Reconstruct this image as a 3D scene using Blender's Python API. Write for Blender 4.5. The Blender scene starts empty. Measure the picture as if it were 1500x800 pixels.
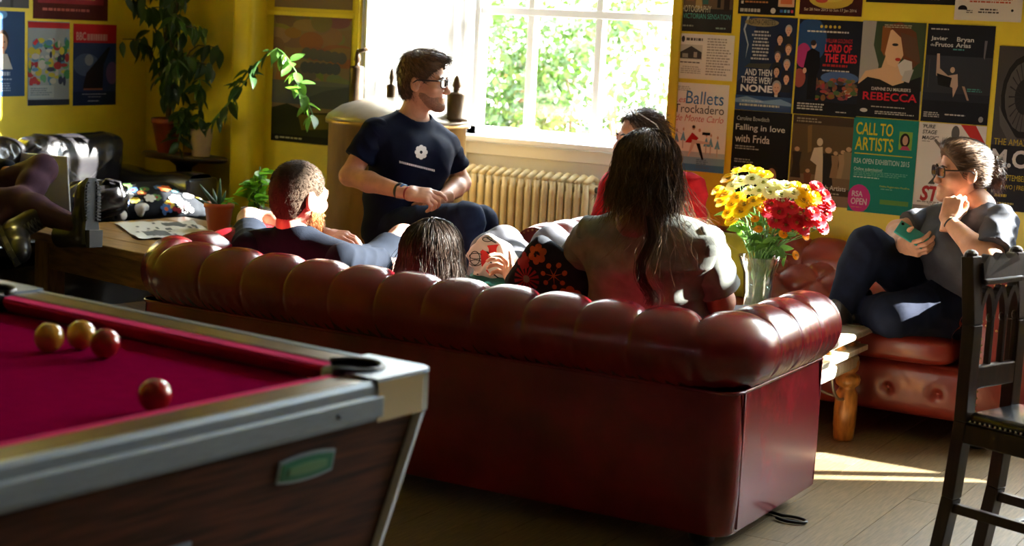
import bpy, bmesh, math, random
import numpy as np
from mathutils import Vector, Matrix, noise as mnoise

random.seed(11)
rng = np.random.default_rng(11)
scene = bpy.context.scene
COL = scene.collection

# ------------------------------------------------------------------ camera
# Room frame: X along the poster wall, Y towards the windows, Z up.
F_PX, CAM_H, HORIZON = 2450.0, 1.56, 35.0
PITCH = math.atan((400 - HORIZON) / F_PX)
ROLL = math.radians(2.8)
TH = math.radians(-29.5)
_fw = np.array([0, math.cos(PITCH), -math.sin(PITCH)])
_r = np.array([1.0, 0, 0]); _u = np.cross(_r, _fw)
_r2 = _r * math.cos(ROLL) + _u * math.sin(ROLL)
_u2 = _u * math.cos(ROLL) - _r * math.sin(ROLL)
_ex = np.array([math.cos(TH), math.sin(TH), 0]); _ey = np.array([-math.sin(TH), math.cos(TH), 0])
def _room(v): return np.array([v @ _ex, v @ _ey, v[2]])
CR, CU, CF = _room(_r2), _room(_u2), _room(_fw)
CAM = np.array([0, 0, CAM_H])
def ray(x, y): return CR * ((x - 750) / F_PX) - CU * ((y - 400) / F_PX) + CF
def rY(x, y, Y): d = ray(x, y); return CAM + d * (Y / d[1])       # pixel -> point on a plane parallel to the window wall
def rX(x, y, X): d = ray(x, y); return CAM + d * (X / d[0])       # pixel -> point on a plane parallel to the left wall
def rz(x, y, z): d = ray(x, y); return CAM + d * ((z - CAM_H) / d[2])  # pixel -> point at a height

cam_data = bpy.data.cameras.new('camera')
cam = bpy.data.objects.new('camera', cam_data); COL.objects.link(cam)
cam_data.sensor_width = 36; cam_data.lens = 36 * F_PX / 1500
cam_data.clip_start = 0.05; cam_data.clip_end = 200
M = Matrix(((CR[0], CU[0], -CF[0], 0), (CR[1], CU[1], -CF[1], 0), (CR[2], CU[2], -CF[2], CAM_H), (0, 0, 0, 1)))
cam.matrix_world = M
cam_data.dof.use_dof = True; cam_data.dof.focus_distance = 6.1; cam_data.dof.aperture_fstop = 3.4
scene.camera = cam

# ------------------------------------------------------------------ world, sun, exposure
world = bpy.data.worlds.new('sky'); scene.world = world; world.use_nodes = True
bgn = world.node_tree.nodes['Background']
bgn.inputs[0].default_value = (0.80, 0.90, 1.0, 1); bgn.inputs[1].default_value = 52.0
SUN_A, SUN_EL = 1.40, math.radians(25)
sun_dir = Vector((SUN_A, 1, math.hypot(SUN_A, 1) * math.tan(SUN_EL))).normalized()
sd = bpy.data.lights.new('sun', 'SUN'); sd.energy = 190; sd.angle = math.radians(0.6); sd.color = (1, 0.96, 0.89)
sun = bpy.data.objects.new('sun', sd); COL.objects.link(sun)
sun.rotation_euler = sun_dir.to_track_quat('Z', 'Y').to_euler()
sun.location = (6, 14, 10)
def portal(name, loc, sx, sz, rot):
    l = bpy.data.lights.new(name, 'AREA'); l.shape = 'RECTANGLE'; l.size = sx; l.size_y = sz
    l.cycles.is_portal = True
    o = bpy.data.objects.new(name, l); COL.objects.link(o); o.location = loc; o.rotation_euler = rot
scene.view_settings.view_transform = 'Standard'
scene.view_settings.look = 'None'
scene.view_settings.gamma = 1.0
scene.view_settings.use_curve_mapping = False
scene.view_settings.exposure = 0.0
try:
    scene.cycles.max_bounces = 8; scene.cycles.diffuse_bounces = 5; scene.cycles.glossy_bounces = 4
    scene.cycles.transparent_max_bounces = 16; scene.cycles.transmission_bounces = 6
    scene.cycles.caustics_reflective = False; scene.cycles.caustics_refractive = False
    scene.cycles.sample_clamp_indirect = 8
except Exception: pass

# ------------------------------------------------------------------ materials
MATS = {}
def mat(name, col=(0.5, 0.5, 0.5), rough=0.5, metal=0.0, var=0.0, vscale=8.0, bump=0.0, bscale=60.0, coat=0.0,
        spec=0.5, sub=0.0, sheen=0.0, col2=None, stretch=None, detail=4.0, trans=0.0, emis=0.0):
    if name in MATS: return MATS[name]
    m = bpy.data.materials.new(name); m.use_nodes = True
    nt = m.node_tree; b = nt.nodes['Principled BSDF']
    def S(k, v):
        if k in b.inputs: b.inputs[k].default_value = v
    S('Base Color', (*col, 1)); S('Roughness', rough); S('Metallic', metal); S('Coat Weight', coat); S('Coat Roughness', 0.12)
    S('Specular IOR Level', spec); S('Sheen Weight', sheen); S('Transmission Weight', trans)
    if sub: S('Subsurface Weight', sub); S('Subsurface Scale', 0.012); b.inputs['Subsurface Radius'].default_value = (1, 0.35, 0.2)
    if emis: S('Emission Color', (*col, 1)); S('Emission Strength', emis)
    if var or bump:
        tc = nt.nodes.new('ShaderNodeTexCoord')
        mp = nt.nodes.new('ShaderNodeMapping'); nt.links.new(tc.outputs['Object'], mp.inputs[0])
        if stretch: mp.inputs['Scale'].default_value = stretch
    if var:
        n = nt.nodes.new('ShaderNodeTexNoise'); n.inputs['Scale'].default_value = vscale; n.inputs['Detail'].default_value = detail
        nt.links.new(mp.outputs[0], n.inputs[0])
        rp = nt.nodes.new('ShaderNodeValToRGB'); rp.color_ramp.elements[0].position = 0.3; rp.color_ramp.elements[1].position = 0.72
        c2 = col2 if col2 else tuple(c * (1 - var) for c in col)
        c1 = col if col2 else tuple(min(1, c * (1 + var)) for c in col)
        rp.color_ramp.elements[0].color = (*c2, 1); rp.color_ramp.elements[1].color = (*c1, 1)
        nt.links.new(n.outputs[0], rp.inputs[0]); nt.links.new(rp.outputs[0], b.inputs['Base Color'])
    if bump:
        n2 = nt.nodes.new('ShaderNodeTexNoise'); n2.inputs['Scale'].default_value = bscale; n2.inputs['Detail'].default_value = 3
        nt.links.new(mp.outputs[0], n2.inputs[0])
        bp = nt.nodes.new('ShaderNodeBump'); bp.inputs['Strength'].default_value = bump; bp.inputs['Distance'].default_value = 0.004
        nt.links.new(n2.outputs[0], bp.inputs['Height']); nt.links.new(bp.outputs[0], b.inputs['Normal'])
    MATS[name] = m
    return m
def flat(col):
    """plain printed-ink material"""
    return mat('ink_%02x%02x%02x' % tuple(int(255 * max(0, min(1, c)) ** (1 / 2.2)) for c in col), col, 0.6, spec=0.1)
def srgb(r, g, b):
    f = lambda c: (c / 255 / 12.92) if c / 255 <= 0.04045 else ((c / 255 + 0.055) / 1.055) ** 2.4
    return (f(r), f(g), f(b))
def leaf_mat(name, col, col2, rough=0.45):
    m = mat(name, col, rough, var=0.3, vscale=14, col2=col2)
    nt = m.node_tree; b = nt.nodes['Principled BSDF']; out = nt.nodes['Material Output']
    tr = nt.nodes.new('ShaderNodeBsdfTranslucent'); tr.inputs[0].default_value = (min(1, col[0] * 1.6), min(1, col[1] * 1.6), col[2], 1)
    mx = nt.nodes.new('ShaderNodeMixShader'); mx.inputs[0].default_value = 0.4
    nt.links.new(b.outputs[0], mx.inputs[1]); nt.links.new(tr.outputs[0], mx.inputs[2]); nt.links.new(mx.outputs[0], out.inputs[0])
    return m
def glass_mat(name, tint=(1, 1, 1), refl=0.08):
    m = bpy.data.materials.new(name); m.use_nodes = True; nt = m.node_tree
    nt.nodes.remove(nt.nodes['Principled BSDF']); out = nt.nodes['Material Output']
    t = nt.nodes.new('ShaderNodeBsdfTransparent'); t.inputs[0].default_value = (*tint, 1)
    g = nt.nodes.new('ShaderNodeBsdfGlossy'); g.inputs['Roughness'].default_value = 0.03
    fr = nt.nodes.new('ShaderNodeLayerWeight'); fr.inputs[0].default_value = 0.25
    mul = nt.nodes.new('ShaderNodeMath'); mul.operation = 'MULTIPLY_ADD'; mul.inputs[1].default_value = 0.8; mul.inputs[2].default_value = refl
    nt.links.new(fr.outputs['Facing'], mul.inputs[0])
    mx = nt.nodes.new('ShaderNodeMixShader'); nt.links.new(mul.outputs[0], mx.inputs[0])
    nt.links.new(t.outputs[0], mx.inputs[1]); nt.links.new(g.outputs[0], mx.inputs[2]); nt.links.new(mx.outputs[0], out.inputs[0])
    MATS[name] = m
    return m

# ------------------------------------------------------------------ object helpers
def meshdata(name, v, f, mats, smooth=True, mi=None):
    me = bpy.data.meshes.new(name)
    v = np.asarray(v, dtype=float).reshape(-1, 3)
    me.from_pydata(v.tolist(), [], f if isinstance(f, list) else f.tolist())
    for m in (mats if isinstance(mats, (list, tuple)) else [mats]): me.materials.append(m)
    if smooth: me.polygons.foreach_set('use_smooth', [True] * len(me.polygons))
    if mi is not None: me.polygons.foreach_set('material_index', list(mi))
    me.update()
    return me
def link(name, me, parent=None):
    o = bpy.data.objects.new(name, me); COL.objects.link(o)
    if parent is not None: o.parent = parent
    return o
def thing(name, label, cat, loc=(0, 0, 0), rz_=0.0, group=None):
    o = bpy.data.objects.new(name, None); COL.objects.link(o); o.empty_display_size = 0.1
    o.location = Vector([float(c) for c in loc]); o.rotation_euler = (0, 0, rz_)
    o['label'] = label; o['category'] = cat
    if group: o['group'] = group
    return o
def tag(o, label, cat, group=None):
    o['label'] = label; o['category'] = cat
    if group: o['group'] = group
    return o
def struct(o): o['kind'] = 'structure'; return o
def copy_tree(o, parent=None):
    c = o.copy(); COL.objects.link(c); c.parent = parent
    for ch in list(o.children): copy_tree(ch, c)
    return c

class MB:
    """mesh builder"""
    def __init__(s): s.v = []; s.f = []; s.mi = []; s.cur = 0
    def add(s, v, f):
        b = len(s.v); s.v.extend([tuple(map(float, p)) for p in v])
        s.f.extend([tuple(i + b for i in q) for q in f]); s.mi.extend([s.cur] * len(f)); return s
    def box(s, c, d, rz_=0.0, bev=0.0, seg=2):
        bm = bmesh.new(); bmesh.ops.create_cube(bm, size=1)
        for q in bm.verts: q.co = Vector((q.co.x * d[0], q.co.y * d[1], q.co.z * d[2]))
        if bev: bmesh.ops.bevel(bm, geom=list(bm.edges), offset=min(bev, min(d) * 0.49), segments=seg, affect='EDGES', profile=0.5)
        R = Matrix.Rotation(rz_, 3, 'Z') if not isinstance(rz_, Matrix) else rz_
        bm.verts.index_update()
        v = [R @ q.co + Vector(c) for q in bm.verts]; f = [[q.index for q in p.verts] for p in bm.faces]
        bm.free(); return s.add(v, f)
    def span(s, lo, hi, bev=0.0, seg=2):
        return s.box([(a + b) / 2 for a, b in zip(lo, hi)], [abs(b - a) for a, b in zip(lo, hi)], 0, bev, seg)
    def bar(s, a, b, w, t, up=(0, 0, 1), bev=0.0):
        a = Vector(a); b = Vector(b); d = b - a; L = d.length; z = d.normalized(); x = Vector(up).cross(z)
        if x.length < 1e-4: x = Vector((1, 0, 0))
        x.normalize(); y = z.cross(x)
        R = Matrix((x, y, z)).transposed()
        return s.box((a + b) / 2, (w, t, L), R, bev)
    def tube(s, pts, r, n=8, cap=True, closed=False):
        pts = [Vector(p) for p in pts]; N = len(pts)
        rr = r if isinstance(r, (list, tuple, np.ndarray)) else [r] * N
        v = []; f = []; px = None
        for i, p in enumerate(pts):
            t = (pts[(i + 1) % N] - pts[i - 1]) if closed else (pts[min(i + 1, N - 1)] - pts[max(i - 1, 0)])
            if t.length < 1e-9: t = Vector((0, 0, 1))
            t.normalize()
            if px is None: px = t.orthogonal().normalized()
            px = (px - t * px.dot(t))
            if px.length < 1e-6: px = t.orthogonal()
            px.normalize(); py = t.cross(px)
            for k in range(n):
                a = 2 * math.pi * k / n
                v.append(p + (px * math.cos(a) + py * math.sin(a)) * rr[i])
        for i in range(N if closed else N - 1):
            j = (i + 1) % N
            for k in range(n):
                f.append((i * n + k, i * n + (k + 1) % n, j * n + (k + 1) % n, j * n + k))
        if cap and not closed:
            f.append(tuple(range(n - 1, -1, -1))); f.append(tuple((N - 1) * n + k for k in range(n)))
        return s.add(v, f)
    def lathe(s, prof, n=24, c=(0, 0, 0), R=None):
        v = []; f = []; c = Vector(c)
        for (r, z) in prof:
            for k in range(n):
                a = 2 * math.pi * k / n; p = Vector((r * math.cos(a), r * math.sin(a), z))
                v.append((R @ p if R else p) + c)
        for i in range(len(prof) - 1):
            for k in range(n):
                f.append((i * n + k, i * n + (k + 1) % n, (i + 1) * n + (k + 1) % n, (i + 1) * n + k))
        if prof[0][0] > 1e-5: f.append(tuple(range(n - 1, -1, -1)))
        if prof[-1][0] > 1e-5: f.append(tuple((len(prof) - 1) * n + k for k in range(n)))
        return s.add(v, f)
    def grid(s, fn, nu, nv, cu=False, cv=False):
        v = [fn(i / (nu if cu else nu - 1), j / (nv if cv else nv - 1)) for i in range(nu) for j in range(nv)]
        f = []
        for i in range(nu if cu else nu - 1):
            for j in range(nv if cv else nv - 1):
                a, b = (i + 1) % nu, (j + 1) % nv
                f.append((i * nv + j, a * nv + j, a * nv + b, i * nv + b))
        return s.add(v, f)
    def ell(s, c, r, n=12, m=8, R=None):
        prof = [(math.sin(math.pi * i / m), -math.cos(math.pi * i / m)) for i in range(m + 1)]
        v = []; f = []; c = Vector(c)
        for (q, z) in prof:
            for k in range(n):
                a = 2 * math.pi * k / n; p = Vector((q * math.cos(a) * r[0], q * math.sin(a) * r[1], z * r[2]))
                v.append((R @ p if R else p) + c)
        for i in range(m):
            for k in range(n): f.append((i * n + k, i * n + (k + 1) % n, (i + 1) * n + (k + 1) % n, (i + 1) * n + k))
        return s.add(v, f)
    def poly(s, pts): return s.add(pts, [tuple(range(len(pts)))])
    def prism(s, pts, off):
        n = len(pts); off = Vector(off); a = [Vector(p) for p in pts]; b = [p + off for p in a]
        f = [tuple(range(n - 1, -1, -1)), tuple(range(n, 2 * n))] + [(i, (i + 1) % n, n + (i + 1) % n, n + i) for i in range(n)]
        return s.add(a + b, f)
    def build(s, name, m, parent=None, smooth=True, world=False):
        v = np.array(s.v, dtype=float).reshape(-1, 3)
        if world and parent is not None: v = v - np.array(parent.location)
        multi = isinstance(m, (list, tuple))
        o = link(name, meshdata(name, v, s.f, m, smooth, s.mi if multi else None), parent)
        return o
def autosmooth(o, ang=40):
    """mark edges sharper than ang so flat faces stay flat under smooth shading"""
    me = o.data; bm = bmesh.new(); bm.from_mesh(me)
    for e in bm.edges:
        if len(e.link_faces) == 2 and e.calc_face_angle(0) > math.radians(ang): e.smooth = False
    bm.to_mesh(me); bm.free(); return o

# ------------------------------------------------------------------ implicit surfaces for bodies, cloth, hair
def smin(a, b, k):
    h = np.maximum(k - np.abs(a - b), 0) / k
    return np.minimum(a, b) - h * h * k * 0.25
class SDF:
    def __init__(s, lo, hi, h):
        s.lo = np.array(lo, float); s.h = h; s.n = np.ceil((np.array(hi) - s.lo) / h).astype(int) + 1
        s.D = np.full(tuple(s.n), 9.0, dtype=np.float32)
        s.ax = [s.lo[i] + h * np.arange(s.n[i]) for i in range(3)]
    def _blk(s, lo, hi):
        a = np.clip(np.floor((np.array(lo) - s.lo) / s.h).astype(int), 0, s.n); b = np.clip(np.ceil((np.array(hi) - s.lo) / s.h).astype(int) + 1, 0, s.n)
        if np.any(b <= a): return None, None, None, None
        sl = tuple(slice(a[i], b[i]) for i in range(3))
        X, Y, Z = np.meshgrid(*[s.ax[i][sl[i]].astype(np.float32) for i in range(3)], indexing='ij')
        return sl, X, Y, Z
    def _put(s, sl, d, k, op):
        cur = s.D[sl]
        if op == '+': s.D[sl] = smin(cur, d, k) if k > 0 else np.minimum(cur, d)
        elif op == '-': s.D[sl] = -smin(-cur, d, k) if k > 0 else np.maximum(cur, -d)
    def rc(s, a, b, ra, rb, k=0.02, op='+'):
        a = np.array(a, float); b = np.array(b, float); m = max(ra, rb) + k + 3 * s.h
        sl, X, Y, Z = s._blk(np.minimum(a, b) - m, np.maximum(a, b) + m)
        if sl is None: return s
        ba = b - a; L2 = max(ba @ ba, 1e-9)
        px, py, pz = X - a[0], Y - a[1], Z - a[2]
        t = np.clip((px * ba[0] + py * ba[1] + pz * ba[2]) / L2, 0, 1)
        d = np.sqrt((px - t * ba[0]) ** 2 + (py - t * ba[1]) ** 2 + (pz - t * ba[2]) ** 2) - (ra + (rb - ra) * t)
        s._put(sl, d, k, op); return s
    def ell(s, c, r, R=None, k=0.02, op='+'):
        """R rows: local axes in world"""
        c = np.array(c, float); r = np.array(r, float); m = max(r) + k + 3 * s.h
        sl, X, Y, Z = s._blk(c - m, c + m)
        if sl is None: return s
        p = [X - c[0], Y - c[1], Z - c[2]]
        if R is not None: p = [R[i][0] * p[0] + R[i][1] * p[1] + R[i][2] * p[2] for i in range(3)]
        k0 = np.sqrt(sum((p[i] / r[i]) ** 2 for i in range(3))) + 1e-6
        k1 = np.sqrt(sum((p[i] / r[i] ** 2) ** 2 for i in range(3))) + 1e-6
        s._put(sl, k0 * (k0 - 1) / k1, k, op); return s
    def rbox(s, c, hs, r, R=None, k=0.02, op='+'):
        c = np.array(c, float); hs = np.array(hs, float); m = np.linalg.norm(hs) + r + k + 3 * s.h
        sl, X, Y, Z = s._blk(c - m, c + m)
        if sl is None: return s
        p = [X - c[0], Y - c[1], Z - c[2]]
        if R is not None: p = [R[i][0] * p[0] + R[i][1] * p[1] + R[i][2] * p[2] for i in range(3)]
        q = [np.abs(p[i]) - hs[i] for i in range(3)]
        d = np.sqrt(sum(np.maximum(qi, 0) ** 2 for qi in q)) + np.minimum(np.maximum(np.maximum(q[0], q[1]), q[2]), 0) - r
        s._put(sl, d, k, op); return s
    def cut(s, p, n):
        """keep the side the normal points away from"""
        p = np.array(p, float); n = np.array(n, float) / np.linalg.norm(n)
        d = (s.ax[0][:, None, None] - p[0]) * n[0] + (s.ax[1][None, :, None] - p[1]) * n[1] + (s.ax[2][None, None, :] - p[2]) * n[2]
        s.D = np.maximum(s.D, d.astype(np.float32)); return s
    def mesh(s, smooth=1):
        D = s.D; D[0] = D[-1] = 1; D[:, 0] = D[:, -1] = 1; D[:, :, 0] = D[:, :, -1] = 1
        D = np.minimum(D, 1.0)
        ins = D < 0; n = s.n
        cnt = np.zeros(tuple(n - 1), np.int8)
        for dx in (0, 1):
            for dy in (0, 1):
                for dz in (0, 1): cnt += ins[dx:n[0] - 1 + dx, dy:n[1] - 1 + dy, dz:n[2] - 1 + dz]
        act = np.argwhere((cnt > 0) & (cnt < 8))
        if len(act) == 0: return np.zeros((0, 3)), np.zeros((0, 4), int)
        idx = np.full(tuple(n - 1), -1, np.int64); idx[tuple(act.T)] = np.arange(len(act))
        P = np.zeros((len(act), 3)); C = np.zeros(len(act))
        cor = [(a, b, c) for a in (0, 1) for b in (0, 1) for c in (0, 1)]
        for a in cor:
            for ax in range(3):
                if a[ax]: continue
                b = list(a); b[ax] = 1
                A = act + np.array(a); B = act + np.array(b)
                da = D[tuple(A.T)]; db = D[tuple(B.T)]
                m = (da < 0) != (db < 0)
                t = np.where(m, da / np.where(m, da - db, 1), 0)
                q = A.astype(float); q[:, ax] += t
                P[m] += q[m]; C[m] += 1
        P /= np.maximum(C, 1)[:, None]
        Q = []
        for ax in range(3):
            o1, o2 = [(1, 2), (2, 0), (0, 1)][ax]
            lo = [slice(None)] * 3; hi = [slice(None)] * 3
            lo[ax] = slice(0, n[ax] - 1); hi[ax] = slice(1, n[ax])
            sa = ins[tuple(lo)]; sb = ins[tuple(hi)]
            e = np.argwhere(sa != sb)
            if len(e) == 0: continue
            fl = sa[tuple(e.T)]
            ok = (e[:, o1] > 0) & (e[:, o2] > 0) & (e[:, o1] < n[o1] - 1) & (e[:, o2] < n[o2] - 1)
            e = e[ok]; fl = fl[ok]
            d1 = np.zeros(3, int); d1[o1] = 1; d2 = np.zeros(3, int); d2[o2] = 1
            q = np.stack([idx[tuple((e - d1 - d2).T)], idx[tuple((e - d2).T)], idx[tuple(e.T)], idx[tuple((e - d1).T)]], 1)
            q[~fl] = q[~fl][:, ::-1]
            Q.append(q)
        Q = np.concatenate(Q); V = s.lo + P * s.h
        for _ in range(smooth):
            acc = np.zeros_like(V); c = np.zeros(len(V))
            for i in range(4):
                np.add.at(acc, Q[:, i], V[Q[:, (i + 1) % 4]] + V[Q[:, i - 1]]); np.add.at(c, Q[:, i], 2)
            V = 0.5 * V + 0.5 * acc / np.maximum(c, 1)[:, None]
        return V, Q
def vnormals(V, Q):
    n = np.cross(V[Q[:, 2]] - V[Q[:, 0]], V[Q[:, 3]] - V[Q[:, 1]])
    N = np.zeros_like(V)
    for i in range(4): np.add.at(N, Q[:, i], n)
    return N / (np.linalg.norm(N, axis=1, keepdims=True) + 1e-12)
def folds(V, Q, amp, dirs, seed=0):
    """cloth folds: ridged sine waves along several directions"""
    r = np.random.default_rng(seed); N = vnormals(V, Q); h = np.zeros(len(V))
    for (d, wl, a) in dirs:
        d = np.array(d, float) / np.linalg.norm(d)
        o = np.cross(d, [0.3, 0.5, 0.81]); o /= np.linalg.norm(o)
        ph = V @ d * (2 * math.pi / wl) + 1.6 * np.sin(V @ o * (2 * math.pi / (wl * 2.3)) + r.uniform(0, 6)) + 0.9 * np.sin(V @ np.cross(d, o) * (2 * math.pi / (wl * 3.1)) + r.uniform(0, 6)) + r.uniform(0, 6)
        env = 0.5 + 0.5 * np.sin(V @ o * (2 * math.pi / (wl * 4.3)) + r.uniform(0, 6))
        h += a * env * (1 - np.abs(np.sin(ph * 0.5)) * 2)
    return V + N * (amp * h)[:, None]
def join(parts):
    v = []; f = []; b = 0
    for (V, Q) in parts:
        v.append(V); f.append(np.asarray(Q) + b); b += len(V)
    return np.concatenate(v), np.concatenate(f)
def sdfobj(name, VQ, m, parent=None):
    V, Q = VQ
    if parent is not None: V = V - np.array(parent.location)
    return link(name, meshdata(name, V, Q, m), parent)
def strands(paths, r0, r1, n=3):
    """paths: array (N, K, 3) -> thin tapered tubes as one (V, faces)"""
    P = np.asarray(paths, float); N, K, _ = P.shape
    T = np.gradient(P, axis=1); T /= np.linalg.norm(T, axis=2, keepdims=True) + 1e-9
    ref = np.array([0.31, 0.77, 0.55]); A = np.cross(T, ref); A /= np.linalg.norm(A, axis=2, keepdims=True) + 1e-9
    B = np.cross(T, A); rad = np.linspace(r0, r1, K)[None, :, None]
    rings = [P + rad * (A * math.cos(2 * math.pi * k / n) + B * math.sin(2 * math.pi * k / n)) for k in range(n)]
    V = np.stack(rings, 2).reshape(-1, 3)
    i = np.arange(N)[:, None, None]; j = np.arange(K - 1)[None, :, None]; k = np.arange(n)[None, None, :]
    a = (i * K + j) * n + k; b = (i * K + j) * n + (k + 1) % n
    Q = np.stack([a, b, b + n, a + n], -1).reshape(-1, 4)
    return V, Q

# ================================================================== the room
WY, XL, XR, YB, CEIL = 7.2, -6.5, 3.8, -2.6, 3.6
yellow = mat('yellow_wall_paint', (0.72, 0.56, 0.022), 0.42, var=0.16, vscale=2.5, bump=0.12, bscale=35)
white_paint = mat('white_gloss_paint', (0.88, 0.88, 0.87), 0.35, var=0.03, vscale=3, bump=0.05, bscale=20)
cream_wall = mat('dark_panelling', (0.10, 0.06, 0.03), 0.6, var=0.1, vscale=3)
ceil_mat = mat('ceiling_plaster', (0.40, 0.38, 0.34), 0.8)
wood_floor = [mat('oak_board_%d' % i, c, 0.50, var=0.3, vscale=9, stretch=(14, 1.2, 1), bump=0.15, spec=0.35, bscale=40, detail=8)
              for i, c in enumerate([(0.145, 0.102, 0.052), (0.157, 0.111, 0.058), (0.133, 0.094, 0.047), (0.15, 0.106, 0.055)])]
subfloor = mat('dark_floor_gap', (0.02, 0.014, 0.008), 0.9)

mb = MB(); mb.span((XL - 0.3, YB - 0.2, -0.2), (XR + 0.2, 7.9, -0.014)); floor = struct(mb.build('floor', subfloor, None, False))
# oak boards laid towards the window wall
bw, bl = 0.15, 2.9
plank_me = []
for k in range(4):
    m_ = MB(); m_.box((0, 0, -0.007), (bw - 0.0018, bl - 0.002, 0.014)); plank_me.append(meshdata('floor_board', m_.v, m_.f, wood_floor[k], False))
x = XL + bw / 2; i = 0
while x < XR:
    y = YB - (i * 1.07) % bl
    while y < 7.8:
        c = y + bl / 2; lo = max(y, YB); hi = min(y + bl, 7.78)
        if hi - lo > 0.1:
            o = link('floor_board', plank_me[random.randrange(4)], floor)
            o.location = (x, (lo + hi) / 2, random.uniform(-0.0003, 0.0003)); o.scale = (1, (hi - lo) / bl, 1)
        y += bl
    x += bw; i += 1

# window wall: thick masonry with splayed niches; window 1 niche is in view
N1a, N1b, G1a, G1b, WP = -5.04, -3.28, -4.70, -3.40, 7.75     # niche at the wall face, window frame, window plane
N2a, N2b = -1.50, 2.30
mb = MB()
mb.span((XL - 0.3, WY, 0), (N1a, 7.95, CEIL)); mb.span((N1b, WY, 0), (N2a, 7.95, CEIL)); mb.span((N2b, WY, 0), (XR + 0.3, 7.95, CEIL))
mb.span((N1a, WY, 3.35), (N1b, 7.95, CEIL)); mb.span((N2a, WY, 3.35), (N2b, 7.95, CEIL)); mb.span((N2a, WY, 0), (N2b, 7.95, 0.95))
wall_back = struct(mb.build('wall_back', yellow, None, False))
# white splayed linings, apron wall and head of niche 1
mb = MB()
mb.prism([(N1a, WY + 0.004, 0), (G1a, WP, 0), (N1a, WP, 0)], (0, 0, 3.34))
mb.prism([(N1b, WY + 0.004, 0), (N1b, WP, 0), (G1b, WP, 0)], (0, 0, 3.34))
mb.span((N1a, WP + 0.01, 0), (N1b, WP + 0.15, 0.93)); mb.span((N1a, WY + 0.01, 3.30), (N1b, WP, 3.352))
struct(mb.build('wall_niche', white_paint, None, False))
# folded shutter leaves standing against the left splay: raised panels with a dark gap between
sx = Vector((G1a - N1a, WP - WY, 0)); sl = sx.length; sxn = sx.normalized(); snn = Vector((sxn.y, -sxn.x, 0))
sh = thing('window_shutter', 'white folding shutter leaves against the left side of the window niche', 'shutter', (N1a, WY, 0))
for (t0, t1) in ((0.012, 0.485), (0.53, 0.56), (0.595, 0.645)):
    m_ = MB(); ang = math.atan2(sxn.y, sxn.x); c = sxn * ((t0 + t1) / 2 * sl / 0.65) + snn * 0.022
    m_.box((c.x, c.y, 2.14), ((t1 - t0) * sl / 0.65, 0.03, 2.3), ang, 0.004)
    lf = m_.build('shutter_leaf', white_paint, sh, False)
    m_ = MB()
    for (z0, z1) in ((1.1, 2.0), (2.12, 3.2)):
        c2 = sxn * ((t0 + t1) / 2 * sl / 0.65) + snn * 0.037
        m_.box((c2.x, c2.y, (z0 + z1) / 2), (max(0.012, (t1 - t0) * sl / 0.65 - 0.12), 0.003, z1 - z0), ang, 0.005)
    m_.build('raised_panel', white_paint, lf, False)
# sill board
mb = MB(); mb.span((G1a - 0.06, WP - 0.13, 0.935), (G1b + 0.03, WP + 0.02, 0.965), 0.006); mb.span((G1a - 0.02, WP - 0.03, 0.86), (G1b, WP + 0.012, 0.925), 0.004)
struct(mb.build('trim_1', white_paint, None, False))
def window(name, x0, x1, y, z0, z1, vbars, hbars, bw_=0.042, fr=0.05):
    r = thing(name, '', '', (x0, y, z0)); del r['label']; del r['category']; struct(r)
    m_ = MB()
    m_.span((0, -0.04, 0), (x1 - x0, 0.05, fr)); m_.span((0, -0.04, z1 - z0 - fr), (x1 - x0, 0.05, z1 - z0))
    m_.span((0, -0.04, 0), (fr, 0.05, z1 - z0)); m_.span((x1 - x0 - fr, -0.04, 0), (x1 - x0, 0.05, z1 - z0))
    m_.build('window_frame', white_paint, r, False)
    for b in vbars: MB().span((b - x0 - bw_ / 2, -0.025, fr), (b - x0 + bw_ / 2, 0.03, z1 - z0 - fr), 0.006).build('glazing_bar', white_paint, r, False)
    for b in hbars: MB().span((fr, -0.03, b - z0 - bw_ / 2), (x1 - x0 - fr, 0.034, b - z0 + bw_ / 2), 0.006).build('glazing_bar', white_paint, r, False)
    xs = [x0 + fr] + [b for b in vbars] + [x1 - fr]; zs = [z0 + fr] + [b for b in hbars] + [z1 - fr]
    for a, b in zip(xs[:-1], xs[1:]):
        for c, d in zip(zs[:-1], zs[1:]):
            MB().span((a - x0, 0.0, c - z0), (b - x0, 0.004, d - z0)).build('window_pane', pane, r, False)
    return r
pane = glass_mat('window_glass', (0.98, 1.0, 0.99), 0.02)
window('window_1', G1a, G1b, WP + 0.03, 0.955, 3.32, [-4.347, -3.945], [1.625, 2.25, 2.85])
window('window_2', N2a, N2b, 7.38, 0.95, 3.35, [-0.54, 0.42, 1.38], [1.65, 2.4])
# unseen shutters added on window 2 to keep low sun off floor and sofa
sun_block = thing('window_shutter', 'added white lower shutters blocking low sun at the window beyond the posters', 'shutter', (0.95, 7.31, 0.95))
for k in range(2): MB().span((-0.45 + k * 0.93, 0, 0), (0.47 + k * 0.93, 0.03, 1.66), 0.006).build('shutter_leaf', white_paint, sun_block, False)
portal('portal_1', ((G1a + G1b) / 2, WP + 0.12, 2.1), G1b - G1a, 2.4, (-math.pi / 2, 0, 0))
portal('portal_2', (0.4, 7.5, 2.15), 3.7, 2.4, (-math.pi / 2, 0, 0))

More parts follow.
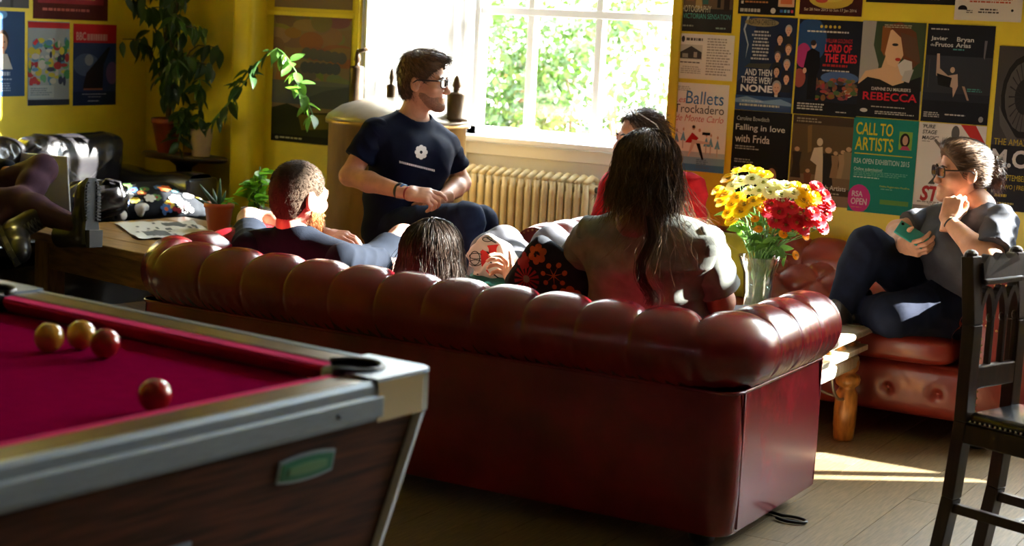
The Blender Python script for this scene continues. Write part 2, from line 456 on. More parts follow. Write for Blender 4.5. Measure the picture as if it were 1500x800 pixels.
# other walls
mb = MB(); mb.span((XL - 0.3, YB, 0), (XL, 7.9, CEIL))
struct(mb.build('wall_left', yellow, None, False))
mb = MB(); mb.span((XR, YB, 0), (XR + 0.3, 7.9, CEIL)); struct(mb.build('wall_right', cream_wall, None, False))
mb = MB(); mb.span((XL - 0.3, YB - 0.3, 0), (XR + 0.3, YB, CEIL)); struct(mb.build('wall_rear', cream_wall, None, False))
mb = MB(); mb.span((XL - 0.3, YB - 0.3, CEIL), (XR + 0.3, 8.0, CEIL + 0.15)); struct(mb.build('ceiling', ceil_mat, None, False))
# boxed pilaster left of the window poster, rounded edges; its window-side face catches daylight
mb = MB(); mb.span((-5.80, WY - 0.125, 0), (-5.655, WY + 0.02, CEIL), 0.03, 3); struct(mb.build('trim_2', yellow, None))
# yellow moulding beside the window and around the framed poster
mb = MB(); mb.span((N1a - 0.035, WY - 0.02, 0), (N1a - 0.002, WY + 0.02, 3.4), 0.006); mb.span((N1b + 0.002, WY - 0.02, 0), (N1b + 0.05, WY + 0.02, 3.4), 0.006)
mb.span((N1a - 0.60, WY - 0.015, 1.545), (N1a - 0.03, WY + 0.02, 1.57), 0.004)
struct(mb.build('trim_3', yellow, None, False))
bb = mat('brown_baseboard', (0.05, 0.028, 0.012), 0.4)
mb = MB(); mb.span((N1b, WY - 0.025, 0), (N2b + 0.8, WY + 0.01, 0.18), 0.006); mb.span((XL, WY - 0.025, 0), (N1a, WY + 0.01, 0.18), 0.006); struct(mb.build('baseboard_back', bb, None, False))
mb = MB(); mb.span((XL - 0.01, YB, 0), (XL + 0.025, WY, 0.18), 0.006); struct(mb.build('baseboard_left', bb, None, False))

# ================================================================== posters
def text_mesh(body, shear=0.0, bold=0.0):
    cu = bpy.data.curves.new('t', 'FONT'); cu.body = body; cu.shear = shear; cu.offset = bold; cu.resolution_u = 3; cu.align_x = 'LEFT'
    o = bpy.data.objects.new('t', cu); COL.objects.link(o)
    dg = bpy.context.evaluated_depsgraph_get(); me = bpy.data.meshes.new_from_object(o.evaluated_get(dg))
    v = np.array([q.co[:] for q in me.vertices]); f = [tuple(p.vertices) for p in me.polygons]
    bpy.data.objects.remove(o); bpy.data.curves.remove(cu); bpy.data.meshes.remove(me)
    mn, mx = v.min(0), v.max(0); v[:, :2] = (v[:, :2] - mn[:2]) / np.maximum(mx - mn, 1e-6)[:2]
    return v, f
def lines(u0, v0, u1, v1, n, col, fill=0.55, center=False, seed=1):
    """rows of small illegible print"""
    r = random.Random(seed); out = []; rh = (v1 - v0) / n
    for i in range(n):
        y = v0 + i * rh; end = u0 + (u1 - u0) * r.uniform(0.72, 1.0); off = ((u1 - end) / 2) if center else 0; x = u0
        while x < end:
            w = r.uniform(0.02, 0.07); out.append(('r', col, x + off, y, min(x + w, end) + off, y + rh * fill)); x += w + 0.012
    return out
def bust(u, v, s, skin=(0.62, 0.36, 0.24), hair=(0.05, 0.03, 0.02), cloth=(0.02, 0.02, 0.025), asp=1.0):
    a = s * asp
    return [('p', cloth, [(u - a * 1.5, v + s * 3.2), (u - a * 1.3, v + s * 1.7), (u - a * 0.4, v + s * 1.1), (u + a * 0.4, v + s * 1.1), (u + a * 1.3, v + s * 1.7), (u + a * 1.5, v + s * 3.2)]),
            ('e', hair, u, v - s * 0.18, a * 1.0, s * 1.12), ('r', skin, u - a * 0.35, v + s * 0.6, u + a * 0.35, v + s * 1.35), ('e', skin, u, v + s * 0.12, a * 0.78, s * 0.98),
            ('e', (0.12, 0.06, 0.04), u - a * 0.3, v, a * 0.13, s * 0.08), ('e', (0.12, 0.06, 0.04), u + a * 0.3, v, a * 0.13, s * 0.08), ('e', (0.4, 0.1, 0.08), u, v + s * 0.6, a * 0.25, s * 0.08)]
def figure2d(u, v, h, cloth, skin=(0.62, 0.38, 0.26), asp=1.4, lean=0.0):
    w = h * 0.16 * asp
    return [('p', cloth, [(u - w + lean * h * .5, v + h * 0.16), (u + w + lean * h * .5, v + h * 0.16), (u + w * 0.7, v + h * 0.52), (u + w * 1.1, v + h), (u - w * 1.1, v + h), (u - w * 0.7, v + h * 0.52)]),
            ('e', skin, u + lean * h * .7, v + h * 0.075, w * 0.55, h * 0.075)]
PRINT = [0]
def poster(label, w, h, loc, rot, bg, shapes, texts, group, thick=0.002):
    m_ = MB(); m_.span((0, 0, -h), (w, thick, 0)); o = m_.build('poster', flat(bg), None, False)
    o.location = loc; o.rotation_euler = (0, 0, rot); tag(o, label, 'poster', group)
    if shapes:
        mats = []; m_ = MB(); y = -0.0004
        for s in shapes:
            mm = flat(s[1])
            if mm not in mats: mats.append(mm)
            m_.cur = mats.index(mm); y -= 0.00002
            cl = lambda t: min(max(t, 0.0), 1.0)
            if s[0] == 'r': pts = [(s[2], s[3]), (s[2], s[5]), (s[4], s[5]), (s[4], s[3])]
            elif s[0] == 'e': pts = [(s[2] + s[4] * math.cos(a), s[3] - s[5] * math.sin(a)) for a in [2 * math.pi * k / 18 for k in range(18)]]
            else: pts = s[2]
            m_.poly([(cl(u) * w, y, -cl(v) * h) for u, v in pts])
        m_.build('picture', mats, o, False)['kind'] = 'stuff'
    for t in texts:
        s, u0, v0, u1, v1, col = t[:6]; shr = t[6] if len(t) > 6 else 0; bd = t[7] if len(t) > 7 else 0
        V, Fc = text_mesh(s, shr, bd)
        vv = [((u0 + p[0] * (u1 - u0)) * w, -0.0018, -(v1 - p[1] * (v1 - v0)) * h) for p in V]
        link('lettering', meshdata('lettering', vv, Fc, flat(col), False), o)
    return o
def wallrect(tl, tr, bl, left=False):
    f = (lambda p: rX(p[0], p[1], XL)) if left else (lambda p: rY(p[0], p[1], WY))
    a, b, c = f(tl), f(tr), f(bl); ax = 1 if left else 0
    x0 = (a[ax] + c[ax]) / 2; x1 = b[ax] + (c[ax] - a[ax]) / 2; zt = (a[2] + b[2]) / 2
    w = x1 - x0; h = zt - c[2]
    return (w, h, (XL + 0.0015, x0, zt), math.pi / 2) if left else (w, h, (x0, WY - 0.0045, zt), 0.0)
GR, GL = 'theatre posters on the yellow wall', 'posters above the black sofa'
W_, K_, RED, GOLD, BLU = (0.62, 0.60, 0.57), (0.010, 0.010, 0.012), (0.45, 0.015, 0.02), (0.5, 0.36, 0.05), (0.05, 0.14, 0.36)
skn = (0.55, 0.32, 0.22)
# --- column beside the window
w, h, l, r = wallrect((995, -62), (1077, -58), (992, 45))
poster('dark poster with a brown photograph and teal heading, above the newsletter sheet', w, h, l, r, (0.03, 0.028, 0.028),
       [('r', (0.13, 0.085, 0.055), 0, 0, 1, 0.68), ('r', (0.05, 0.045, 0.04), 0.0, 0.2, 0.12, 0.68), ('r', (0.20, 0.10, 0.05), 0.16, 0.3, 0.3, 0.58), ('p', (0.35, 0.24, 0.10), [(0.36, 0.35), (0.42, 0.35), (0.46, 0.68), (0.33, 0.68)]), ('e', skn, 0.39, 0.3, 0.03, 0.05),
        ('r', (0.04, 0.13, 0.12), 0.46, 0.5, 0.56, 0.62), ('r', (0.02, 0.02, 0.02), 0.72, 0.3, 0.78, 0.66), ('r', (0.03, 0.02, 0.02), 0.84, 0.35, 0.94, 0.7)] + lines(0.05, 0.91, 0.4, 0.95, 1, (0.25, 0.25, 0.22)) + lines(0.72, 0.93, 0.95, 0.97, 1, (0.2, 0.3, 0.3)),
       [('PHOTOGRAPHY', 0.05, 0.64, 0.62, 0.73, (0.55, 0.5, 0.4)), ('A VICTORIAN SENSATION', 0.05, 0.75, 0.97, 0.82, (0.08, 0.33, 0.3))], GR)
w, h, l, r = wallrect((994, 48), (1077, 53), (990, 114))
poster('white newsletter sheet with a grey photo of a house, beside the window', w, h, l, r, (0.76, 0.72, 0.67),
       [('r', (0.52, 0.49, 0.45), 0.05, 0.24, 0.45, 0.57), ('p', (0.06, 0.055, 0.055), [(0.05, 0.42), (0.25, 0.27), (0.44, 0.40), (0.44, 0.55), (0.05, 0.55)]), ('r', (0.3, 0.28, 0.26), 0.1, 0.44, 0.2, 0.53), ('r', (0.35, 0.3, 0.25), 0.3, 0.4, 0.36, 0.52), ('e', (0.05, 0.05, 0.05), 0.1, 0.12, 0.03, 0.07)]
       + lines(0.53, 0.08, 0.96, 0.92, 14, (0.36, 0.33, 0.3), seed=3) + lines(0.08, 0.72, 0.45, 0.9, 4, (0.4, 0.37, 0.34), center=True, seed=4) + lines(0.07, 0.62, 0.46, 0.67, 1, (0.12, 0.1, 0.1), seed=5) + lines(0.16, 0.09, 0.47, 0.2, 1, (0.1, 0.09, 0.09), seed=6),
       [], GR)
w, h, l, r = wallrect((987, 120), (1069, 125), (979, 247))
dn = []
for (u, v) in ((0.12, 0.52), (0.24, 0.5), (0.74, 0.55), (0.86, 0.57), (0.66, 0.55)):
    dn += [('p', (0.16, 0.36, 0.55), [(u - 0.05, v + 0.16), (u, v + 0.05), (u + 0.05, v + 0.16)]), ('e', skn, u, v + 0.03, 0.016, 0.018), ('r', (0.5, 0.42, 0.4), u - 0.01, v + 0.14, u + 0.01, v + 0.25)]
poster('pale poster with a blue and black title over red and blue dancers', w, h, l, r, (0.80, 0.77, 0.74),
       [('r', (0.45, 0.52, 0.58), 0, 0.78, 1, 0.84), ('r', (0.22, 0.38, 0.58), 0, 0.84, 1, 0.92), ('r', (0.07, 0.2, 0.46), 0, 0.92, 1, 1)] + dn +
       [('p', RED, [(0.28, 0.68), (0.4, 0.56), (0.52, 0.62), (0.44, 0.68)]), ('p', (0.66, 0.5, 0.44), [(0.4, 0.64), (0.72, 0.66), (0.72, 0.68), (0.42, 0.69)]), ('p', (0.66, 0.5, 0.44), [(0.4, 0.66), (0.46, 0.68), (0.36, 0.84), (0.34, 0.84)]),
        ('p', K_, [(0.48, 0.68), (0.55, 0.68), (0.63, 0.86), (0.6, 0.87)]), ('e', skn, 0.42, 0.51, 0.025, 0.022), ('e', (0.04, 0.02, 0.02), 0.42, 0.495, 0.03, 0.018), ('e', skn, 0.53, 0.53, 0.022, 0.02), ('r', K_, 0.58, 0.55, 0.72, 0.58)]
       + lines(0.08, 0.04, 0.36, 0.10, 3, (0.4, 0.38, 0.36)) + lines(0.5, 0.86, 0.74, 0.97, 5, (0.1, 0.18, 0.3)),
       [('Les', 0.05, 0.155, 0.25, 0.225, (0.55, 0.12, 0.12), 0.3), ('Ballets', 0.25, 0.09, 0.92, 0.235, (0.05, 0.17, 0.40), 0.05), ('Trockadero', 0.05, 0.245, 0.94, 0.34, (0.05, 0.045, 0.045)), ('de Monte Carlo', 0.08, 0.36, 0.94, 0.435, (0.55, 0.13, 0.12), 0.3)], GR)
# --- top row, cut by the frame
w, h, l, r = wallrect((1090, -120), (1174, -116), (1082, 20))
poster('black poster with a row of small colour logos, above the lightning poster', w, h, l, r, K_,
       [('r', (0.5, 0.3, 0.18), 0.7, 0.78, 0.98, 0.91), ('r', (0.45, 0.12, 0.04), 0.74, 0.81, 0.94, 0.88), ('e', (0.5, 0.48, 0.45), 0.62, 0.955, 0.045, 0.03), ('r', (0.03, 0.1, 0.4), 0.74, 0.94, 0.79, 0.97), ('r', (0.1, 0.35, 0.55), 0.81, 0.94, 0.85, 0.97), ('r', (0.2, 0.3, 0.5), 0.87, 0.94, 0.91, 0.97), ('r', (0.5, 0.05, 0.08), 0.93, 0.94, 0.97, 0.97), ('r', (0.6, 0.55, 0.5), 0.05, 0.86, 0.09, 0.89)]
       + lines(0.12, 0.8, 0.65, 0.83, 1, (0.35, 0.33, 0.3)) + lines(0.12, 0.86, 0.65, 0.89, 1, (0.4, 0.17, 0.05)) + lines(0.04, 0.94, 0.52, 0.99, 1, (0.4, 0.38, 0.36), 0.7), [], GR)
w, h, l, r = wallrect((1180, -118), (1272, -114), (1172, 21))
poster('dark red poster with a gold cloud and a date line along its foot', w, h, l, r, (0.045, 0.01, 0.01),
       [('e', (0.42, 0.30, 0.04), 0.5, 0.82, 0.36, 0.11), ('e', (0.50, 0.38, 0.06), 0.45, 0.80, 0.28, 0.06), ('e', (0.35, 0.05, 0.03), 0.35, 0.84, 0.1, 0.03), ('r', (0.2, 0.02, 0.02), 0.0, 0.0, 1.0, 0.68)],
       [('Sat 28 Nov 2015 to Sun 17 Jan 2016', 0.08, 0.925, 0.92, 0.965, (0.6, 0.5, 0.42))], GR)
w, h, l, r = wallrect((1276, -90), (1407, -85), (1269, 3))
poster('black landscape poster with fine white print, cut by the top of the picture', w, h, l, r, K_, lines(0.3, 0.9, 0.95, 0.95, 1, (0.4, 0.38, 0.36), seed=7), [], GR)
w, h, l, r = wallrect((1407, -110), (1506, -106), (1400, 29))
poster('white poster with red lines of print and a black domed logo', w, h, l, r, (0.55, 0.51, 0.46),
       [('e', K_, 0.12, 0.88, 0.07, 0.04), ('r', (0.55, 0.51, 0.46), 0.04, 0.89, 0.2, 0.94), ('e', K_, 0.86, 0.88, 0.02, 0.014)] + lines(0.1, 0.76, 0.95, 0.82, 2, (0.36, 0.07, 0.03), center=True) + lines(0.34, 0.87, 0.68, 0.93, 2, (0.06, 0.05, 0.05), center=True) + lines(0.18, 0.89, 0.3, 0.93, 2, (0.1, 0.09, 0.09)) + lines(0.1, 0.7, 0.95, 0.73, 1, (0.1, 0.09, 0.09)), [], GR)
# --- middle row
w, h, l, r = wallrect((1086, 23), (1169, 27), (1077, 160))
heads = []
for (u, v, c) in ((0.86, 0.13, (0.35, 0.33, 0.32)), (0.72, 0.23, K_), (0.88, 0.33, (0.2, 0.1, 0.05)), (0.70, 0.41, (0.1, 0.09, 0.09)), (0.87, 0.49, (0.3, 0.28, 0.27)), (0.70, 0.57, K_), (0.88, 0.64, (0.03, 0.02, 0.02))):
    heads += bust(u, v, 0.045, skn, c, (0.02, 0.02, 0.025), 1.35)
heads += bust(0.72, 0.74, 0.06, skn, (0.3, 0.28, 0.27), K_, 1.35) + [('p', (0.55, 0.53, 0.5), [(0.69, 0.82), (0.75, 0.82), (0.72, 0.9)])]
poster('night blue poster with lightning, white block title and a column of portraits', w, h, l, r, (0.012, 0.02, 0.05),
       [('p', (0.02, 0.04, 0.10), [(0.0, 0.0), (0.3, 0), (0.2, 0.6), (0, 0.7)]), ('p', (0.35, 0.4, 0.48), [(0.12, 0.0), (0.16, 0.0), (0.09, 0.14), (0.17, 0.3), (0.13, 0.45), (0.15, 0.3), (0.06, 0.14)]), ('e', (0.25, 0.2, 0.1), 0.38, 0.06, 0.3, 0.045)]
       + lines(0.22, 0.15, 0.55, 0.47, 9, (0.4, 0.4, 0.42), center=True, seed=8) + [('p', (0.05, 0.05, 0.04), [(0.12, 0.54), (0.2, 0.5), (0.6, 0.49), (0.56, 0.55)])] + heads +
       [('r', (0.03, 0.07, 0.16), 0, 0.84, 1, 1), ('p', (0.16, 0.25, 0.38), [(0, 0.88), (0.2, 0.85), (0.5, 0.89), (0.8, 0.86), (1, 0.9), (1, 0.93), (0.5, 0.92), (0, 0.92)]), ('r', (0.03, 0.06, 0.14), 0, 0.94, 1, 1)] + lines(0.08, 0.93, 0.92, 0.97, 1, (0.45, 0.42, 0.33), seed=9) + lines(0.12, 0.89, 0.55, 0.92, 1, (0.35, 0.42, 0.5), seed=10),
       [("AGATHA CHRISTIE'S", 0.14, 0.025, 0.62, 0.085, (0.05, 0.045, 0.03), 0, 0.01), ('AND THEN', 0.14, 0.555, 0.62, 0.625, (0.6, 0.6, 0.62), 0, 0.015), ('THERE WERE', 0.08, 0.64, 0.65, 0.71, (0.6, 0.6, 0.62), 0, 0.015), ('NONE', 0.08, 0.725, 0.65, 0.80, (0.66, 0.66, 0.68), 0, 0.03)], GR)
w, h, l, r = wallrect((1171, 28), (1264, 31), (1163, 166))
rs = random.Random(5)
junk = [('e', (rs.uniform(0.05, 0.3), rs.uniform(0.03, 0.12), rs.uniform(0.02, 0.06)), rs.uniform(0.25, 0.98), rs.uniform(0.60, 0.82), rs.uniform(0.02, 0.07), rs.uniform(0.012, 0.035)) for _ in range(70)]
poster('black poster with a red block title beside a man in a suit', w, h, l, r, (0.01, 0.012, 0.02),
       [('e', (0.02, 0.06, 0.16), 0.2, 0.22, 0.26, 0.24), ('e', (0.35, 0.03, 0.14), 0.1, 0.38, 0.12, 0.13), ('e', (0.25, 0.06, 0.05), 0.06, 0.62, 0.1, 0.1), ('e', (0.05, 0.1, 0.25), 0.7, 0.6, 0.3, 0.07), ('e', (0.4, 0.36, 0.3), 0.84, 0.76, 0.08, 0.04)] + junk +
       [('p', (0.006, 0.006, 0.008), [(0.16, 0.34), (0.24, 0.3), (0.36, 0.34), (0.38, 0.5), (0.34, 0.58), (0.34, 0.84), (0.2, 0.84), (0.2, 0.58), (0.12, 0.5)]), ('e', skn, 0.26, 0.265, 0.04, 0.04), ('e', (0.03, 0.02, 0.02), 0.25, 0.245, 0.045, 0.03), ('e', skn, 0.14, 0.54, 0.03, 0.03), ('r', (0.008, 0.008, 0.01), 0.0, 0.86, 1, 1)]
       + [('e', GOLD, 0.36 + 0.07 * k, 0.07, 0.022, 0.016) for k in range(5)] + lines(0.14, 0.115, 0.92, 0.145, 1, (0.55, 0.53, 0.5), seed=11) + lines(0.42, 0.52, 0.92, 0.545, 1, (0.4, 0.38, 0.36), seed=12) + lines(0.42, 0.46, 0.94, 0.49, 1, (0.3, 0.02, 0.02), 0.8, seed=14) + lines(0.06, 0.88, 0.6, 0.96, 3, (0.4, 0.38, 0.36), seed=13) + lines(0.68, 0.95, 0.9, 0.97, 1, (0.35, 0.33, 0.3)),
       [("WILLIAM GOLDING'S", 0.44, 0.19, 0.86, 0.235, (0.34, 0.02, 0.03), 0, 0.01), ('LORD OF', 0.44, 0.25, 0.86, 0.335, (0.48, 0.02, 0.035), 0, 0.03), ('THE FLIES', 0.44, 0.35, 0.95, 0.44, (0.48, 0.02, 0.035), 0, 0.03)], GR)
w, h, l, r = wallrect((1265, 30), (1358, 34), (1254, 170))
poster('poster of a painted woman in a black gown above a red title', w, h, l, r, (0.30, 0.28, 0.26),
       [('p', (0.04, 0.06, 0.03), [(0.22, 0), (1, 0), (1, 0.7), (0.3, 0.7), (0.3, 0.45), (0.2, 0.25)]), ('p', (0.12, 0.04, 0.02), [(0.32, 0.05), (0.6, 0.0), (0.85, 0.1), (0.95, 0.4), (0.8, 0.5), (0.6, 0.3), (0.4, 0.3)]), ('p', (0.55, 0.34, 0.2), [(0, 0.64), (0.1, 0.52), (0.35, 0.48), (0.4, 0.36), (0.62, 0.44), (0.7, 0.55), (0.75, 0.7), (0.0, 0.7)]),
        ('p', (0.6, 0.37, 0.22), [(0.36, 0.12), (0.48, 0.08), (0.62, 0.16), (0.68, 0.34), (0.58, 0.47), (0.44, 0.44), (0.37, 0.3)]), ('p', (0.2, 0.07, 0.02), [(0.32, 0.05), (0.46, 0.05), (0.42, 0.2), (0.38, 0.36), (0.32, 0.3)]), ('e', (0.02, 0.02, 0.02), 0.54, 0.235, 0.05, 0.015), ('e', (0.4, 0.03, 0.02), 0.6, 0.385, 0.045, 0.018), ('p', (0.1, 0.05, 0.03), [(0.6, 0.1), (0.86, 0.16), (0.95, 0.42), (0.7, 0.34), (0.66, 0.2)]),
        ('p', K_, [(0.0, 0.66), (0.14, 0.58), (0.34, 0.6), (0.55, 0.66), (0.8, 0.6), (0.98, 0.55), (1, 1), (0, 1)]), ('p', (0.5, 0.48, 0.46), [(0.6, 0.44), (0.7, 0.38), (0.82, 0.4), (0.84, 0.5), (0.74, 0.58), (0.66, 0.54)]), ('p', (0.38, 0.36, 0.35), [(0.72, 0.5), (0.86, 0.48), (0.8, 0.62), (0.68, 0.6)]), ('e', (0.5, 0.48, 0.45), 0.12, 0.93, 0.06, 0.02)]
       + lines(0.28, 0.03, 0.85, 0.07, 2, (0.3, 0.28, 0.2), center=True) + lines(0.15, 0.88, 0.85, 0.9, 1, (0.35, 0.33, 0.3), center=True) + lines(0.3, 0.93, 0.95, 0.97, 2, (0.4, 0.38, 0.36)),
       [("DAPHNE DU MAURIER'S", 0.22, 0.68, 0.84, 0.715, (0.5, 0.48, 0.46), 0, 0.012), ('REBECCA', 0.09, 0.735, 0.95, 0.82, (0.46, 0.016, 0.03), 0, 0.018)], GR)
w, h, l, r = wallrect((1361, 35), (1460, 38), (1348, 177))
poster('charcoal poster with two short white headings and a leaping dancer', w, h, l, r, (0.012, 0.013, 0.018),
       [('r', (0.03, 0.033, 0.042), 0.0, 0.32, 1, 0.78), ('r', (0.02, 0.022, 0.03), 0.0, 0.7, 1, 0.78), ('r', (0.05, 0.05, 0.06), 0.06, 0.36, 0.075, 0.65), ('p', (0.4, 0.28, 0.22), [(0.17, 0.3), (0.21, 0.3), (0.23, 0.45), (0.36, 0.52), (0.5, 0.5), (0.52, 0.62), (0.46, 0.74), (0.44, 0.64), (0.3, 0.6), (0.18, 0.52)]), ('p', (0.01, 0.01, 0.012), [(0.19, 0.5), (0.42, 0.54), (0.4, 0.64), (0.22, 0.62)]), ('e', (0.42, 0.29, 0.22), 0.42, 0.46, 0.035, 0.03), ('p', (0.3, 0.2, 0.16), [(0.58, 0.62), (0.62, 0.62), (0.7, 0.76), (0.67, 0.76)]), ('p', (0.12, 0.11, 0.12), [(0.86, 0.15), (0.9, 0.15), (0.88, 0.34), (0.86, 0.32)]),
        ('e', (0.3, 0.29, 0.28), 0.9, 0.945, 0.035, 0.03)] + lines(0.05, 0.045, 0.4, 0.07, 1, (0.4, 0.38, 0.36)) + lines(0.4, 0.245, 0.62, 0.27, 1, (0.06, 0.25, 0.25)) + lines(0.66, 0.64, 0.92, 0.68, 2, (0.05, 0.22, 0.2)) + lines(0.04, 0.9, 0.32, 0.96, 3, (0.4, 0.38, 0.36)) + lines(0.36, 0.91, 0.76, 0.935, 1, (0.4, 0.38, 0.36)),
       [('Javier', 0.06, 0.125, 0.31, 0.175, (0.58, 0.56, 0.54), 0, 0.015), ('de', 0.06, 0.2, 0.125, 0.225, (0.58, 0.56, 0.54)), ('Frutos', 0.135, 0.185, 0.40, 0.23, (0.58, 0.56, 0.54), 0, 0.015), ('Bryan', 0.45, 0.125, 0.70, 0.185, (0.58, 0.56, 0.54), 0, 0.015), ('Arias', 0.44, 0.185, 0.66, 0.23, (0.58, 0.56, 0.54), 0, 0.015)], GR)
w, h, l, r = wallrect((1462, 67), (1534, 70), (1446, 306))
wheel = []
for k in range(22):
    a = 2 * math.pi * k / 22
    wheel.append(('p', (0.025, 0.024, 0.024), [(0.62 + 0.34 * math.cos(a), 0.30 - 0.22 * math.sin(a)), (0.62 + 0.34 * math.cos(a + .05), 0.30 - 0.22 * math.sin(a + .05)), (0.62 + 0.05 * math.cos(a + .1), 0.30 - 0.03 * math.sin(a + .1)), (0.62 + 0.05 * math.cos(a), 0.30 - 0.03 * math.sin(a))]))
poster('tall charcoal poster with a dark ring and yellow lines behind the seated woman', w, h, l, r, (0.055, 0.05, 0.048),
       [('e', (0.015, 0.014, 0.014), 0.62, 0.30, 0.50, 0.255), ('e', (0.075, 0.07, 0.068), 0.62, 0.30, 0.42, 0.215), ('e', (0.02, 0.02, 0.02), 0.62, 0.3, 0.22, 0.11)] + wheel + [('p', (0.09, 0.085, 0.08), [(0.1, 0.36), (0.2, 0.42), (0.5, 0.55), (0.7, 0.62), (0.4, 0.6), (0.15, 0.48)]), ('r', (0.02, 0.02, 0.022), 0, 0.6, 1, 1)] + lines(0.2, 0.95, 0.7, 0.97, 1, (0.35, 0.3, 0.1)) + lines(0.16, 0.9, 0.5, 0.93, 1, (0.42, 0.32, 0.03)),
       [('THE AMAZING', 0.06, 0.56, 1.0, 0.6, (0.42, 0.32, 0.03)), ('M.C.', 0.05, 0.625, 0.85, 0.735, (0.5, 0.48, 0.47), 0, 0.03), ('5 SEPTEMBER', 0.2, 0.78, 0.8, 0.815, (0.42, 0.32, 0.03)), ('TWO | FREE', 0.3, 0.84, 0.8, 0.875, (0.42, 0.32, 0.03))], GR)
# --- lower row
w, h, l, r = wallrect((1076, 161), (1161, 166), (1067, 298))
poster('black poster with a white two-line title and small red portrait behind the bouquet', w, h, l, r, (0.012, 0.012, 0.013),
       bust(0.72, 0.66, 0.09, (0.5, 0.25, 0.16), (0.02, 0.014, 0.012), (0.3, 0.03, 0.03), 1.2) + lines(0.06, 0.37, 0.5, 0.42, 2, (0.3, 0.29, 0.28)) + lines(0.06, 0.51, 0.42, 0.56, 2, (0.3, 0.29, 0.28)) + lines(0.06, 0.6, 0.45, 0.63, 1, (0.45, 0.43, 0.42)),
       [('Caroline Bowditch', 0.06, 0.06, 0.62, 0.105, (0.45, 0.44, 0.43)), ('Falling in love', 0.05, 0.145, 0.9, 0.225, (0.62, 0.6, 0.58), 0, 0.008), ('with Frida', 0.05, 0.255, 0.65, 0.335, (0.62, 0.6, 0.58), 0, 0.008)], GR)
w, h, l, r = wallrect((1163, 168), (1252, 173), (1154, 296))
fg = []
for (u, v, hh, c) in ((0.1, 0.36, 0.35, (0.03, 0.02, 0.015)), (0.30, 0.6, 0.3, (0.14, 0.05, 0.025)), (0.62, 0.34, 0.45, (0.02, 0.015, 0.012)), (0.74, 0.38, 0.3, (0.22, 0.13, 0.07)), (0.86, 0.36, 0.32, (0.28, 0.18, 0.10)), (0.95, 0.32, 0.36, (0.2, 0.14, 0.08))): fg += figure2d(u, v, hh, c, (0.4, 0.24, 0.14))
poster('brown painting poster with a woman in white among dark figures', w, h, l, r, (0.045, 0.028, 0.016),
       [('r', (0.09, 0.055, 0.025), 0, 0.1, 1, 0.7), ('p', (0.16, 0.09, 0.03), [(0.25, 0.12), (0.32, 0.1), (0.34, 0.4), (0.28, 0.42)]), ('r', (0.16, 0.1, 0.055), 0.0, 0.66, 1, 0.8), ('r', (0.2, 0.13, 0.09), 0, 0.88, 1, 1)] + fg +
       [('p', (0.5, 0.4, 0.3), [(0.38, 0.36), (0.52, 0.34), (0.54, 0.5), (0.56, 0.76), (0.42, 0.76), (0.44, 0.55), (0.33, 0.5)]), ('e', (0.5, 0.38, 0.28), 0.47, 0.29, 0.05, 0.045)] + lines(0.06, 0.03, 0.5, 0.09, 2, (0.22, 0.18, 0.13)) + lines(0.5, 0.85, 0.95, 0.88, 1, (0.3, 0.26, 0.22)),
       [('Scottish Artists', 0.34, 0.765, 0.95, 0.82, (0.55, 0.5, 0.44), 0, 0.01)], GR)
w, h, l, r = wallrect((1253, 171), (1348, 178), (1240, 308))
G_ = (0.012, 0.18, 0.145); YG = (0.55, 0.45, 0.02)
poster('green poster with a yellow CALL TO ARTISTS heading and a pink disc', w, h, l, r, G_,
       [('r', (0.18, 0.33, 0.06), 0.72, 0.12, 0.92, 0.31), ('e', (0.02, 0.014, 0.012), 0.81, 0.21, 0.075, 0.075), ('e', (0.45, 0.25, 0.18), 0.815, 0.21, 0.042, 0.05), ('p', (0.35, 0.05, 0.12), [(0.74, 0.31), (0.78, 0.27), (0.86, 0.27), (0.9, 0.31)]), ('r', YG, 0.05, 0.375, 0.94, 0.385), ('r', (0.10, 0.22, 0.05), 0.5, 0.85, 0.94, 0.90), ('e', (0.48, 0.03, 0.20), 0.17, 0.86, 0.18, 0.15)]
       + lines(0.06, 0.565, 0.9, 0.62, 3, (0.12, 0.33, 0.27), seed=15) + lines(0.06, 0.625, 0.55, 0.645, 1, (0.4, 0.5, 0.47), seed=16) + lines(0.5, 0.735, 0.75, 0.75, 1, (0.2, 0.36, 0.3)) + lines(0.06, 0.95, 0.27, 0.96, 1, (0.6, 0.25, 0.1)),
       [('CALL TO', 0.05, 0.05, 0.62, 0.18, YG, 0, 0.012), ('ARTISTS', 0.05, 0.205, 0.64, 0.345, YG, 0, 0.012), ('RSA OPEN EXHIBITION 2015', 0.05, 0.43, 0.91, 0.485, (0.45, 0.52, 0.5), 0, 0.008), ('Online submission!', 0.06, 0.525, 0.5, 0.56, (0.4, 0.5, 0.47), 0, 0.01), ('Online Registration Deadline', 0.48, 0.70, 0.94, 0.725, YG), ('RSA', 0.06, 0.78, 0.23, 0.84, (0.6, 0.5, 0.54), 0, 0.02), ('OPEN', 0.05, 0.855, 0.3, 0.925, (0.6, 0.5, 0.54), 0, 0.02)], GR)
w, h, l, r = wallrect((1348, 179), (1447, 185), (1336, 305))
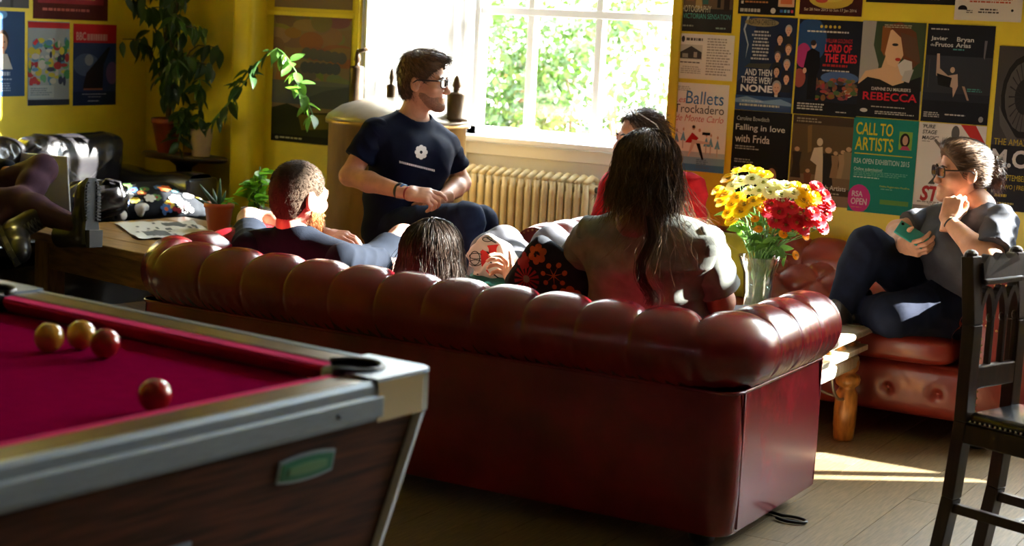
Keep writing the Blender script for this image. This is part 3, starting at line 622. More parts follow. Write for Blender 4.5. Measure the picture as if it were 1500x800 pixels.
poster('off-white poster with a red corner banner and black slogan', w, h, l, r, (0.66, 0.62, 0.58),
       [('p', (0.42, 0.03, 0.03), [(0.62, 0), (0.84, 0), (1, 0.2), (1, 0.36)]), ('e', (0.1, 0.09, 0.085), 0.55, 0.10, 0.06, 0.085), ('r', (0.16, 0.13, 0.11), 0.53, 0.17, 0.56, 0.3), ('p', (0.14, 0.12, 0.1), [(0.24, 0.2), (0.28, 0.19), (0.55, 0.38), (0.5, 0.42)]), ('p', (0.12, 0.1, 0.09), [(0.44, 0.3), (0.7, 0.28), (0.72, 0.5), (0.5, 0.52)]), ('p', (0.06, 0.055, 0.05), [(0.26, 0.5), (0.5, 0.46), (0.56, 0.56), (0.36, 0.6), (0.3, 0.7), (0.2, 0.7), (0.28, 0.62)]), ('r', (0.24, 0.2, 0.17), 0, 0.95, 1, 1)]
       + lines(0.06, 0.9, 0.5, 0.93, 1, (0.3, 0.27, 0.25)) + lines(0.06, 0.21, 0.22, 0.225, 1, (0.2, 0.18, 0.17)),
       [("'PURE", 0.06, 0.02, 0.25, 0.065, (0.03, 0.028, 0.028), 0.15, 0.02), ('STAGE', 0.06, 0.085, 0.28, 0.13, (0.03, 0.028, 0.028), 0.15, 0.02), ("MAGIC'", 0.06, 0.15, 0.31, 0.195, (0.03, 0.028, 0.028), 0.15, 0.02), ('STOMP', 0.1, 0.72, 0.9, 0.9, (0.36, 0.035, 0.035), 0.2, 0.04), ('TUE 6 TO SAT 10', 0.22, 0.92, 0.7, 0.945, (0.06, 0.05, 0.05))], GR)
# --- tall landscape posters between the pilaster and the window
for (tl, tr, bl, lab, top) in (((403, 18), (517, 24), (397, 205), 'tall moody cloudscape poster with dark blue lettering, left of the window', False), ((406, -150), (521, -144), (404, 10), 'brown cloud poster above the tall cloudscape poster', True)):
    w, h, l, r = wallrect(tl, tr, bl)
    rs = random.Random(3 if top else 4)
    sh_ = [('e', tuple(c * rs.uniform(0.55, 1.3) for c in (0.17, 0.115, 0.085)), rs.uniform(0, 1), rs.uniform(0, 0.62), rs.uniform(0.08, 0.22), rs.uniform(0.03, 0.08)) for _ in range(40)]
    tx = []
    if not top:
        sh_ += [('r', (0.07, 0.075, 0.11), 0.0, 0.52, 1, 0.7), ('p', (0.045, 0.05, 0.085), [(0.4, 0.66), (0.7, 0.58), (1, 0.54), (1, 0.72), (0.4, 0.72)]), ('e', (0.1, 0.1, 0.13), 0.6, 0.53, 0.4, 0.02), ('p', (0.02, 0.022, 0.01), [(0, 0.74), (0.2, 0.70), (0.5, 0.76), (1, 0.74), (1, 0.95), (0, 0.95)]), ('p', (0.09, 0.07, 0.015), [(0.35, 0.78), (0.9, 0.76), (1, 0.86), (0.4, 0.9)]), ('r', (0.008, 0.008, 0.008), 0, 0.945, 1, 1), ('e', (0.3, 0.28, 0.26), 0.08, 0.972, 0.025, 0.012)]
        sh_ += [('e', (0.075, 0.07, 0.10), 0.44 + 0.09 * k, 0.30 + 0.005 * k, 0.065, 0.045) for k in range(6)] + [('e', (0.055, 0.055, 0.09), 0.42 + 0.08 * k, 0.41, 0.06, 0.045) for k in range(6)] + lines(0.12, 0.962, 0.5, 0.985, 1, (0.35, 0.33, 0.31))
    poster(lab, w, h, (l[0], l[1], l[2]), r, (0.17, 0.115, 0.085), sh_, tx, GR)
# --- left wall
w, h, l, r = wallrect((108, 33), (171, 38), (106, 155), True)
poster('navy poster with a red heading block and a tall dark sail shape', w, h, l, r, (0.02, 0.035, 0.10),
       [('r', (0.4, 0.012, 0.02), 0, 0, 1, 0.23), ('e', (0.07, 0.1, 0.2), 0.3, 0.5, 0.3, 0.14), ('e', (0.24, 0.26, 0.32), 0.36, 0.44, 0.1, 0.07), ('e', (0.12, 0.06, 0.16), 0.9, 0.6, 0.14, 0.14), ('p', (0.012, 0.008, 0.012), [(0.22, 0.79), (0.3, 0.6), (0.8, 0.28), (0.86, 0.28), (0.7, 0.5), (0.68, 0.79)]), ('r', (0.3, 0.1, 0.05), 0.24, 0.79, 0.68, 0.81), ('r', (0.01, 0.02, 0.06), 0, 0.83, 1, 1)] + lines(0.12, 0.855, 0.85, 0.875, 1, (0.3, 0.33, 0.4), center=True) + lines(0.3, 0.89, 0.7, 0.905, 1, (0.25, 0.28, 0.36), center=True) + lines(0.34, 0.94, 0.68, 0.96, 1, (0.4, 0.43, 0.5)) + lines(0.31, 0.12, 0.94, 0.22, 1, (0.45, 0.22, 0.2), 0.8),
       [('BBC', 0.06, 0.1, 0.28, 0.2, (0.5, 0.32, 0.3), 0, 0.02)], GL)
w, h, l, r = wallrect((43, 30), (104, 33), (38, 155), True)
rs = random.Random(9)
conf = [('e', rs.choice([(0.3, 0.03, 0.04), (0.05, 0.22, 0.1), (0.08, 0.2, 0.36), (0.45, 0.4, 0.05), (0.45, 0.45, 0.45), (0.03, 0.04, 0.09), (0.1, 0.3, 0.15)]), rs.uniform(0.03, 0.97), rs.uniform(0.22, 0.74), rs.uniform(0.03, 0.1), rs.uniform(0.02, 0.06)) for _ in range(90)]
poster('busy multicoloured collage poster with a red band along its top', w, h, l, r, (0.28, 0.33, 0.38), [('r', (0.36, 0.02, 0.025), 0, 0.01, 1, 0.08)] + conf + [('p', (0.4, 0.03, 0.04), [(0.1, 0.26), (0.2, 0.2), (0.24, 0.24), (0.16, 0.29)]), ('r', (0.36, 0.42, 0.46), 0, 0.76, 0.62, 0.91), ('r', (0.02, 0.025, 0.04), 0, 0.93, 1, 1)] + lines(0.06, 0.79, 0.58, 0.89, 4, (0.15, 0.2, 0.25)), [], GL)
w, h, l, r = wallrect((-30, 13), (39, 19), (-36, 142), True)
poster('navy poster with a bust portrait of a person in a white collar', w, h, l, r, (0.028, 0.065, 0.16), bust(0.52, 0.36, 0.11, skn, (0.04, 0.025, 0.02), (0.03, 0.03, 0.04), 1.2) + [('p', (0.5, 0.49, 0.47), [(0.42, 0.5), (0.62, 0.5), (0.74, 0.68), (0.5, 0.68)]), ('e', (0.12, 0.3, 0.6), 0.5, 0.04, 0.12, 0.05), ('r', (0.028, 0.065, 0.16), 0, 0.69, 1, 1)] + lines(0.3, 0.79, 0.85, 0.82, 1, (0.3, 0.36, 0.5)) + lines(0.3, 0.84, 0.8, 0.95, 4, (0.25, 0.32, 0.46)) + lines(0.3, 0.71, 0.8, 0.76, 1, (0.4, 0.46, 0.58), 0.9), [], GL)
w, h, l, r = wallrect((50, -90), (160, -84), (47, 27), True)
poster('dark red landscape poster with a gold panel, above the collage poster', w, h, l, r, (0.07, 0.012, 0.012), [('r', (0.2, 0.02, 0.03), 0.06, 0.05, 0.94, 0.8), ('r', (0.33, 0.25, 0.06), 0.22, 0.1, 0.82, 0.74)] + lines(0.12, 0.86, 0.95, 0.92, 1, (0.4, 0.12, 0.1)), [], GL)
w, h, l, r = wallrect((-30, -80), (44, -76), (-33, 9), True)
poster('grey photograph poster cut by the corner of the picture', w, h, l, r, (0.09, 0.09, 0.10), [('e', (0.16, 0.16, 0.17), 0.4, 0.6, 0.3, 0.2), ('r', (0.05, 0.05, 0.055), 0.62, 0.3, 0.68, 1.0)], [], GL)

# ================================================================== furniture
def leather(name, col, rough=0.30, coat=0.25):
    return mat(name, col, rough, var=0.35, vscale=5, bump=0.10, bscale=260, coat=coat)
ox = leather('oxblood_leather', (0.18, 0.008, 0.014), 0.25, 0.2)
ox2 = leather('red_brown_leather', (0.20, 0.022, 0.014), 0.34)
blk = leather('black_leather', (0.012, 0.011, 0.013), 0.26, 0.3)
darkwood = mat('dark_stained_wood', (0.026, 0.010, 0.006), 0.40, var=0.4, vscale=12, stretch=(6, 6, 1), bump=0.08)
blackfoot = mat('black_foot', (0.012, 0.010, 0.009), 0.4)
brass = mat('brass_nail', (0.55, 0.36, 0.12), 0.3, 1.0)

def upath(L, D, inset, rad, step):
    """U-shaped centreline from left arm front round the back to right arm front; returns points and outward normals"""
    x, y0, y1 = L / 2 - inset, inset, D
    segs = []; P = []; N = []
    def line(a, b, n):
        d = math.dist(a, b); k = max(1, int(d / step))
        for i in range(k): t = i / k; P.append((a[0] + (b[0] - a[0]) * t, a[1] + (b[1] - a[1]) * t)); N.append(n)
    def arc(c, a0, a1):
        k = max(2, int(rad * abs(a1 - a0) / step) + 2)
        for i in range(k): a = a0 + (a1 - a0) * i / k; P.append((c[0] + rad * math.cos(a), c[1] + rad * math.sin(a))); N.append((math.cos(a), math.sin(a)))
    line((-x, y1), (-x, y0 + rad), (-1, 0)); arc((-x + rad, y0 + rad), math.pi, 1.5 * math.pi)
    line((-x + rad, y0), (x - rad, y0), (0, -1)); arc((x - rad, y0 + rad), 1.5 * math.pi, 2 * math.pi)
    line((x, y0 + rad), (x, y1), (1, 0)); P.append((x, y1)); N.append((1, 0))
    s = [0.0]
    for a, b in zip(P[:-1], P[1:]): s.append(s[-1] + math.dist(a, b))
    return P, N, s
def chesterfield(root, L, D, m, sp=0.185, zs=0.505, Rr=0.118, seats=2, over=0.062):
    """rear panel plane y = 0, seat faces +y, z up"""
    T = 0.17
    # outer shell: U-shaped panels
    Po, No, so = upath(L, D, 0.0, 0.07, 0.02); mb = MB(); n = len(Po); zl = [0.058, 0.068, 0.2, 0.35, zs]
    bul = [-0.004, 0.004, 0.007, 0.006, -0.004]
    v = []
    for (p, nn) in zip(Po, No):
        for z, b in zip(zl, bul): v.append((p[0] + nn[0] * b, p[1] + nn[1] * b, z))
        for z in (zs, 0.058): v.append((p[0] - nn[0] * T, p[1] - nn[1] * T, z))
    K = 7; f = []
    for i in range(n - 1):
        for k in range(K): f.append((i * K + k, (i + 1) * K + k, (i + 1) * K + (k + 1) % K, i * K + (k + 1) % K))
    f.append(tuple(range(K))); f.append(tuple((n - 1) * K + k for k in range(K - 1, -1, -1)))
    mb.add(v, f); body = mb.build('body', m, root)
    autosmooth(body, 50)
    # piping: welts down the corners and under the roll
    for sx in (-1, 1):
        MB().tube([(sx * (L / 2 + 0.004), 0.075, z) for z in (0.075, 0.2, 0.35, zs - 0.01)], 0.0045, 6).build('piping', m, body)
        MB().tube([(sx * (L / 2 + 0.002), D - 0.002, z) for z in (0.085, 0.25, zs)], 0.0045, 6).build('piping', m, body)
    MB().tube([(p[0] + nn[0] * 0.001, p[1] + nn[1] * 0.001, zs - 0.004) for p, nn in zip(Po, No)], 0.006, 6).build('piping', m, body)
    # the tufted roll
    ins = Rr - over; zc = zs + Rr - 0.014
    P, N, s = upath(L, D, ins, 0.12, sp / 40); nphi = 36; tot = s[-1]
    npl = round(tot / sp); sp_ = tot / npl
    def rho(sv, ph):
        t = (sv / sp_) % 1.0 - 0.5                      # pleats at t = +-0.5
        pil = (1 - abs(2 * t) ** 3.2) ** 0.75 if abs(t) < 0.5 else 0.0
        c = math.cos(ph - math.radians(95))             # strongest over the top
        A = 0.0010 + 0.022 * max(0, c) ** 4.0
        e = min(abs(t - 0.5), abs(t + 0.5)) * sp_       # metres from the pleat
        dimple = -0.020 * math.exp(-(e / 0.028) ** 2) * math.exp(-((ph - math.radians(112)) / 0.40) ** 2)
        wr = 0.0016 * math.sin(sv * 140 + ph * 5) * max(0.0, math.cos(ph + 0.9)) ** 2
        return Rr + A * (pil - 0.75) + dimple + wr - 0.003 * math.exp(-(e / 0.006) ** 2)
    v = []; f = []
    for i, (p, nn) in enumerate(zip(P, N)):
        for k in range(nphi):
            ph = 2 * math.pi * k / nphi; r = rho(s[i], ph)
            v.append((p[0] + nn[0] * r * math.cos(ph), p[1] + nn[1] * r * math.cos(ph), zc + r * math.sin(ph)))
    n = len(P)
    for i in range(n - 1):
        for k in range(nphi): f.append((i * nphi + k, (i + 1) * nphi + k, (i + 1) * nphi + (k + 1) % nphi, i * nphi + (k + 1) % nphi))
    f.append(tuple(range(nphi))); f.append(tuple((n - 1) * nphi + k for k in range(nphi - 1, -1, -1)))
    mb = MB(); mb.add(v, f); roll = mb.build('rolled_back_and_arms', m, root); autosmooth(roll, 65)
    bme = MB().ell((0, 0, 0), (0.011, 0.011, 0.006), 10, 6); bmesh_ = meshdata('button', bme.v, bme.f, m)
    for j in range(1, npl):
        sv = j * sp_; i = min(range(n), key=lambda q: abs(s[q] - sv)); ph = math.radians(112); r = rho(s[i], ph) + 0.001
        o = link('button', bmesh_, roll); o.location = (P[i][0] + N[i][0] * r * math.cos(ph), P[i][1] + N[i][1] * r * math.cos(ph), zc + r * math.sin(ph))
    # arm fronts: facing panel shaped as scroll, edged with brass nails
    for sx in (-1, 1):
        xo = sx * (L / 2 - ins); mb = MB()
        pts = [(xo + sx * 0.0 + (Rr - 0.004) * math.cos(a), D, zc + (Rr - 0.004) * math.sin(a)) for a in [math.radians(-50) + 2 * math.pi * k / 28 for k in range(29 - 5)]]
        mb.prism([(xo + (Rr - 0.006) * math.cos(2 * math.pi * k / 28), D - 0.004, zc + (Rr - 0.006) * math.sin(2 * math.pi * k / 28)) for k in range(28)], (0, 0.022, 0))
        mb.span((xo - 0.075 if sx > 0 else xo - ins + 0.01, D - 0.004, 0.085), (xo + ins - 0.01 if sx > 0 else xo + 0.075, D + 0.012, zc - 0.03), 0.006)
        fp = mb.build('arm_front', m, root); autosmooth(fp, 40)
        nm = MB()
        for k in range(26):
            a = 2 * math.pi * k / 26; nm.ell((xo + (Rr - 0.018) * math.cos(a), D + 0.019, zc + (Rr - 0.018) * math.sin(a)), (0.005, 0.003, 0.005), 6, 4)
        for k in range(14):
            for q in (-1, 1): nm.ell((xo + q * 0.058 - sx * 0.008, D + 0.013, 0.11 + k * 0.026), (0.005, 0.003, 0.005), 6, 4)
        nm.build('nail_trim', brass, fp)['kind'] = 'stuff'
    # tufted inside back and arms: diamond buttoned sheets
    zb0, zb1 = 0.40, zc + 0.02; a_, b_ = 0.20, 0.16
    def tuft(u, z): return 0.034 * math.sqrt(abs(math.sin(math.pi * (u / a_ + z / b_)) * math.sin(math.pi * (u / a_ - z / b_))))
    Li = L / 2 - T
    mb = MB(); mb.grid(lambda u, w: (-Li + 2 * Li * u, T + 0.045 + tuft(-Li + 2 * Li * u, (w - 1) * (zb1 - zb0)) - 0.10 * w ** 2, zb0 + (zb1 - zb0) * w), 160, 36)
    inner = mb.build('inside_back', m, root)
    k = -int(Li / (a_ / 2))
    while k * a_ / 2 < Li - 0.03:
        for row in range(0, 4):
            if (row + k) % 2: continue
            z = zb1 - row * b_ / 2; w = (z - zb0) / (zb1 - zb0)
            if w < 0.05 or w > 0.98: continue
            o = link('button', bmesh_, inner); o.location = (k * a_ / 2, T + 0.048 - 0.10 * w * w, z); o.rotation_euler = (math.pi / 2, 0, 0)
        k += 1
    for sx in (-1, 1):
        mb = MB(); mb.grid(lambda u, w: (sx * (L / 2 - T - 0.04 - tuft(u * (D - T), (w - 1) * (zb1 - zb0)) + 0.09 * w ** 2), T + u * (D - T - 0.01), zb0 + (zb1 - zb0) * w), 60, 30)
        mb.build('inside_arm', m, root)
    # seat deck, buttoned front rail, cushions
    MB().span((-Li - 0.02, T - 0.02, 0.12), (Li + 0.02, D - 0.03, 0.31), 0.02, 2).build('seat_deck', m, root)
    def railf(u, w):
        X = -Li + 2 * Li * u; t = (X / 0.20) % 1 - 0.5; z = 0.10 + 0.20 * w
        e = math.hypot(min(abs(t - 0.5), abs(t + 0.5)) * 0.20, (w - 0.5) * 0.20)
        return (X, D - 0.03 + 0.03 * math.sqrt(max(0, 1 - (2 * w - 1) ** 4)) - 0.016 * math.exp(-(e / 0.013) ** 2) - 0.004 * math.exp(-(e / 0.04) ** 2) + 0.002 * math.cos(8 * math.atan2((w - 0.5) * 0.2, t)) * math.exp(-((e - 0.045) / 0.03) ** 2), z)
    mb = MB(); mb.grid(railf, 220, 26); rail = mb.build('front_rail', m, root)
    k = -int(Li / 0.2) - 1
    while (k + 0.5) * 0.2 < Li:
        X = (k + 0.5) * 0.2 + 0.1
        if abs(X) < Li: o = link('button', bmesh_, rail); o.location = (X, D - 0.02, 0.20); o.rotation_euler = (math.pi / 2, 0, 0)
        k += 1
    cw = 2 * (Li - 0.045) / seats
    for k in range(seats):
        cx = -(Li - 0.045) + cw * (k + 0.5)
        def cf(u, w, cx=cx):
            a = 2 * math.pi * u; b = math.pi * (w - 0.5); sg = lambda t, e: math.copysign(abs(t) ** e, t)
            X = sg(math.cos(b), 0.25) * sg(math.cos(a), 0.2); Y = sg(math.cos(b), 0.25) * sg(math.sin(a), 0.2); Z = sg(math.sin(b), 0.5)
            crown = 0.022 * (1 - X ** 4) * (1 - Y ** 4) * (1 if Z > 0 else 0.2)
            return (cx + X * (cw / 2 - 0.004), (T + 0.05 + D + 0.02) / 2 + Y * (D - T - 0.03) / 2, 0.365 + Z * 0.058 + crown * (1 if Z > 0 else -1))
        mb = MB(); mb.grid(cf, 48, 22, cu=True); mb.build('seat_cushion', m, root)
    for (fx, fy) in ((-L / 2 + 0.12, 0.11), (L / 2 - 0.12, 0.11), (-L / 2 + 0.12, D - 0.08), (L / 2 - 0.12, D - 0.08)):
        MB().lathe([(0.030, 0), (0.040, 0.012), (0.046, 0.05), (0.042, 0.085)], 16, (fx, fy, 0)).build('foot', blackfoot, root)
# front sofa, its back to us
S1 = thing('chesterfield_sofa', 'deep oxblood leather chesterfield sofa seen from behind in the foreground', 'sofa', ((-4.14 - 1.80) / 2, 4.555, 0), 0)
chesterfield(S1, 2.34, 0.76, ox, seats=3)
# sofa under the posters, facing us
S2 = thing('chesterfield_sofa', 'red brown leather chesterfield sofa against the poster wall with people seated on it', 'sofa', (-2.50, 7.15, 0), math.pi)
chesterfield(S2, 2.14, 0.72, ox2, seats=2, zs=0.482, Rr=0.108)

# ---- black leather sofa along the left wall, facing +X (local: back at y=0, seat faces +y)
B = thing('black_sofa', 'black leather sofa with loose wrinkled back cushions against the left wall', 'sofa', (XL + 0.03, 5.28, 0), -math.pi / 2)
LB, DB = 3.30, 0.72                      # length along Y, depth along X
def pillow(cx, cy, cz, sx_, sy_, sz_, tilt, m, name, parent, wr=0.010, seed=0, e1=0.3, e2=0.35, nu=72, nv=40, wd=(1, 0, 0)):
    """soft cushion: superellipsoid with radiating wrinkles"""
    R = Matrix.Rotation(tilt, 3, 'X'); r = random.Random(seed); ph = [r.uniform(0, 6) for _ in range(6)]
    def cf(u, w):
        a = 2 * math.pi * u; b = math.pi * (w - 0.5); sg = lambda t, e: math.copysign(abs(t) ** e, t)
        X = sg(math.cos(b), e2) * sg(math.cos(a), e1); Z = sg(math.cos(b), e2) * sg(math.sin(a), e1); Y = sg(math.sin(b), 0.75)
        edge = max(abs(X), abs(Z)) ** 3
        k = wr * (0.3 + edge) * (abs(math.sin(X * 13 + 2.2 * math.sin(Z * 2.3 + ph[0]) + ph[1])) - 0.5 + 0.6 * math.sin(X * 27 + 3 * math.sin(Z * 3 + ph[2]) + ph[3]) * 0.5)
        p = Vector((X * sx_ / 2, Y * sy_ / 2 * (1 - 0.45 * edge), Z * sz_ / 2)); n = Vector((X * 0.3, 1 if Y > 0 else -1, Z * 0.5)).normalized()
        return R @ (p + n * k) + Vector((cx, cy, cz))
    mb = MB(); mb.grid(cf, nu, nv, cu=True); return mb.build(name, m, parent)
MB().span((-LB / 2, 0, 0.06), (LB / 2, DB, 0.34), 0.03, 3).build('base', blk, B)
MB().span((-LB / 2, 0, 0.2), (LB / 2, 0.17, 0.70), 0.05, 3).build('back_frame', blk, B)
for sx in (-1, 1):
    m_ = MB(); m_.grid(lambda u, w: (sx * (LB / 2 - 0.13) + 0.13 * math.copysign(abs(math.cos(2 * math.pi * u)) ** 0.5, math.cos(2 * math.pi * u)), 0.02 + (DB - 0.02) * w, 0.385 + (0.31 + 0.012 * math.sin(w * 9)) * math.copysign(abs(math.sin(2 * math.pi * u)) ** (0.55 if math.sin(2 * math.pi * u) > 0 else 0.3), math.sin(2 * math.pi * u))), 40, 16, cu=True)
    arm = m_.build('arm', blk, B)
    MB().box((sx * (LB / 2 - 0.13), DB + 0.004, 0.39), (0.235, 0.03, 0.58), 0, 0.06, 4).build('arm_front', blk, arm)
nb = 4; bwid = (LB - 0.52) / nb
for k in range(nb):
    cx = -LB / 2 + 0.26 + bwid * (k + 0.5)
    pillow(cx, 0.235, 0.665, bwid * 1.02, 0.24, 0.47, math.radians(-10), blk, 'back_cushion', B, 0.016, 20 + k)
    pillow(cx, 0.46, 0.415, bwid * 1.0, 0.17, 0.52, math.pi / 2, blk, 'seat_cushion', B, 0.006, 40 + k)
for sx in (-1, 1):
    for fy in (0.08, DB - 0.08): MB().lathe([(0.028, 0), (0.03, 0.065)], 12, (sx * (LB / 2 - 0.12), fy, 0)).build('foot', blackfoot, B)

# ---- low rustic table in front of the black sofa
TLx, TLy, TZ = -5.75, 5.53, 0.52
rust = mat('worn_pine', (0.22, 0.12, 0.035), 0.40, var=0.5, vscale=7, stretch=(1.2, 10, 6), bump=0.25, bscale=30, coat=0.12, detail=8)
rust2 = mat('worn_pine_leg', (0.20, 0.115, 0.03), 0.45, var=0.5, vscale=9, stretch=(8, 8, 1.2), bump=0.25, bscale=30, detail=8)
T1 = thing('rustic_coffee_table', 'heavy worn pine coffee table with plank top carrying potted plants and boots', 'table', (TLx, TLy, 0), math.radians(-11.5))
tw, tdp = 1.20, 0.95
for k in range(6): MB().span((0, k * tdp / 6 + 0.001, TZ - 0.042), (tw, (k + 1) * tdp / 6 - 0.001, TZ + random.uniform(-0.001, 0.001)), 0.006).build('top_plank', rust, T1, False)
for (lx, ly) in ((0.05, 0.05), (tw - 0.15, 0.05), (0.05, tdp - 0.15), (tw - 0.15, tdp - 0.15)): MB().span((lx, ly, 0), (lx + 0.10, ly + 0.10, TZ - 0.043), 0.006).build('leg', rust2, T1, False)
for (a, b) in (((0.151, 0.06), (tw - 0.151, 0.085)), ((0.151, tdp - 0.085), (tw - 0.151, tdp - 0.06)), ((0.06, 0.151), (0.085, tdp - 0.151)), ((tw - 0.085, 0.151), (tw - 0.06, tdp - 0.151))):
    MB().span((*a, TZ - 0.175), (*b, TZ - 0.044), 0.004).build('apron', rust, T1, False)
MB().span((0.06, 0.06, 0.10), (tw - 0.06, tdp - 0.06, 0.125), 0.004).build('lower_shelf', rust, T1, False)

# ---- coffee table between the chesterfields
T2 = thing('carved_coffee_table', 'pale topped coffee table with a turned honey coloured leg beside the front sofa', 'table', (-3.20, 5.62, 0))
pale = mat('limed_pale_top', (0.62, 0.55, 0.42), 0.22, var=0.15, vscale=6, stretch=(1, 8, 1), coat=0.5)
honey = mat('honey_turned_wood', (0.42, 0.19, 0.045), 0.30, var=0.45, vscale=10, stretch=(4, 4, 1.2), coat=0.3, bump=0.1, detail=8)
iron = mat('grey_iron_bracket', (0.30, 0.28, 0.26), 0.4, 0.8)
w2, d2 = 1.26, 0.72
MB().span((0, 0, 0.425), (w2, d2, 0.455), 0.014, 3).build('table_top', pale, T2)
ms = MB()
for (a, b) in (((0.05, 0.05), (w2 - 0.05, 0.05)), ((w2 - 0.05, 0.05), (w2 - 0.05, d2 - 0.05)), ((w2 - 0.05, d2 - 0.05), (0.05, d2 - 0.05)), ((0.05, d2 - 0.05), (0.05, 0.05))):
    m_ = MB(); m_.bar((*a, 0.378), (*b, 0.378), 0.09, 0.022, (0, 0, 1), 0.003)
    m_.bar((*a, 0.318), (*b, 0.318), 0.035, 0.05, (0, 0, 1), 0.012); ap = m_.build('apron', pale, T2, False)
    L_ = math.dist(a, b); k = int(L_ / 0.11); m_ = MB()
    for i in range(k):
        t = (i + 0.5) / k; q = (a[0] + (b[0] - a[0]) * t, a[1] + (b[1] - a[1]) * t)
        MB().ell((q[0], q[1], 0.38), (0.030 if a[1] == b[1] else 0.018, 0.018 if a[1] == b[1] else 0.030, 0.026), 10, 6).build('carving', honey, ap)
prof = [(0.036, 0.0), (0.040, 0.012), (0.042, 0.05), (0.044, 0.055), (0.046, 0.13), (0.042, 0.19), (0.034, 0.205), (0.030, 0.212), (0.046, 0.225), (0.050, 0.245), (0.044, 0.262), (0.028, 0.27), (0.038, 0.285), (0.042, 0.315), (0.034, 0.335)]
for (lx, ly) in ((0.07, 0.07), (w2 - 0.07, 0.07), (0.07, d2 - 0.07), (w2 - 0.07, d2 - 0.07)):
    MB().lathe(prof, 20, (lx, ly, 0)).build('turned_leg', honey, T2)
for (x0, y0, dx, dy) in ((w2 - 0.07, d2 - 0.11, 0, -1), (w2 - 0.115, d2 - 0.07, -1, 0), (w2 - 0.07, 0.11, 0, 1), (0.115, d2 - 0.07, 1, 0)):
    MB().tube([(x0 + dx * 0.16 * math.sin(t * 1.57), y0 + dy * 0.16 * math.sin(t * 1.57), 0.17 + 0.15 * (1 - math.cos(t * 1.57))) for t in [i / 8 for i in range(9)]], 0.006, 8).build('iron_bracket', iron, T2)

# ---- gothic back chair at the right edge (local: seat faces +x, back plane along y)
_c1 = rz(1434, 372, 0.96); _c2 = rz(1500, 366, 0.96); CZ = 0.96
cwid, sdep = math.dist(_c1[:2], _c2[:2]), 0.42
Cc = thing('gothic_chair', 'dark carved wooden chair with pointed arch back at the right edge', 'chair', (_c1[0], _c1[1], 0), math.atan2(_c2[1] - _c1[1], _c2[0] - _c1[0]) - math.pi / 2)
for y in (0, cwid):
    pts = [(-0.055, y, 0.0), (-0.02, y, 0.22), (0.0, y, 0.46), (0.0, y, 0.75), (-0.025, y, 0.95)]
    m_ = MB()
    for a, b in zip(pts[:-1], pts[1:]): m_.bar(a, b, 0.046, 0.042, (1, 0, 0), 0.003)
    m_.ell((-0.026, y, 0.95), (0.022, 0.023, 0.02), 12, 6); m_.build('back_post', darkwood, Cc, False)
    m_ = MB(); m_.box((sdep, y * 1.12 - 0.02, 0.215), (0.042, 0.042, 0.43), 0, 0.004); m_.build('front_leg', darkwood, Cc, False)
# carved crest rail with a wavy top
def crest(z0, amp, th):
    top = []; n = 40
    for i in range(n + 1):
        t = i / n; top.append((t, 0.948 - 0.010 * math.cos(t * math.pi * 6) - 0.006 * (2 * t - 1) ** 2))
    P = [(-0.02 - 0.0, 0.02 + (cwid - 0.04) * t, z) for t, z in top] + [(-0.012, cwid - 0.02, z0), (-0.012, 0.02, z0)]
    return P
m_ = MB(); m_.prism(crest(0.885, 0, 0), (0.026, 0, 0)); m_.build('crest_rail', darkwood, Cc, False)
MB().span((-0.016, 0.018, 0.868), (0.02, cwid - 0.018, 0.886), 0.005).build('bead_moulding', darkwood, Cc, False)
MB().span((-0.004, 0.018, 0.555), (0.02, cwid - 0.018, 0.625), 0.006).build('lower_rail', darkwood, Cc, False)
# three pointed arches with slats
aw = (cwid - 0.036) / 3
for k in range(3):
    y0 = 0.018 + k * aw; m_ = MB(); path = []
    for sgn in (0, 1):
        arc = []
        for i in range(9):
            t = i / 8; a = t * math.radians(68)
            yy = aw * 1.0 * (1 - math.cos(a)) / (1 - math.cos(math.radians(68))) * 0.5; zz = 0.76 + 0.095 * math.sin(a) / math.sin(math.radians(68))
            arc.append((0.004, y0 + (yy if sgn == 0 else aw - yy), zz))
        for a, b in zip(arc[:-1], arc[1:]): m_.bar(a, b, 0.018, 0.02, (1, 0, 0))
    m_.build('pointed_arch', darkwood, Cc, False)
for k in range(4):
    y0 = 0.018 + k * aw
    m_ = MB(); m_.span((-0.004, y0 - 0.009, 0.62), (0.014, y0 + 0.009, 0.775), 0.003); m_.ell((0.004, y0, 0.765), (0.012, 0.016, 0.018), 10, 6); m_.build('slat', darkwood, Cc, False)
for k in range(3):
    y0 = 0.018 + (k + .5) * aw; m_ = MB(); m_.prism([(0.0, y0 - 0.02, 0.82), (0.0, y0 - 0.004, 0.79), (0.0, y0 + 0.004, 0.79), (0.0, y0 + 0.02, 0.82), (0.0, y0 + aw * .42, 0.87), (0.0, y0 - aw * .42, 0.87)], (0.012, 0, 0))
m_ = MB()
m_.span((0.0, -0.018, 0.395), (sdep + 0.02, 0.008, 0.455), 0.004); m_.span((0.0, cwid - 0.008, 0.395), (sdep + 0.02, cwid + 0.018, 0.455), 0.004); m_.span((sdep - 0.008, 0, 0.395), (sdep + 0.02, cwid, 0.455), 0.004); m_.span((-0.01, 0, 0.395), (0.015, cwid, 0.455), 0.004)
m_.build('seat_rail', darkwood, Cc, False)
MB().span((0.02, -0.012, 0.455), (sdep + 0.025, cwid + 0.012, 0.492), 0.018, 3).build('seat_pad', blk, Cc)
m_ = MB()
for k in range(24): m_.ell((0.03 + k * 0.0172, -0.014, 0.464), (0.005, 0.004, 0.005), 6, 4); m_.ell((0.03 + k * 0.0172, cwid + 0.014, 0.464), (0.005, 0.004, 0.005), 6, 4)
m_.build('nail_trim', mat('silver_nail', (0.7, 0.7, 0.7), 0.25, 1.0), Cc)['kind'] = 'stuff'
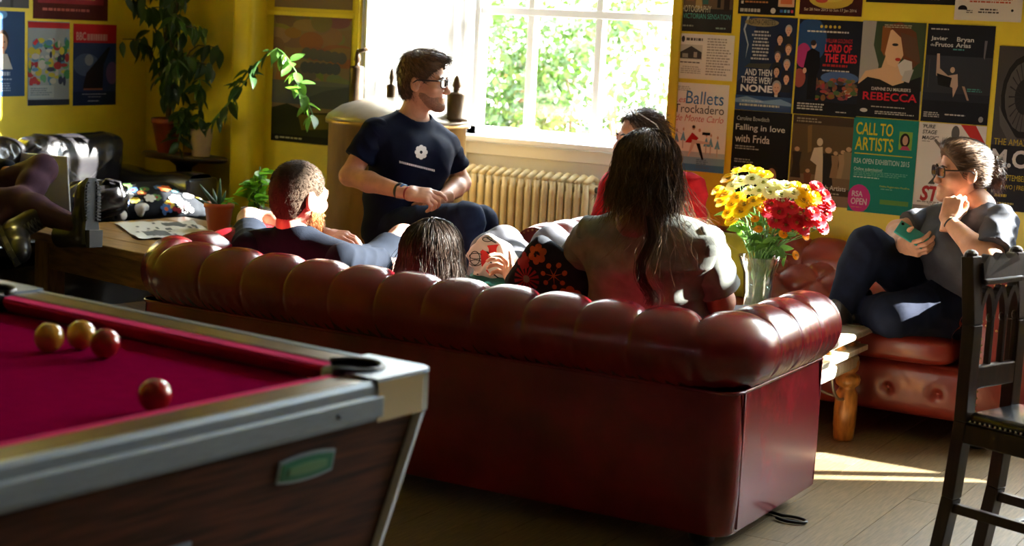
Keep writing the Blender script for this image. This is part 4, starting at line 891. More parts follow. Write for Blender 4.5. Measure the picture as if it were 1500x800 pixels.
for y in (0, cwid): MB().bar((-0.025, y, 0.19), (sdep, y, 0.19), 0.022, 0.03, (0, 0, 1), 0.003).build('stretcher', darkwood, Cc, False)
MB().bar((0.2, 0, 0.19), (0.2, cwid, 0.19), 0.022, 0.03, (0, 0, 1), 0.003).build('stretcher', darkwood, Cc, False)

# ---- pool table: origin at its far right top corner, +x to the right, +y away
PT = thing('pool_table', 'pool table with crimson cloth, metal edged rails and dark wood veneer sides', 'pool table', (-1.745, 2.767, 0), math.radians(-6.0))
felt_c = mat('lit_cushion_felt', (0.55, 0.020, 0.11), 0.95, var=0.06, vscale=40, spec=0.05)  # brighter copy of the bed felt; window light on the cushions is in the colour
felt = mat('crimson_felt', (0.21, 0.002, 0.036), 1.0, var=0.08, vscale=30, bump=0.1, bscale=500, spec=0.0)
rail_top = mat('rail_veneer', (0.085, 0.055, 0.035), 0.28, var=0.35, vscale=8, stretch=(6, 1, 1), coat=0.5)
rail_topx = mat('rail_veneer_cross', (0.085, 0.055, 0.035), 0.28, var=0.35, vscale=8, stretch=(1, 6, 1), coat=0.5)
alu = mat('brushed_aluminium', (0.30, 0.37, 0.46), 0.34, 0.6, var=0.12, vscale=30, stretch=(1, 1, 20))
silver_t = mat('silver_trim', (0.55, 0.58, 0.62), 0.35, 0.2)
chrome = mat('chrome', (0.72, 0.73, 0.75), 0.10, 1.0)
veneer = mat('dark_walnut_veneer', (0.070, 0.020, 0.009), 0.45, var=0.75, vscale=5, stretch=(1.0, 1.0, 16), detail=8, spec=0.2)
pocket_m = mat('pocket_rubber', (0.008, 0.008, 0.009), 0.45)
PW, PL, ZR, ZB = 1.36, 2.40, 0.87, 0.832
RW = 0.105                                                       # rail width
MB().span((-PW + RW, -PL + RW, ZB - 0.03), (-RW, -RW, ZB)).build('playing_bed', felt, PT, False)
def rail(a, b, name, m):  # rails and cushions
    return MB().span((a[0], a[1], ZR - 0.045), (b[0], b[1], ZR), 0.006).build(name, m, PT, False)
rail((-PW + 0.16, -RW + 0.02), (-0.16, -0.012), 'rail', rail_topx); rail((-PW + 0.16, -PL + 0.012), (-0.16, -PL + RW - 0.02), 'rail', rail_topx)
for (y0, y1) in ((-PL + 0.16, -PL / 2 - 0.07), (-PL / 2 + 0.07, -0.16)):
    rail((-RW + 0.02, y0), (-0.012, y1), 'rail', rail_top); rail((-PW + 0.012, y0), (-PW + RW - 0.02, y1), 'rail', rail_top)
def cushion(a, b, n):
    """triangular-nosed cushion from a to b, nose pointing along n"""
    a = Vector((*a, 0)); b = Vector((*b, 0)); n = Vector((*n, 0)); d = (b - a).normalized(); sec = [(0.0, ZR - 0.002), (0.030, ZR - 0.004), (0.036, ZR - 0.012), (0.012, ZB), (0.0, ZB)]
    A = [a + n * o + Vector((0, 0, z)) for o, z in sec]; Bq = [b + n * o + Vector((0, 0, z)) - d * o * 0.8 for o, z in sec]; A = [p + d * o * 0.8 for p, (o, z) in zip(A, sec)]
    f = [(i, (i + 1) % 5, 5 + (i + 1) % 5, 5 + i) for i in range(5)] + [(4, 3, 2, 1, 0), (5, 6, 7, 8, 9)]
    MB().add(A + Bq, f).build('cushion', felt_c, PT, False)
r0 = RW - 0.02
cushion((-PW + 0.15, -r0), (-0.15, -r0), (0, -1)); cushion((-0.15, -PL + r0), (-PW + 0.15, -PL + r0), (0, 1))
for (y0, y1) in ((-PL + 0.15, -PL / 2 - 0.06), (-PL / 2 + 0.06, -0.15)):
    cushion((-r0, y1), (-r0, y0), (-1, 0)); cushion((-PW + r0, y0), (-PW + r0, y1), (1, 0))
# aluminium edge extrusions (stepped) along the four sides
def edge(a, b, out):
    m_ = MB(); a = Vector((*a, 0)); b = Vector((*b, 0)); o = Vector((*out, 0)); sec = [(-0.014, ZR + 0.001), (0.0, ZR + 0.002), (0.006, ZR - 0.006), (0.006, ZR - 0.024), (0.012, ZR - 0.030), (0.012, ZR - 0.066), (0.004, ZR - 0.076), (-0.014, ZR - 0.076)]
    A = [a + o * q + Vector((0, 0, z)) for q, z in sec]; Bq = [b + o * q + Vector((0, 0, z)) for q, z in sec]; n = len(sec)
    f = [(i, (i + 1) % n, n + (i + 1) % n, n + i) for i in range(n)] + [tuple(range(n - 1, -1, -1)), tuple(range(n, 2 * n))]
    e = m_.add(A + Bq, f).build('metal_edge', alu, PT, False)
    L_ = (b - a).length; s_ = MB()
    for k in range(3):
        p = a + (b - a) * ((k + 0.16) / 2.6) + o * 0.0125; s_.ell((p.x, p.y, ZR - 0.048), (0.005, 0.005, 0.005), 8, 5)
    s_.build('screw', pocket_m, e)['kind'] = 'stuff'
edge((0, -0.15), (0, -PL + 0.15), (1, 0)); edge((-PW, -0.15), (-PW, -PL + 0.15), (-1, 0)); edge((-0.15, 0), (-PW + 0.15, 0), (0, 1)); edge((-0.15, -PL), (-PW + 0.15, -PL), (0, -1))
# corner castings with an open pocket mouth
for (cx, cy, sx, sy) in ((0, 0, -1, -1), (-PW, 0, 1, -1), (0, -PL, -1, 1), (-PW, -PL, 1, 1)):
    pc = (cx + sx * 0.108, cy + sy * 0.108); rp = 0.060
    def P3(u, w): return (cx + sx * u, cy + sy * w)
    outer = [P3(0.165, -0.008), P3(0.02, -0.008), P3(0.0, 0.0), P3(-0.008, 0.02), P3(-0.008, 0.165)]
    a0 = math.atan2(sy, sx)                                        # towards the table centre
    inner = [(pc[0] + rp * math.cos(a), pc[1] + rp * math.sin(a)) for a in [a0 + math.radians(50) + math.radians(260) * k / 16 for k in range(17)]]
    # order: walk outer then back along the pocket arc
    q1, q2 = P3(0.165, 0.088), P3(0.088, 0.165)
    d1 = math.dist(inner[0], q2)
    arc = inner if math.dist(inner[0], q2) < math.dist(inner[0], q1) else inner[::-1]
    ring = outer + [q2] + arc + [q1]
    m_ = MB(); m_.prism([(p[0], p[1], ZR - 0.004) for p in ring], (0, 0, 0.010)); cast = m_.build('corner_casting', alu, PT, False)
    m_ = MB(); so = [P3(0.165, -0.010), P3(0.03, -0.010), P3(0.008, -0.006), P3(-0.006, 0.008), P3(-0.010, 0.03), P3(-0.010, 0.165), P3(0.004, 0.165), P3(0.004, 0.004), P3(0.165, 0.004)]
    m_.prism([(p[0], p[1], ZR - 0.078) for p in so], (0, 0, 0.078)); m_.build('corner_band', chrome, cast, False)
    m_ = MB(); m_.tube([(p[0], p[1], ZR + 0.006) for p in inner], 0.007, 8); m_.build('pocket_rim', pocket_m, PT)
    m_ = MB(); m_.lathe([(0.002, ZR - 0.15), (0.045, ZR - 0.14), (rp, ZR - 0.09), (rp + 0.001, ZR - 0.002)], 20, (pc[0], pc[1], 0)); m_.build('pocket', pocket_m, PT)
for cx in (0, -PW):
    m_ = MB(); m_.lathe([(0.002, ZR - 0.14), (0.04, ZR - 0.13), (0.05, ZR - 0.002)], 18, (cx + (-0.055 if cx == 0 else 0.055), -PL / 2, 0)); m_.build('pocket', pocket_m, PT)
# tapered cabinet
ty = 0.20; zt, zb_ = ZR - 0.076, 0.26
def ring_(ins, z): return [(-ins, -ins, z), (-PW + ins, -ins, z), (-PW + ins, -PL + ins, z), (-ins, -PL + ins, z)]
A = ring_(0.012, zt); Bq = ring_(0.115, zb_)
for i in range(4):
    j = (i + 1) % 4; m_ = MB(); q = [A[i], A[j], Bq[j], Bq[i]]
    c_ = Vector((-PW / 2, -PL / 2, 0.5)); m_.add([q[0], q[1], q[2], q[3]] + [tuple(Vector(p) + (c_ - Vector(p)).normalized() * 0.03) for p in q], [(0, 1, 2, 3), (7, 6, 5, 4), (0, 4, 5, 1), (1, 5, 6, 2), (2, 6, 7, 3), (3, 7, 4, 0)])
    m_.build('side_panel', veneer, PT, False)
    MB().tube([Vector(A[i]) * 1.0, Vector(Bq[i])], 0.014, 6).build('corner_trim', silver_t, PT, False)
MB().span((-PW + 0.2, -PL + 0.2, 0.2), (-0.2, -0.2, 0.28)).build('cabinet_bottom', veneer, PT, False)
for (cx, cy) in ((-0.26, -0.26), (-PW + 0.26, -0.26), (-0.26, -PL + 0.26), (-PW + 0.26, -PL + 0.26)):
    MB().lathe([(0.05, 0), (0.055, 0.02), (0.045, 0.03), (0.06, 0.24)], 14, (cx, cy, 0)).build('leg', blackfoot, PT)
# badge and coin plate on the +x side panel, which slopes inward towards the floor
nrm = Vector((zt - zb_, 0, -(0.115 - 0.012))).normalized(); nrm = Vector((nrm.x, 0, nrm.z))
def onside(y, z, off=0.0): t = (zt - z) / (zt - zb_); return Vector((-(0.012 + (0.115 - 0.012) * t), y, z)) + nrm * off
up = Vector((-(0.17 - 0.012), 0, zb_ - zt)).normalized() * -1
def plate(y0, y1, z, hgt, bow, off, name, m, parent):
    top = []; bot = []
    for i in range(13):
        t = i / 12; y = y0 + (y1 - y0) * t; bb_ = bow * (1 - (2 * t - 1) ** 2)
        top.append(onside(y, z + hgt / 2 + bb_, off)); bot.append(onside(y, z - hgt / 2 - bb_, off))
    return MB().prism(top + bot[::-1], nrm * 0.004).build(name, m, parent, False)
badge_g = mat('green_enamel', (0.015, 0.16, 0.09), 0.35)
bq = [None]
_bw = rz(447, 680, 0.70)
bz = 0.732; by0, by1 = -0.405, -0.255
bd = plate(by0, by1, bz, 0.042, 0.007, 0.002, 'maker_badge', alu, PT); plate(by0 + 0.006, by1 - 0.006, bz, 0.031, 0.006, 0.0045, 'badge_face', badge_g, bd)
bo = plate(by0 + 0.024, by1 - 0.024, bz, 0.012, 0.004, 0.0075, 'badge_emblem', mat('badge_pale_green', (0.12, 0.26, 0.13), 0.4), bd)
cp = plate(-0.71, -0.60, 0.585, 0.12, 0.0, 0.003, 'coin_plate', alu, PT); plate(-0.70, -0.61, 0.58, 0.09, 0.0, 0.0045, 'coin_slot_face', pocket_m, cp)
# balls on the cloth
def ball(px, py, name, col, label):
    p = rz(px, py, ZB + 0.026); o = MB().ell((0, 0, 0), (0.031, 0.031, 0.031), 32, 20).build(name, mat(name, col, 0.12, coat=0.6), None)
    o.location = (p[0], p[1], ZB + 0.031); tag(o, label, 'ball', 'pool balls'); return o
ball(72, 498, 'pool_ball_yellow', (0.55, 0.27, 0.03), 'yellow pool ball furthest left of the three clustered balls')
ball(119, 494, 'pool_ball_yellow', (0.55, 0.27, 0.03), 'yellow pool ball touching the red ball in the cluster of three')
ball(154, 507, 'pool_ball_red', (0.36, 0.012, 0.012), 'red pool ball at the right of the cluster of three')
ball(227, 584, 'pool_ball_red', (0.36, 0.012, 0.012), 'red pool ball alone, half hidden behind the near cushion')

# ---- radiator in the window niche
rad = thing('radiator', 'cream painted cast iron column radiator under the window', 'radiator', (-4.62, 7.54, 0))
radm = mat('cream_radiator_paint', (0.62, 0.52, 0.30), 0.4, var=0.12, vscale=10)
m_ = MB()
def seg(x, parent):
    m_ = MB()
    for y in (0.0, 0.065, 0.13):
        m_.tube([(x, y, 0.14), (x, y, 0.2), (x, y, 0.7), (x, y, 0.77)], [0.013, 0.019, 0.019, 0.013], 8)
    m_.tube([(x, -0.01, 0.775), (x, 0.065, 0.80), (x, 0.14, 0.775)], [0.014, 0.016, 0.014], 8); m_.tube([(x, -0.01, 0.14), (x, 0.065, 0.125), (x, 0.14, 0.14)], 0.015, 8)
    m_.tube([(x - 0.024, 0.065, 0.74), (x + 0.024, 0.065, 0.74)], 0.026, 8); m_.tube([(x - 0.024, 0.065, 0.17), (x + 0.024, 0.065, 0.17)], 0.026, 8)
    return m_
sm = seg(0, rad); sme = meshdata('radiator_section', sm.v, sm.f, radm)
for k in range(17): o = link('radiator_section', sme, rad); o.location = (k * 0.0475, 0, 0)
for k in (0, 16): MB().tube([(k * 0.0475, 0.065, 0), (k * 0.0475, 0.065, 0.15)], 0.014, 8).build('foot', radm, rad)
MB().tube([(0.78, 0.065, 0.74), (0.805, 0.065, 0.74)], 0.016, 10).build('end_plug', mat('dark_plug', (0.05, 0.04, 0.035), 0.5), rad)

BX = -4.605
# ---- copper and brass boiler behind the man
tk = thing('copper_boiler', 'old copper and brass boiler with domed shoulder and tall valves in the window niche', 'boiler', (BX, 6.92, 0))
cop = mat('tarnished_copper', (0.46, 0.28, 0.09), 0.38, 0.55, var=0.4, vscale=6, stretch=(1, 1, 0.4), bump=0.05)
cop2 = mat('pale_pewter_dome', (0.40, 0.36, 0.30), 0.36, 0.5, var=0.25, vscale=8)
bronze = mat('dark_bronze_valve', (0.10, 0.065, 0.04), 0.35, 0.7, var=0.4, vscale=14)
MB().lathe([(0.345, 0.0), (0.35, 0.02), (0.34, 0.05), (0.34, 1.035), (0.356, 1.04), (0.356, 1.06)], 48).build('drum', cop, tk)
MB().lathe([(0.356, 1.06), (0.345, 1.08), (0.28, 1.125), (0.19, 1.155), (0.10, 1.168), (0.0, 1.172)], 48).build('domed_top', cop2, tk)
def valve(x, y, z0, zt_, r, name, tip=0):
    m_ = MB(); m_.lathe([(r * 1.3, z0), (r * 1.3, z0 + 0.015), (r, z0 + 0.02), (r, zt_), (r * 0.9, zt_ + 0.012), (r * 0.35, zt_ + 0.015), (r * 0.35, zt_ + 0.035), (r * 0.5, zt_ + 0.045), (r * 0.25, zt_ + 0.085), (0.001, zt_ + 0.10)], 18, (x, y, 0)); return m_.build(name, bronze, tk)
q = rY(523, 100, 6.92); valve(q[0] - BX, 0.0, 1.09, 1.30, 0.036, 'valve'); MB().tube([(q[0] - BX, 0, 1.385), (q[0] - BX + 0.05, 0.02, 1.40)], 0.010, 8).build('valve_lever', bronze, tk)
q = rY(573, 135, 6.92); valve(q[0] - BX, 0.0, 1.13, 1.22, 0.024, 'valve')
q = rY(668, 150, 6.92); valve(q[0] - BX, 0.0, 1.08, 1.205, 0.046, 'valve')
for (z, yy) in ((0.90, 0), (0.74, 0)):
    m_ = MB(); R_ = Matrix.Rotation(math.pi / 2, 3, 'Y'); a = math.radians(-30)
    m_.tube([(0.34 * math.cos(a), 0.34 * math.sin(a), z), (0.395 * math.cos(a), 0.395 * math.sin(a), z)], 0.018, 10); m_.tube([(0.385 * math.cos(a), 0.385 * math.sin(a), z), (0.41 * math.cos(a), 0.41 * math.sin(a), z)], 0.030, 10)
    m_.build('tap', bronze, tk)

# ---- dark side table in the corner with two plants
stb = thing('side_table', 'dark round-edged side table in the corner carrying the leafy plants', 'table', (-6.10, 7.07, 0))
stb.scale = (0.94, 0.37, 1)
st_z = 0.765
MB().lathe([(0.0, st_z - 0.03), (0.29, st_z - 0.03), (0.31, st_z - 0.018), (0.31, st_z - 0.006), (0.30, st_z), (0.0, st_z)], 40).build('table_top', darkwood, stb)
MB().lathe([(0.05, 0.12), (0.035, 0.2), (0.05, 0.4), (0.03, 0.55), (0.06, 0.70), (0.13, st_z - 0.03)], 18).build('pedestal', darkwood, stb)
for k in range(3):
    a = 2 * math.pi * k / 3 + 0.4; MB().tube([(0.03 * math.cos(a), 0.03 * math.sin(a), 0.2), (0.13 * math.cos(a), 0.13 * math.sin(a), 0.13), (0.24 * math.cos(a), 0.24 * math.sin(a), 0.022)], [0.028, 0.025, 0.02], 8).build('leg', darkwood, stb)
# stool under the man
stl = thing('wooden_stool', 'plain wooden stool under the man in the navy shirt', 'stool', (-4.10, 6.18, 0))
MB().lathe([(0.16, 0.47), (0.175, 0.48), (0.175, 0.50), (0.16, 0.51)], 24).build('seat', rust, stl)
for k in range(4):
    a = math.pi / 4 + k * math.pi / 2; MB().tube([(0.10 * math.cos(a), 0.10 * math.sin(a), 0.475), (0.16 * math.cos(a), 0.16 * math.sin(a), 0.01)], 0.016, 10).build('leg', rust2, stl)

# ================================================================== people
def skin(name, col): return mat(name, col, 0.48, var=0.12, vscale=30, bump=0.08, bscale=180)
skin_m = skin('skin_warm', (0.56, 0.29, 0.19)); skin_p = skin('skin_pink', (0.60, 0.31, 0.23))
def hair_mat(name, c1, c2, rough=0.42):
    m = mat(name, c1, rough, spec=0.4); nt = m.node_tree; b = nt.nodes['Principled BSDF']; g_ = nt.nodes.new('ShaderNodeNewGeometry'); rp = nt.nodes.new('ShaderNodeValToRGB')
    rp.color_ramp.elements[0].color = (*c1, 1); rp.color_ramp.elements[1].color = (*c2, 1); rp.color_ramp.elements[0].position = 0.2; nt.links.new(g_.outputs['Random Per Island'], rp.inputs[0]); nt.links.new(rp.outputs[0], b.inputs['Base Color']); return m
hair_b = hair_mat('brown_hair', (0.038, 0.021, 0.012), (0.13, 0.072, 0.038))
hair_l = hair_mat('sunlit_brown_hair', (0.10, 0.05, 0.022), (0.24, 0.13, 0.06))  # lighter copy of the brown hair, sunlight painted into the right-hand strands
hair_d = hair_mat('dark_brown_hair', (0.016, 0.009, 0.006), (0.065, 0.038, 0.024), 0.36)
hair_s = mat('cropped_brown_hair', (0.055, 0.034, 0.021), 0.8, var=0.3, vscale=300, bump=0.4, bscale=600, spec=0.2)
ginger = mat('ginger_beard_hair', (0.30, 0.11, 0.03), 0.5, var=0.4, vscale=60)
eye_w = mat('eye_white', (0.75, 0.73, 0.70), 0.2); eye_i = mat('eye_iris', (0.05, 0.035, 0.02), 0.15)
def cloth(name, col, var=0.15, bump=0.25, bs=350): return mat(name, col, 0.85, var=var, vscale=18, bump=bump, bscale=bs, spec=0.1)
navy = cloth('navy_cotton', (0.0042, 0.0068, 0.022)); denim = cloth('dark_denim', (0.008, 0.014, 0.038), 0.35, 0.35, 600)
black_c = cloth('black_cotton', (0.0055, 0.008, 0.015)); marl = cloth('grey_marl', (0.215, 0.225, 0.205), 0.25, 0.3, 700)
grey_l = cloth('grey_leggings', (0.11, 0.11, 0.13), 0.15); red_k = cloth('red_knit', (0.42, 0.012, 0.016), 0.25, 0.5, 300)
char_c = cloth('charcoal_jersey', (0.060, 0.062, 0.074)); blue_t = char_c; jeans_b = cloth('blue_black_jeans', (0.007, 0.010, 0.024), 0.3, 0.3, 600)
plum = cloth('plum_leggings', (0.050, 0.022, 0.034)); green_k = cloth('green_knit', (0.012, 0.09, 0.075), 0.2, 0.4); black_b = mat('black_boot_leather', (0.012, 0.011, 0.010), 0.35, coat=0.2, bump=0.15, bscale=90)
nv = lambda v: np.array(v, float) / (np.linalg.norm(v) + 1e-12)
A3 = lambda *v: np.array(v, float)
def face_bits(fr, root, col):
    bm_ = mat('brow_' + col[0], col[1], 0.6)
    for x in (-1, 1): MB().tube([fr.w1(x * 0.014, 0.0965, 0.020), fr.w1(x * 0.030, 0.0945, 0.0255), fr.w1(x * 0.048, 0.084, 0.020)], [0.0032, 0.0038, 0.0016], 6).build('eyebrow', bm_, root, world=True)
    S = SDF((-0.04, 0.07, -0.09), (0.04, 0.11, -0.05), 0.0016); S.rc((-0.016, 0.0900, -0.0635), (0.016, 0.0900, -0.0635), 0.0058, 0.0058, 0.003); S.rc((-0.013, 0.0898, -0.0745), (0.013, 0.0898, -0.0745), 0.0067, 0.0067, 0.003); S.rc((-0.024, 0.0970, -0.0690), (0.024, 0.0970, -0.0690), 0.0012, 0.0012, 0.002, '-')
    V, Q = S.mesh(1); sdfobj('lips', (fr.w(V), Q), mat('lips', (0.42, 0.15, 0.12), 0.4), root)
class Frame:
    def __init__(s, c, fwd, up, sc=1.0):
        s.c = np.array(c, float); s.F = nv(fwd); u = np.array(up, float); s.U = nv(u - s.F * (u @ s.F)); s.R = np.cross(s.F, s.U); s.s = sc
    def w(s, p): p = np.atleast_2d(np.array(p, float)) * s.s; return s.c + p[:, :1] * s.R + p[:, 1:2] * s.F + p[:, 2:3] * s.U
    def w1(s, x, y, z): return s.w((x, y, z))[0]
def head_mesh(fr, jaw=1.0, nose=1.0, neck=True, fat=1.0):
    S = SDF((-0.105, -0.135, -0.21), (0.105, 0.145, 0.145), 0.0036)
    S.ell((0, -0.012, 0.035), (0.074, 0.096, 0.083), k=0.02)
    S.ell((0, 0.030, -0.032), (0.059 * fat, 0.058, 0.078), k=0.03)
    S.rc((0, 0.03, -0.062), (0, 0.066, -0.096), 0.043 * jaw, 0.024 * jaw, 0.025)
    for x in (-1, 1):
        S.rc((x * 0.048 * fat, -0.004, -0.045), (x * 0.018, 0.066, -0.098), 0.020, 0.018, 0.025)
        S.ell((x * 0.040, 0.060, -0.026), (0.026 * fat, 0.026, 0.024), k=0.02)
        S.ell((x * 0.033, 0.100, 0.002), (0.017, 0.014, 0.012), k=0.012, op='-')
        S.ell((x * 0.032, 0.077, 0.001), (0.0155, 0.0135, 0.0115), k=0.004)
        S.ell((x * 0.078, -0.010, -0.008), (0.010, 0.021, 0.033), k=0.008)
        S.ell((x * 0.089, -0.004, -0.004), (0.007, 0.011, 0.019), k=0.004, op='-')
        S.ell((x * 0.012, 0.101, -0.040), (0.0085, 0.010, 0.008), k=0.006)
    S.rc((-0.036, 0.083, 0.019), (0.036, 0.083, 0.019), 0.010, 0.010, 0.016)
    S.rc((0, 0.088, 0.004), (0, 0.112 * nose, -0.034), 0.008, 0.0115, 0.012)
    S.rc((-0.017, 0.0895, -0.063), (0.017, 0.0895, -0.063), 0.0060, 0.0060, 0.012); S.rc((-0.014, 0.0890, -0.0745), (0.014, 0.0890, -0.0745), 0.0068, 0.0068, 0.012)
    S.rc((-0.020, 0.0985, -0.0688), (0.020, 0.0985, -0.0688), 0.0018, 0.0018, 0.004, '-')
    S.ell((0, 0.084, -0.102), (0.019, 0.016, 0.015), k=0.015)
    if neck: S.rc((0, -0.022, -0.05), (0, -0.026, -0.135), 0.051, 0.047, 0.03)
    V, Q = S.mesh(1); return fr.w(V), Q
def eyes(fr, root, look=(0, 1, 0)):
    for x in (-1, 1):
        m_ = MB(); c = fr.w1(x * 0.032, 0.0795, 0.001); m_.cur = 0; m_.ell(c, (0.0117, 0.0117, 0.0117), 14, 10)
        d = nv(look[0] * fr.R + look[1] * fr.F + look[2] * fr.U); m_.cur = 1; m_.ell(c + d * 0.0075, (0.0056, 0.0056, 0.0056), 10, 6)
        m_.build('eye', [eye_w, eye_i], root, world=True)
def hair_cap(fr, off=0.012, front=(0.072, 0.072), nrm=(0, 0.8, -0.6), nape=-0.07, ears=True, extra=()):
    S = SDF((-0.12, -0.16, -0.16), (0.12, 0.15, 0.18), 0.0042)
    S.ell((0, -0.014, 0.035), (0.074 + off, 0.096 + off, 0.083 + off), k=0.01)
    S.ell((0, -0.05, -0.03), (0.058 + off, 0.048 + off, 0.06), k=0.04)
    for e in extra: S.ell(*e)
    S.cut((0, front[0], front[1]), nrm); S.cut((0, 0, nape), (0, 0, -1))
    if ears:
        for x in (-1, 1): S.ell((x * 0.095, 0.006, -0.022), (0.045, 0.026, 0.042), k=0.006, op='-')
    return S.mesh(1)
def short_strands(fr, V, Q, n, L, r, lift=0.35, crown=(0, -0.06, 0.12), seed=0, sweep=(0, 0, 0), jit=0.25):
    g = np.random.default_rng(seed); N = vnormals(V, Q); i = g.integers(0, len(V), n); p = V[i]; nn = N[i]
    t = p - np.array(crown); t -= nn * np.sum(t * nn, 1, keepdims=True); t /= np.linalg.norm(t, axis=1, keepdims=True) + 1e-6
    t = t + np.array(sweep) + g.normal(0, jit, t.shape); path = [p - nn * 0.002]
    ln = L * g.uniform(0.6, 1.15, (n, 1))
    for k in range(1, 5): path.append(p + t * ln * k / 4 + nn * (lift * ln * (k / 4) * (1.25 - k / 4)) )
    VV, QQ = strands(np.stack(path, 1), r, r * 0.35); return fr.w(VV), QQ
def long_strands(fr, n, length, r, seed=0, root_f=None, wave=0.010, wl=0.09, coll=(), spread=0.02, steps=22, clump=40, back=0.15, rad=(0.079, 0.101, 0.088), end=0.35):
    """strands that fall over the head and whatever colliders (capsules) lie below"""
    g = np.random.default_rng(seed)
    th = g.uniform(0, 2 * math.pi, n); u = g.uniform(0.05, 1.0, n) ** 0.7 * math.radians(80)
    d = np.stack([np.sin(u) * np.sin(th), -np.sin(u) * np.cos(th), np.cos(u)], 1)       # y<0 is the back of the head
    keep = root_f(d) if root_f is not None else d[:, 1] < 0.35
    d = d[keep]; n = len(d)
    C = np.array((0, -0.014, 0.035)); R = np.array(rad) + g.uniform(-0.002, 0.010, (n, 1))
    P = fr.w(C + d * R); ln = length * g.uniform(0.55, 1.0, n)
    cl = g.integers(0, clump, n); cph = g.uniform(0, 6.28, clump); cdir = g.normal(0, 1, (clump, 3)); cdir[:, 2] = 0; cdir /= np.linalg.norm(cdir, axis=1, keepdims=True)
    path = [P.copy()]; step = ln / steps; G = np.array([0, 0, -1.0]); bias = nv(-fr.F) * back
    sp = g.normal(0, spread, (n, 3)); sp[:, 2] = 0
    Rw = np.stack([fr.R, fr.F, fr.U])
    for k in range(steps):
        dirn = G + sp * (k / steps) * 3
        P = P + dirn * step[:, None]
        q = (P - fr.w1(*C)) @ Rw.T / fr.s; m = np.sqrt(np.sum((q / R) ** 2, 1)); ins = m < 1
        q[ins] = q[ins] / m[ins][:, None]
        P[ins] = fr.w1(*C) + (q[ins] * fr.s) @ Rw
        for (a, b, rr) in coll:
            a = np.array(a); b = np.array(b); ba = b - a; t = np.clip((P - a) @ ba / (ba @ ba), 0, 1); v = P - (a + t[:, None] * ba); dd = np.linalg.norm(v, axis=1); hit = dd < rr
            P[hit] = (a + t[:, None] * ba)[hit] + v[hit] / dd[hit][:, None] * (rr + 0.002)
        path.append(P.copy())
    path = np.stack(path, 1); s = np.linspace(0, 1, steps + 1)[None, :] * ln[:, None]
    off = wave * np.sin(s * 2 * math.pi / wl + cph[cl][:, None]) * np.clip(s / 0.15, 0, 1) + 0.3 * wave * np.sin(s * 2 * math.pi / (wl * 0.6) + g.uniform(0, 6, (n, 1)))
    path = path + cdir[cl][:, None, :] * off[:, :, None]
    return strands(path, r, r * end)
def hand_mesh(wrist, xdir, dorsal, right=True, curl=((20, 30, 20),) * 4, spread=6, thumb=(35, -20, 25), sc=1.0):
    """local x to the fingertips, y to the thumb, z out of the back of the hand"""
    X = nv(xdir); Z = np.array(dorsal, float); Z = nv(Z - X * (Z @ X)); Y = np.cross(Z, X) * (1 if right else -1)
    S = SDF((-0.05, -0.075, -0.095), (0.205, 0.095, 0.05), 0.0031)
    S.rc((-0.045, 0, 0), (0.012, 0, 0), 0.0255, 0.027, 0.02)
    S.rbox((0.048, -0.001, 0.0), (0.036, 0.026, 0.002), 0.0125, k=0.02)
    S.rc((0.015, 0.022, -0.006), (0.055, 0.030, -0.012), 0.016, 0.012, 0.02)
    base = [(0.090, 0.030, 0.001), (0.094, 0.010, 0.003), (0.091, -0.010, 0.002), (0.083, -0.028, -0.001)]
    lens = [(0.043, 0.026, 0.020), (0.047, 0.029, 0.021), (0.043, 0.027, 0.020), (0.034, 0.021, 0.018)]
    for i in range(4):
        p = np.array(base[i]); a = 0.0; y = math.radians((1.5 - i) * spread)
        S.rc(p - A3(0.03, base[i][1] * 0.25, 0), p, 0.0115, 0.0102, 0.010)
        for j in range(3):
            a += math.radians(curl[i][j]); d = A3(math.cos(a) * math.cos(y), math.sin(y), -math.sin(a)); q = p + d * lens[i][j]
            r0, r1 = [(0.0098, 0.0088), (0.0088, 0.0080), (0.0080, 0.0066)][j]
            S.rc(p, q, r0, r1, 0.0035); p = q
    p = A3(0.022, 0.026, -0.008); yaw, pit, bend = [math.radians(t) for t in thumb]
    d = A3(math.cos(yaw) * math.cos(pit), math.sin(yaw) * math.cos(pit), math.sin(pit)); q = p + d * 0.046; S.rc(p, q, 0.0150, 0.0105, 0.012)
    yaw -= bend; d = A3(math.cos(yaw) * math.cos(pit), math.sin(yaw) * math.cos(pit), math.sin(pit)); q2 = q + d * 0.030; S.rc(q, q2, 0.0105, 0.0092, 0.004)
    yaw -= bend * 0.6; d = A3(math.cos(yaw) * math.cos(pit), math.sin(yaw) * math.cos(pit), math.sin(pit)); S.rc(q2, q2 + d * 0.022, 0.0092, 0.0070, 0.003)
    V, Q = S.mesh(1); W = np.array(wrist) + sc * (V[:, :1] * X + V[:, 1:2] * Y + V[:, 2:3] * Z)
    if not right: Q = Q[:, ::-1]
    return W, Q
def bounds(pts, pad): P = np.array([np.array(p, float) for p in pts]); return P.min(0) - pad, P.max(0) + pad
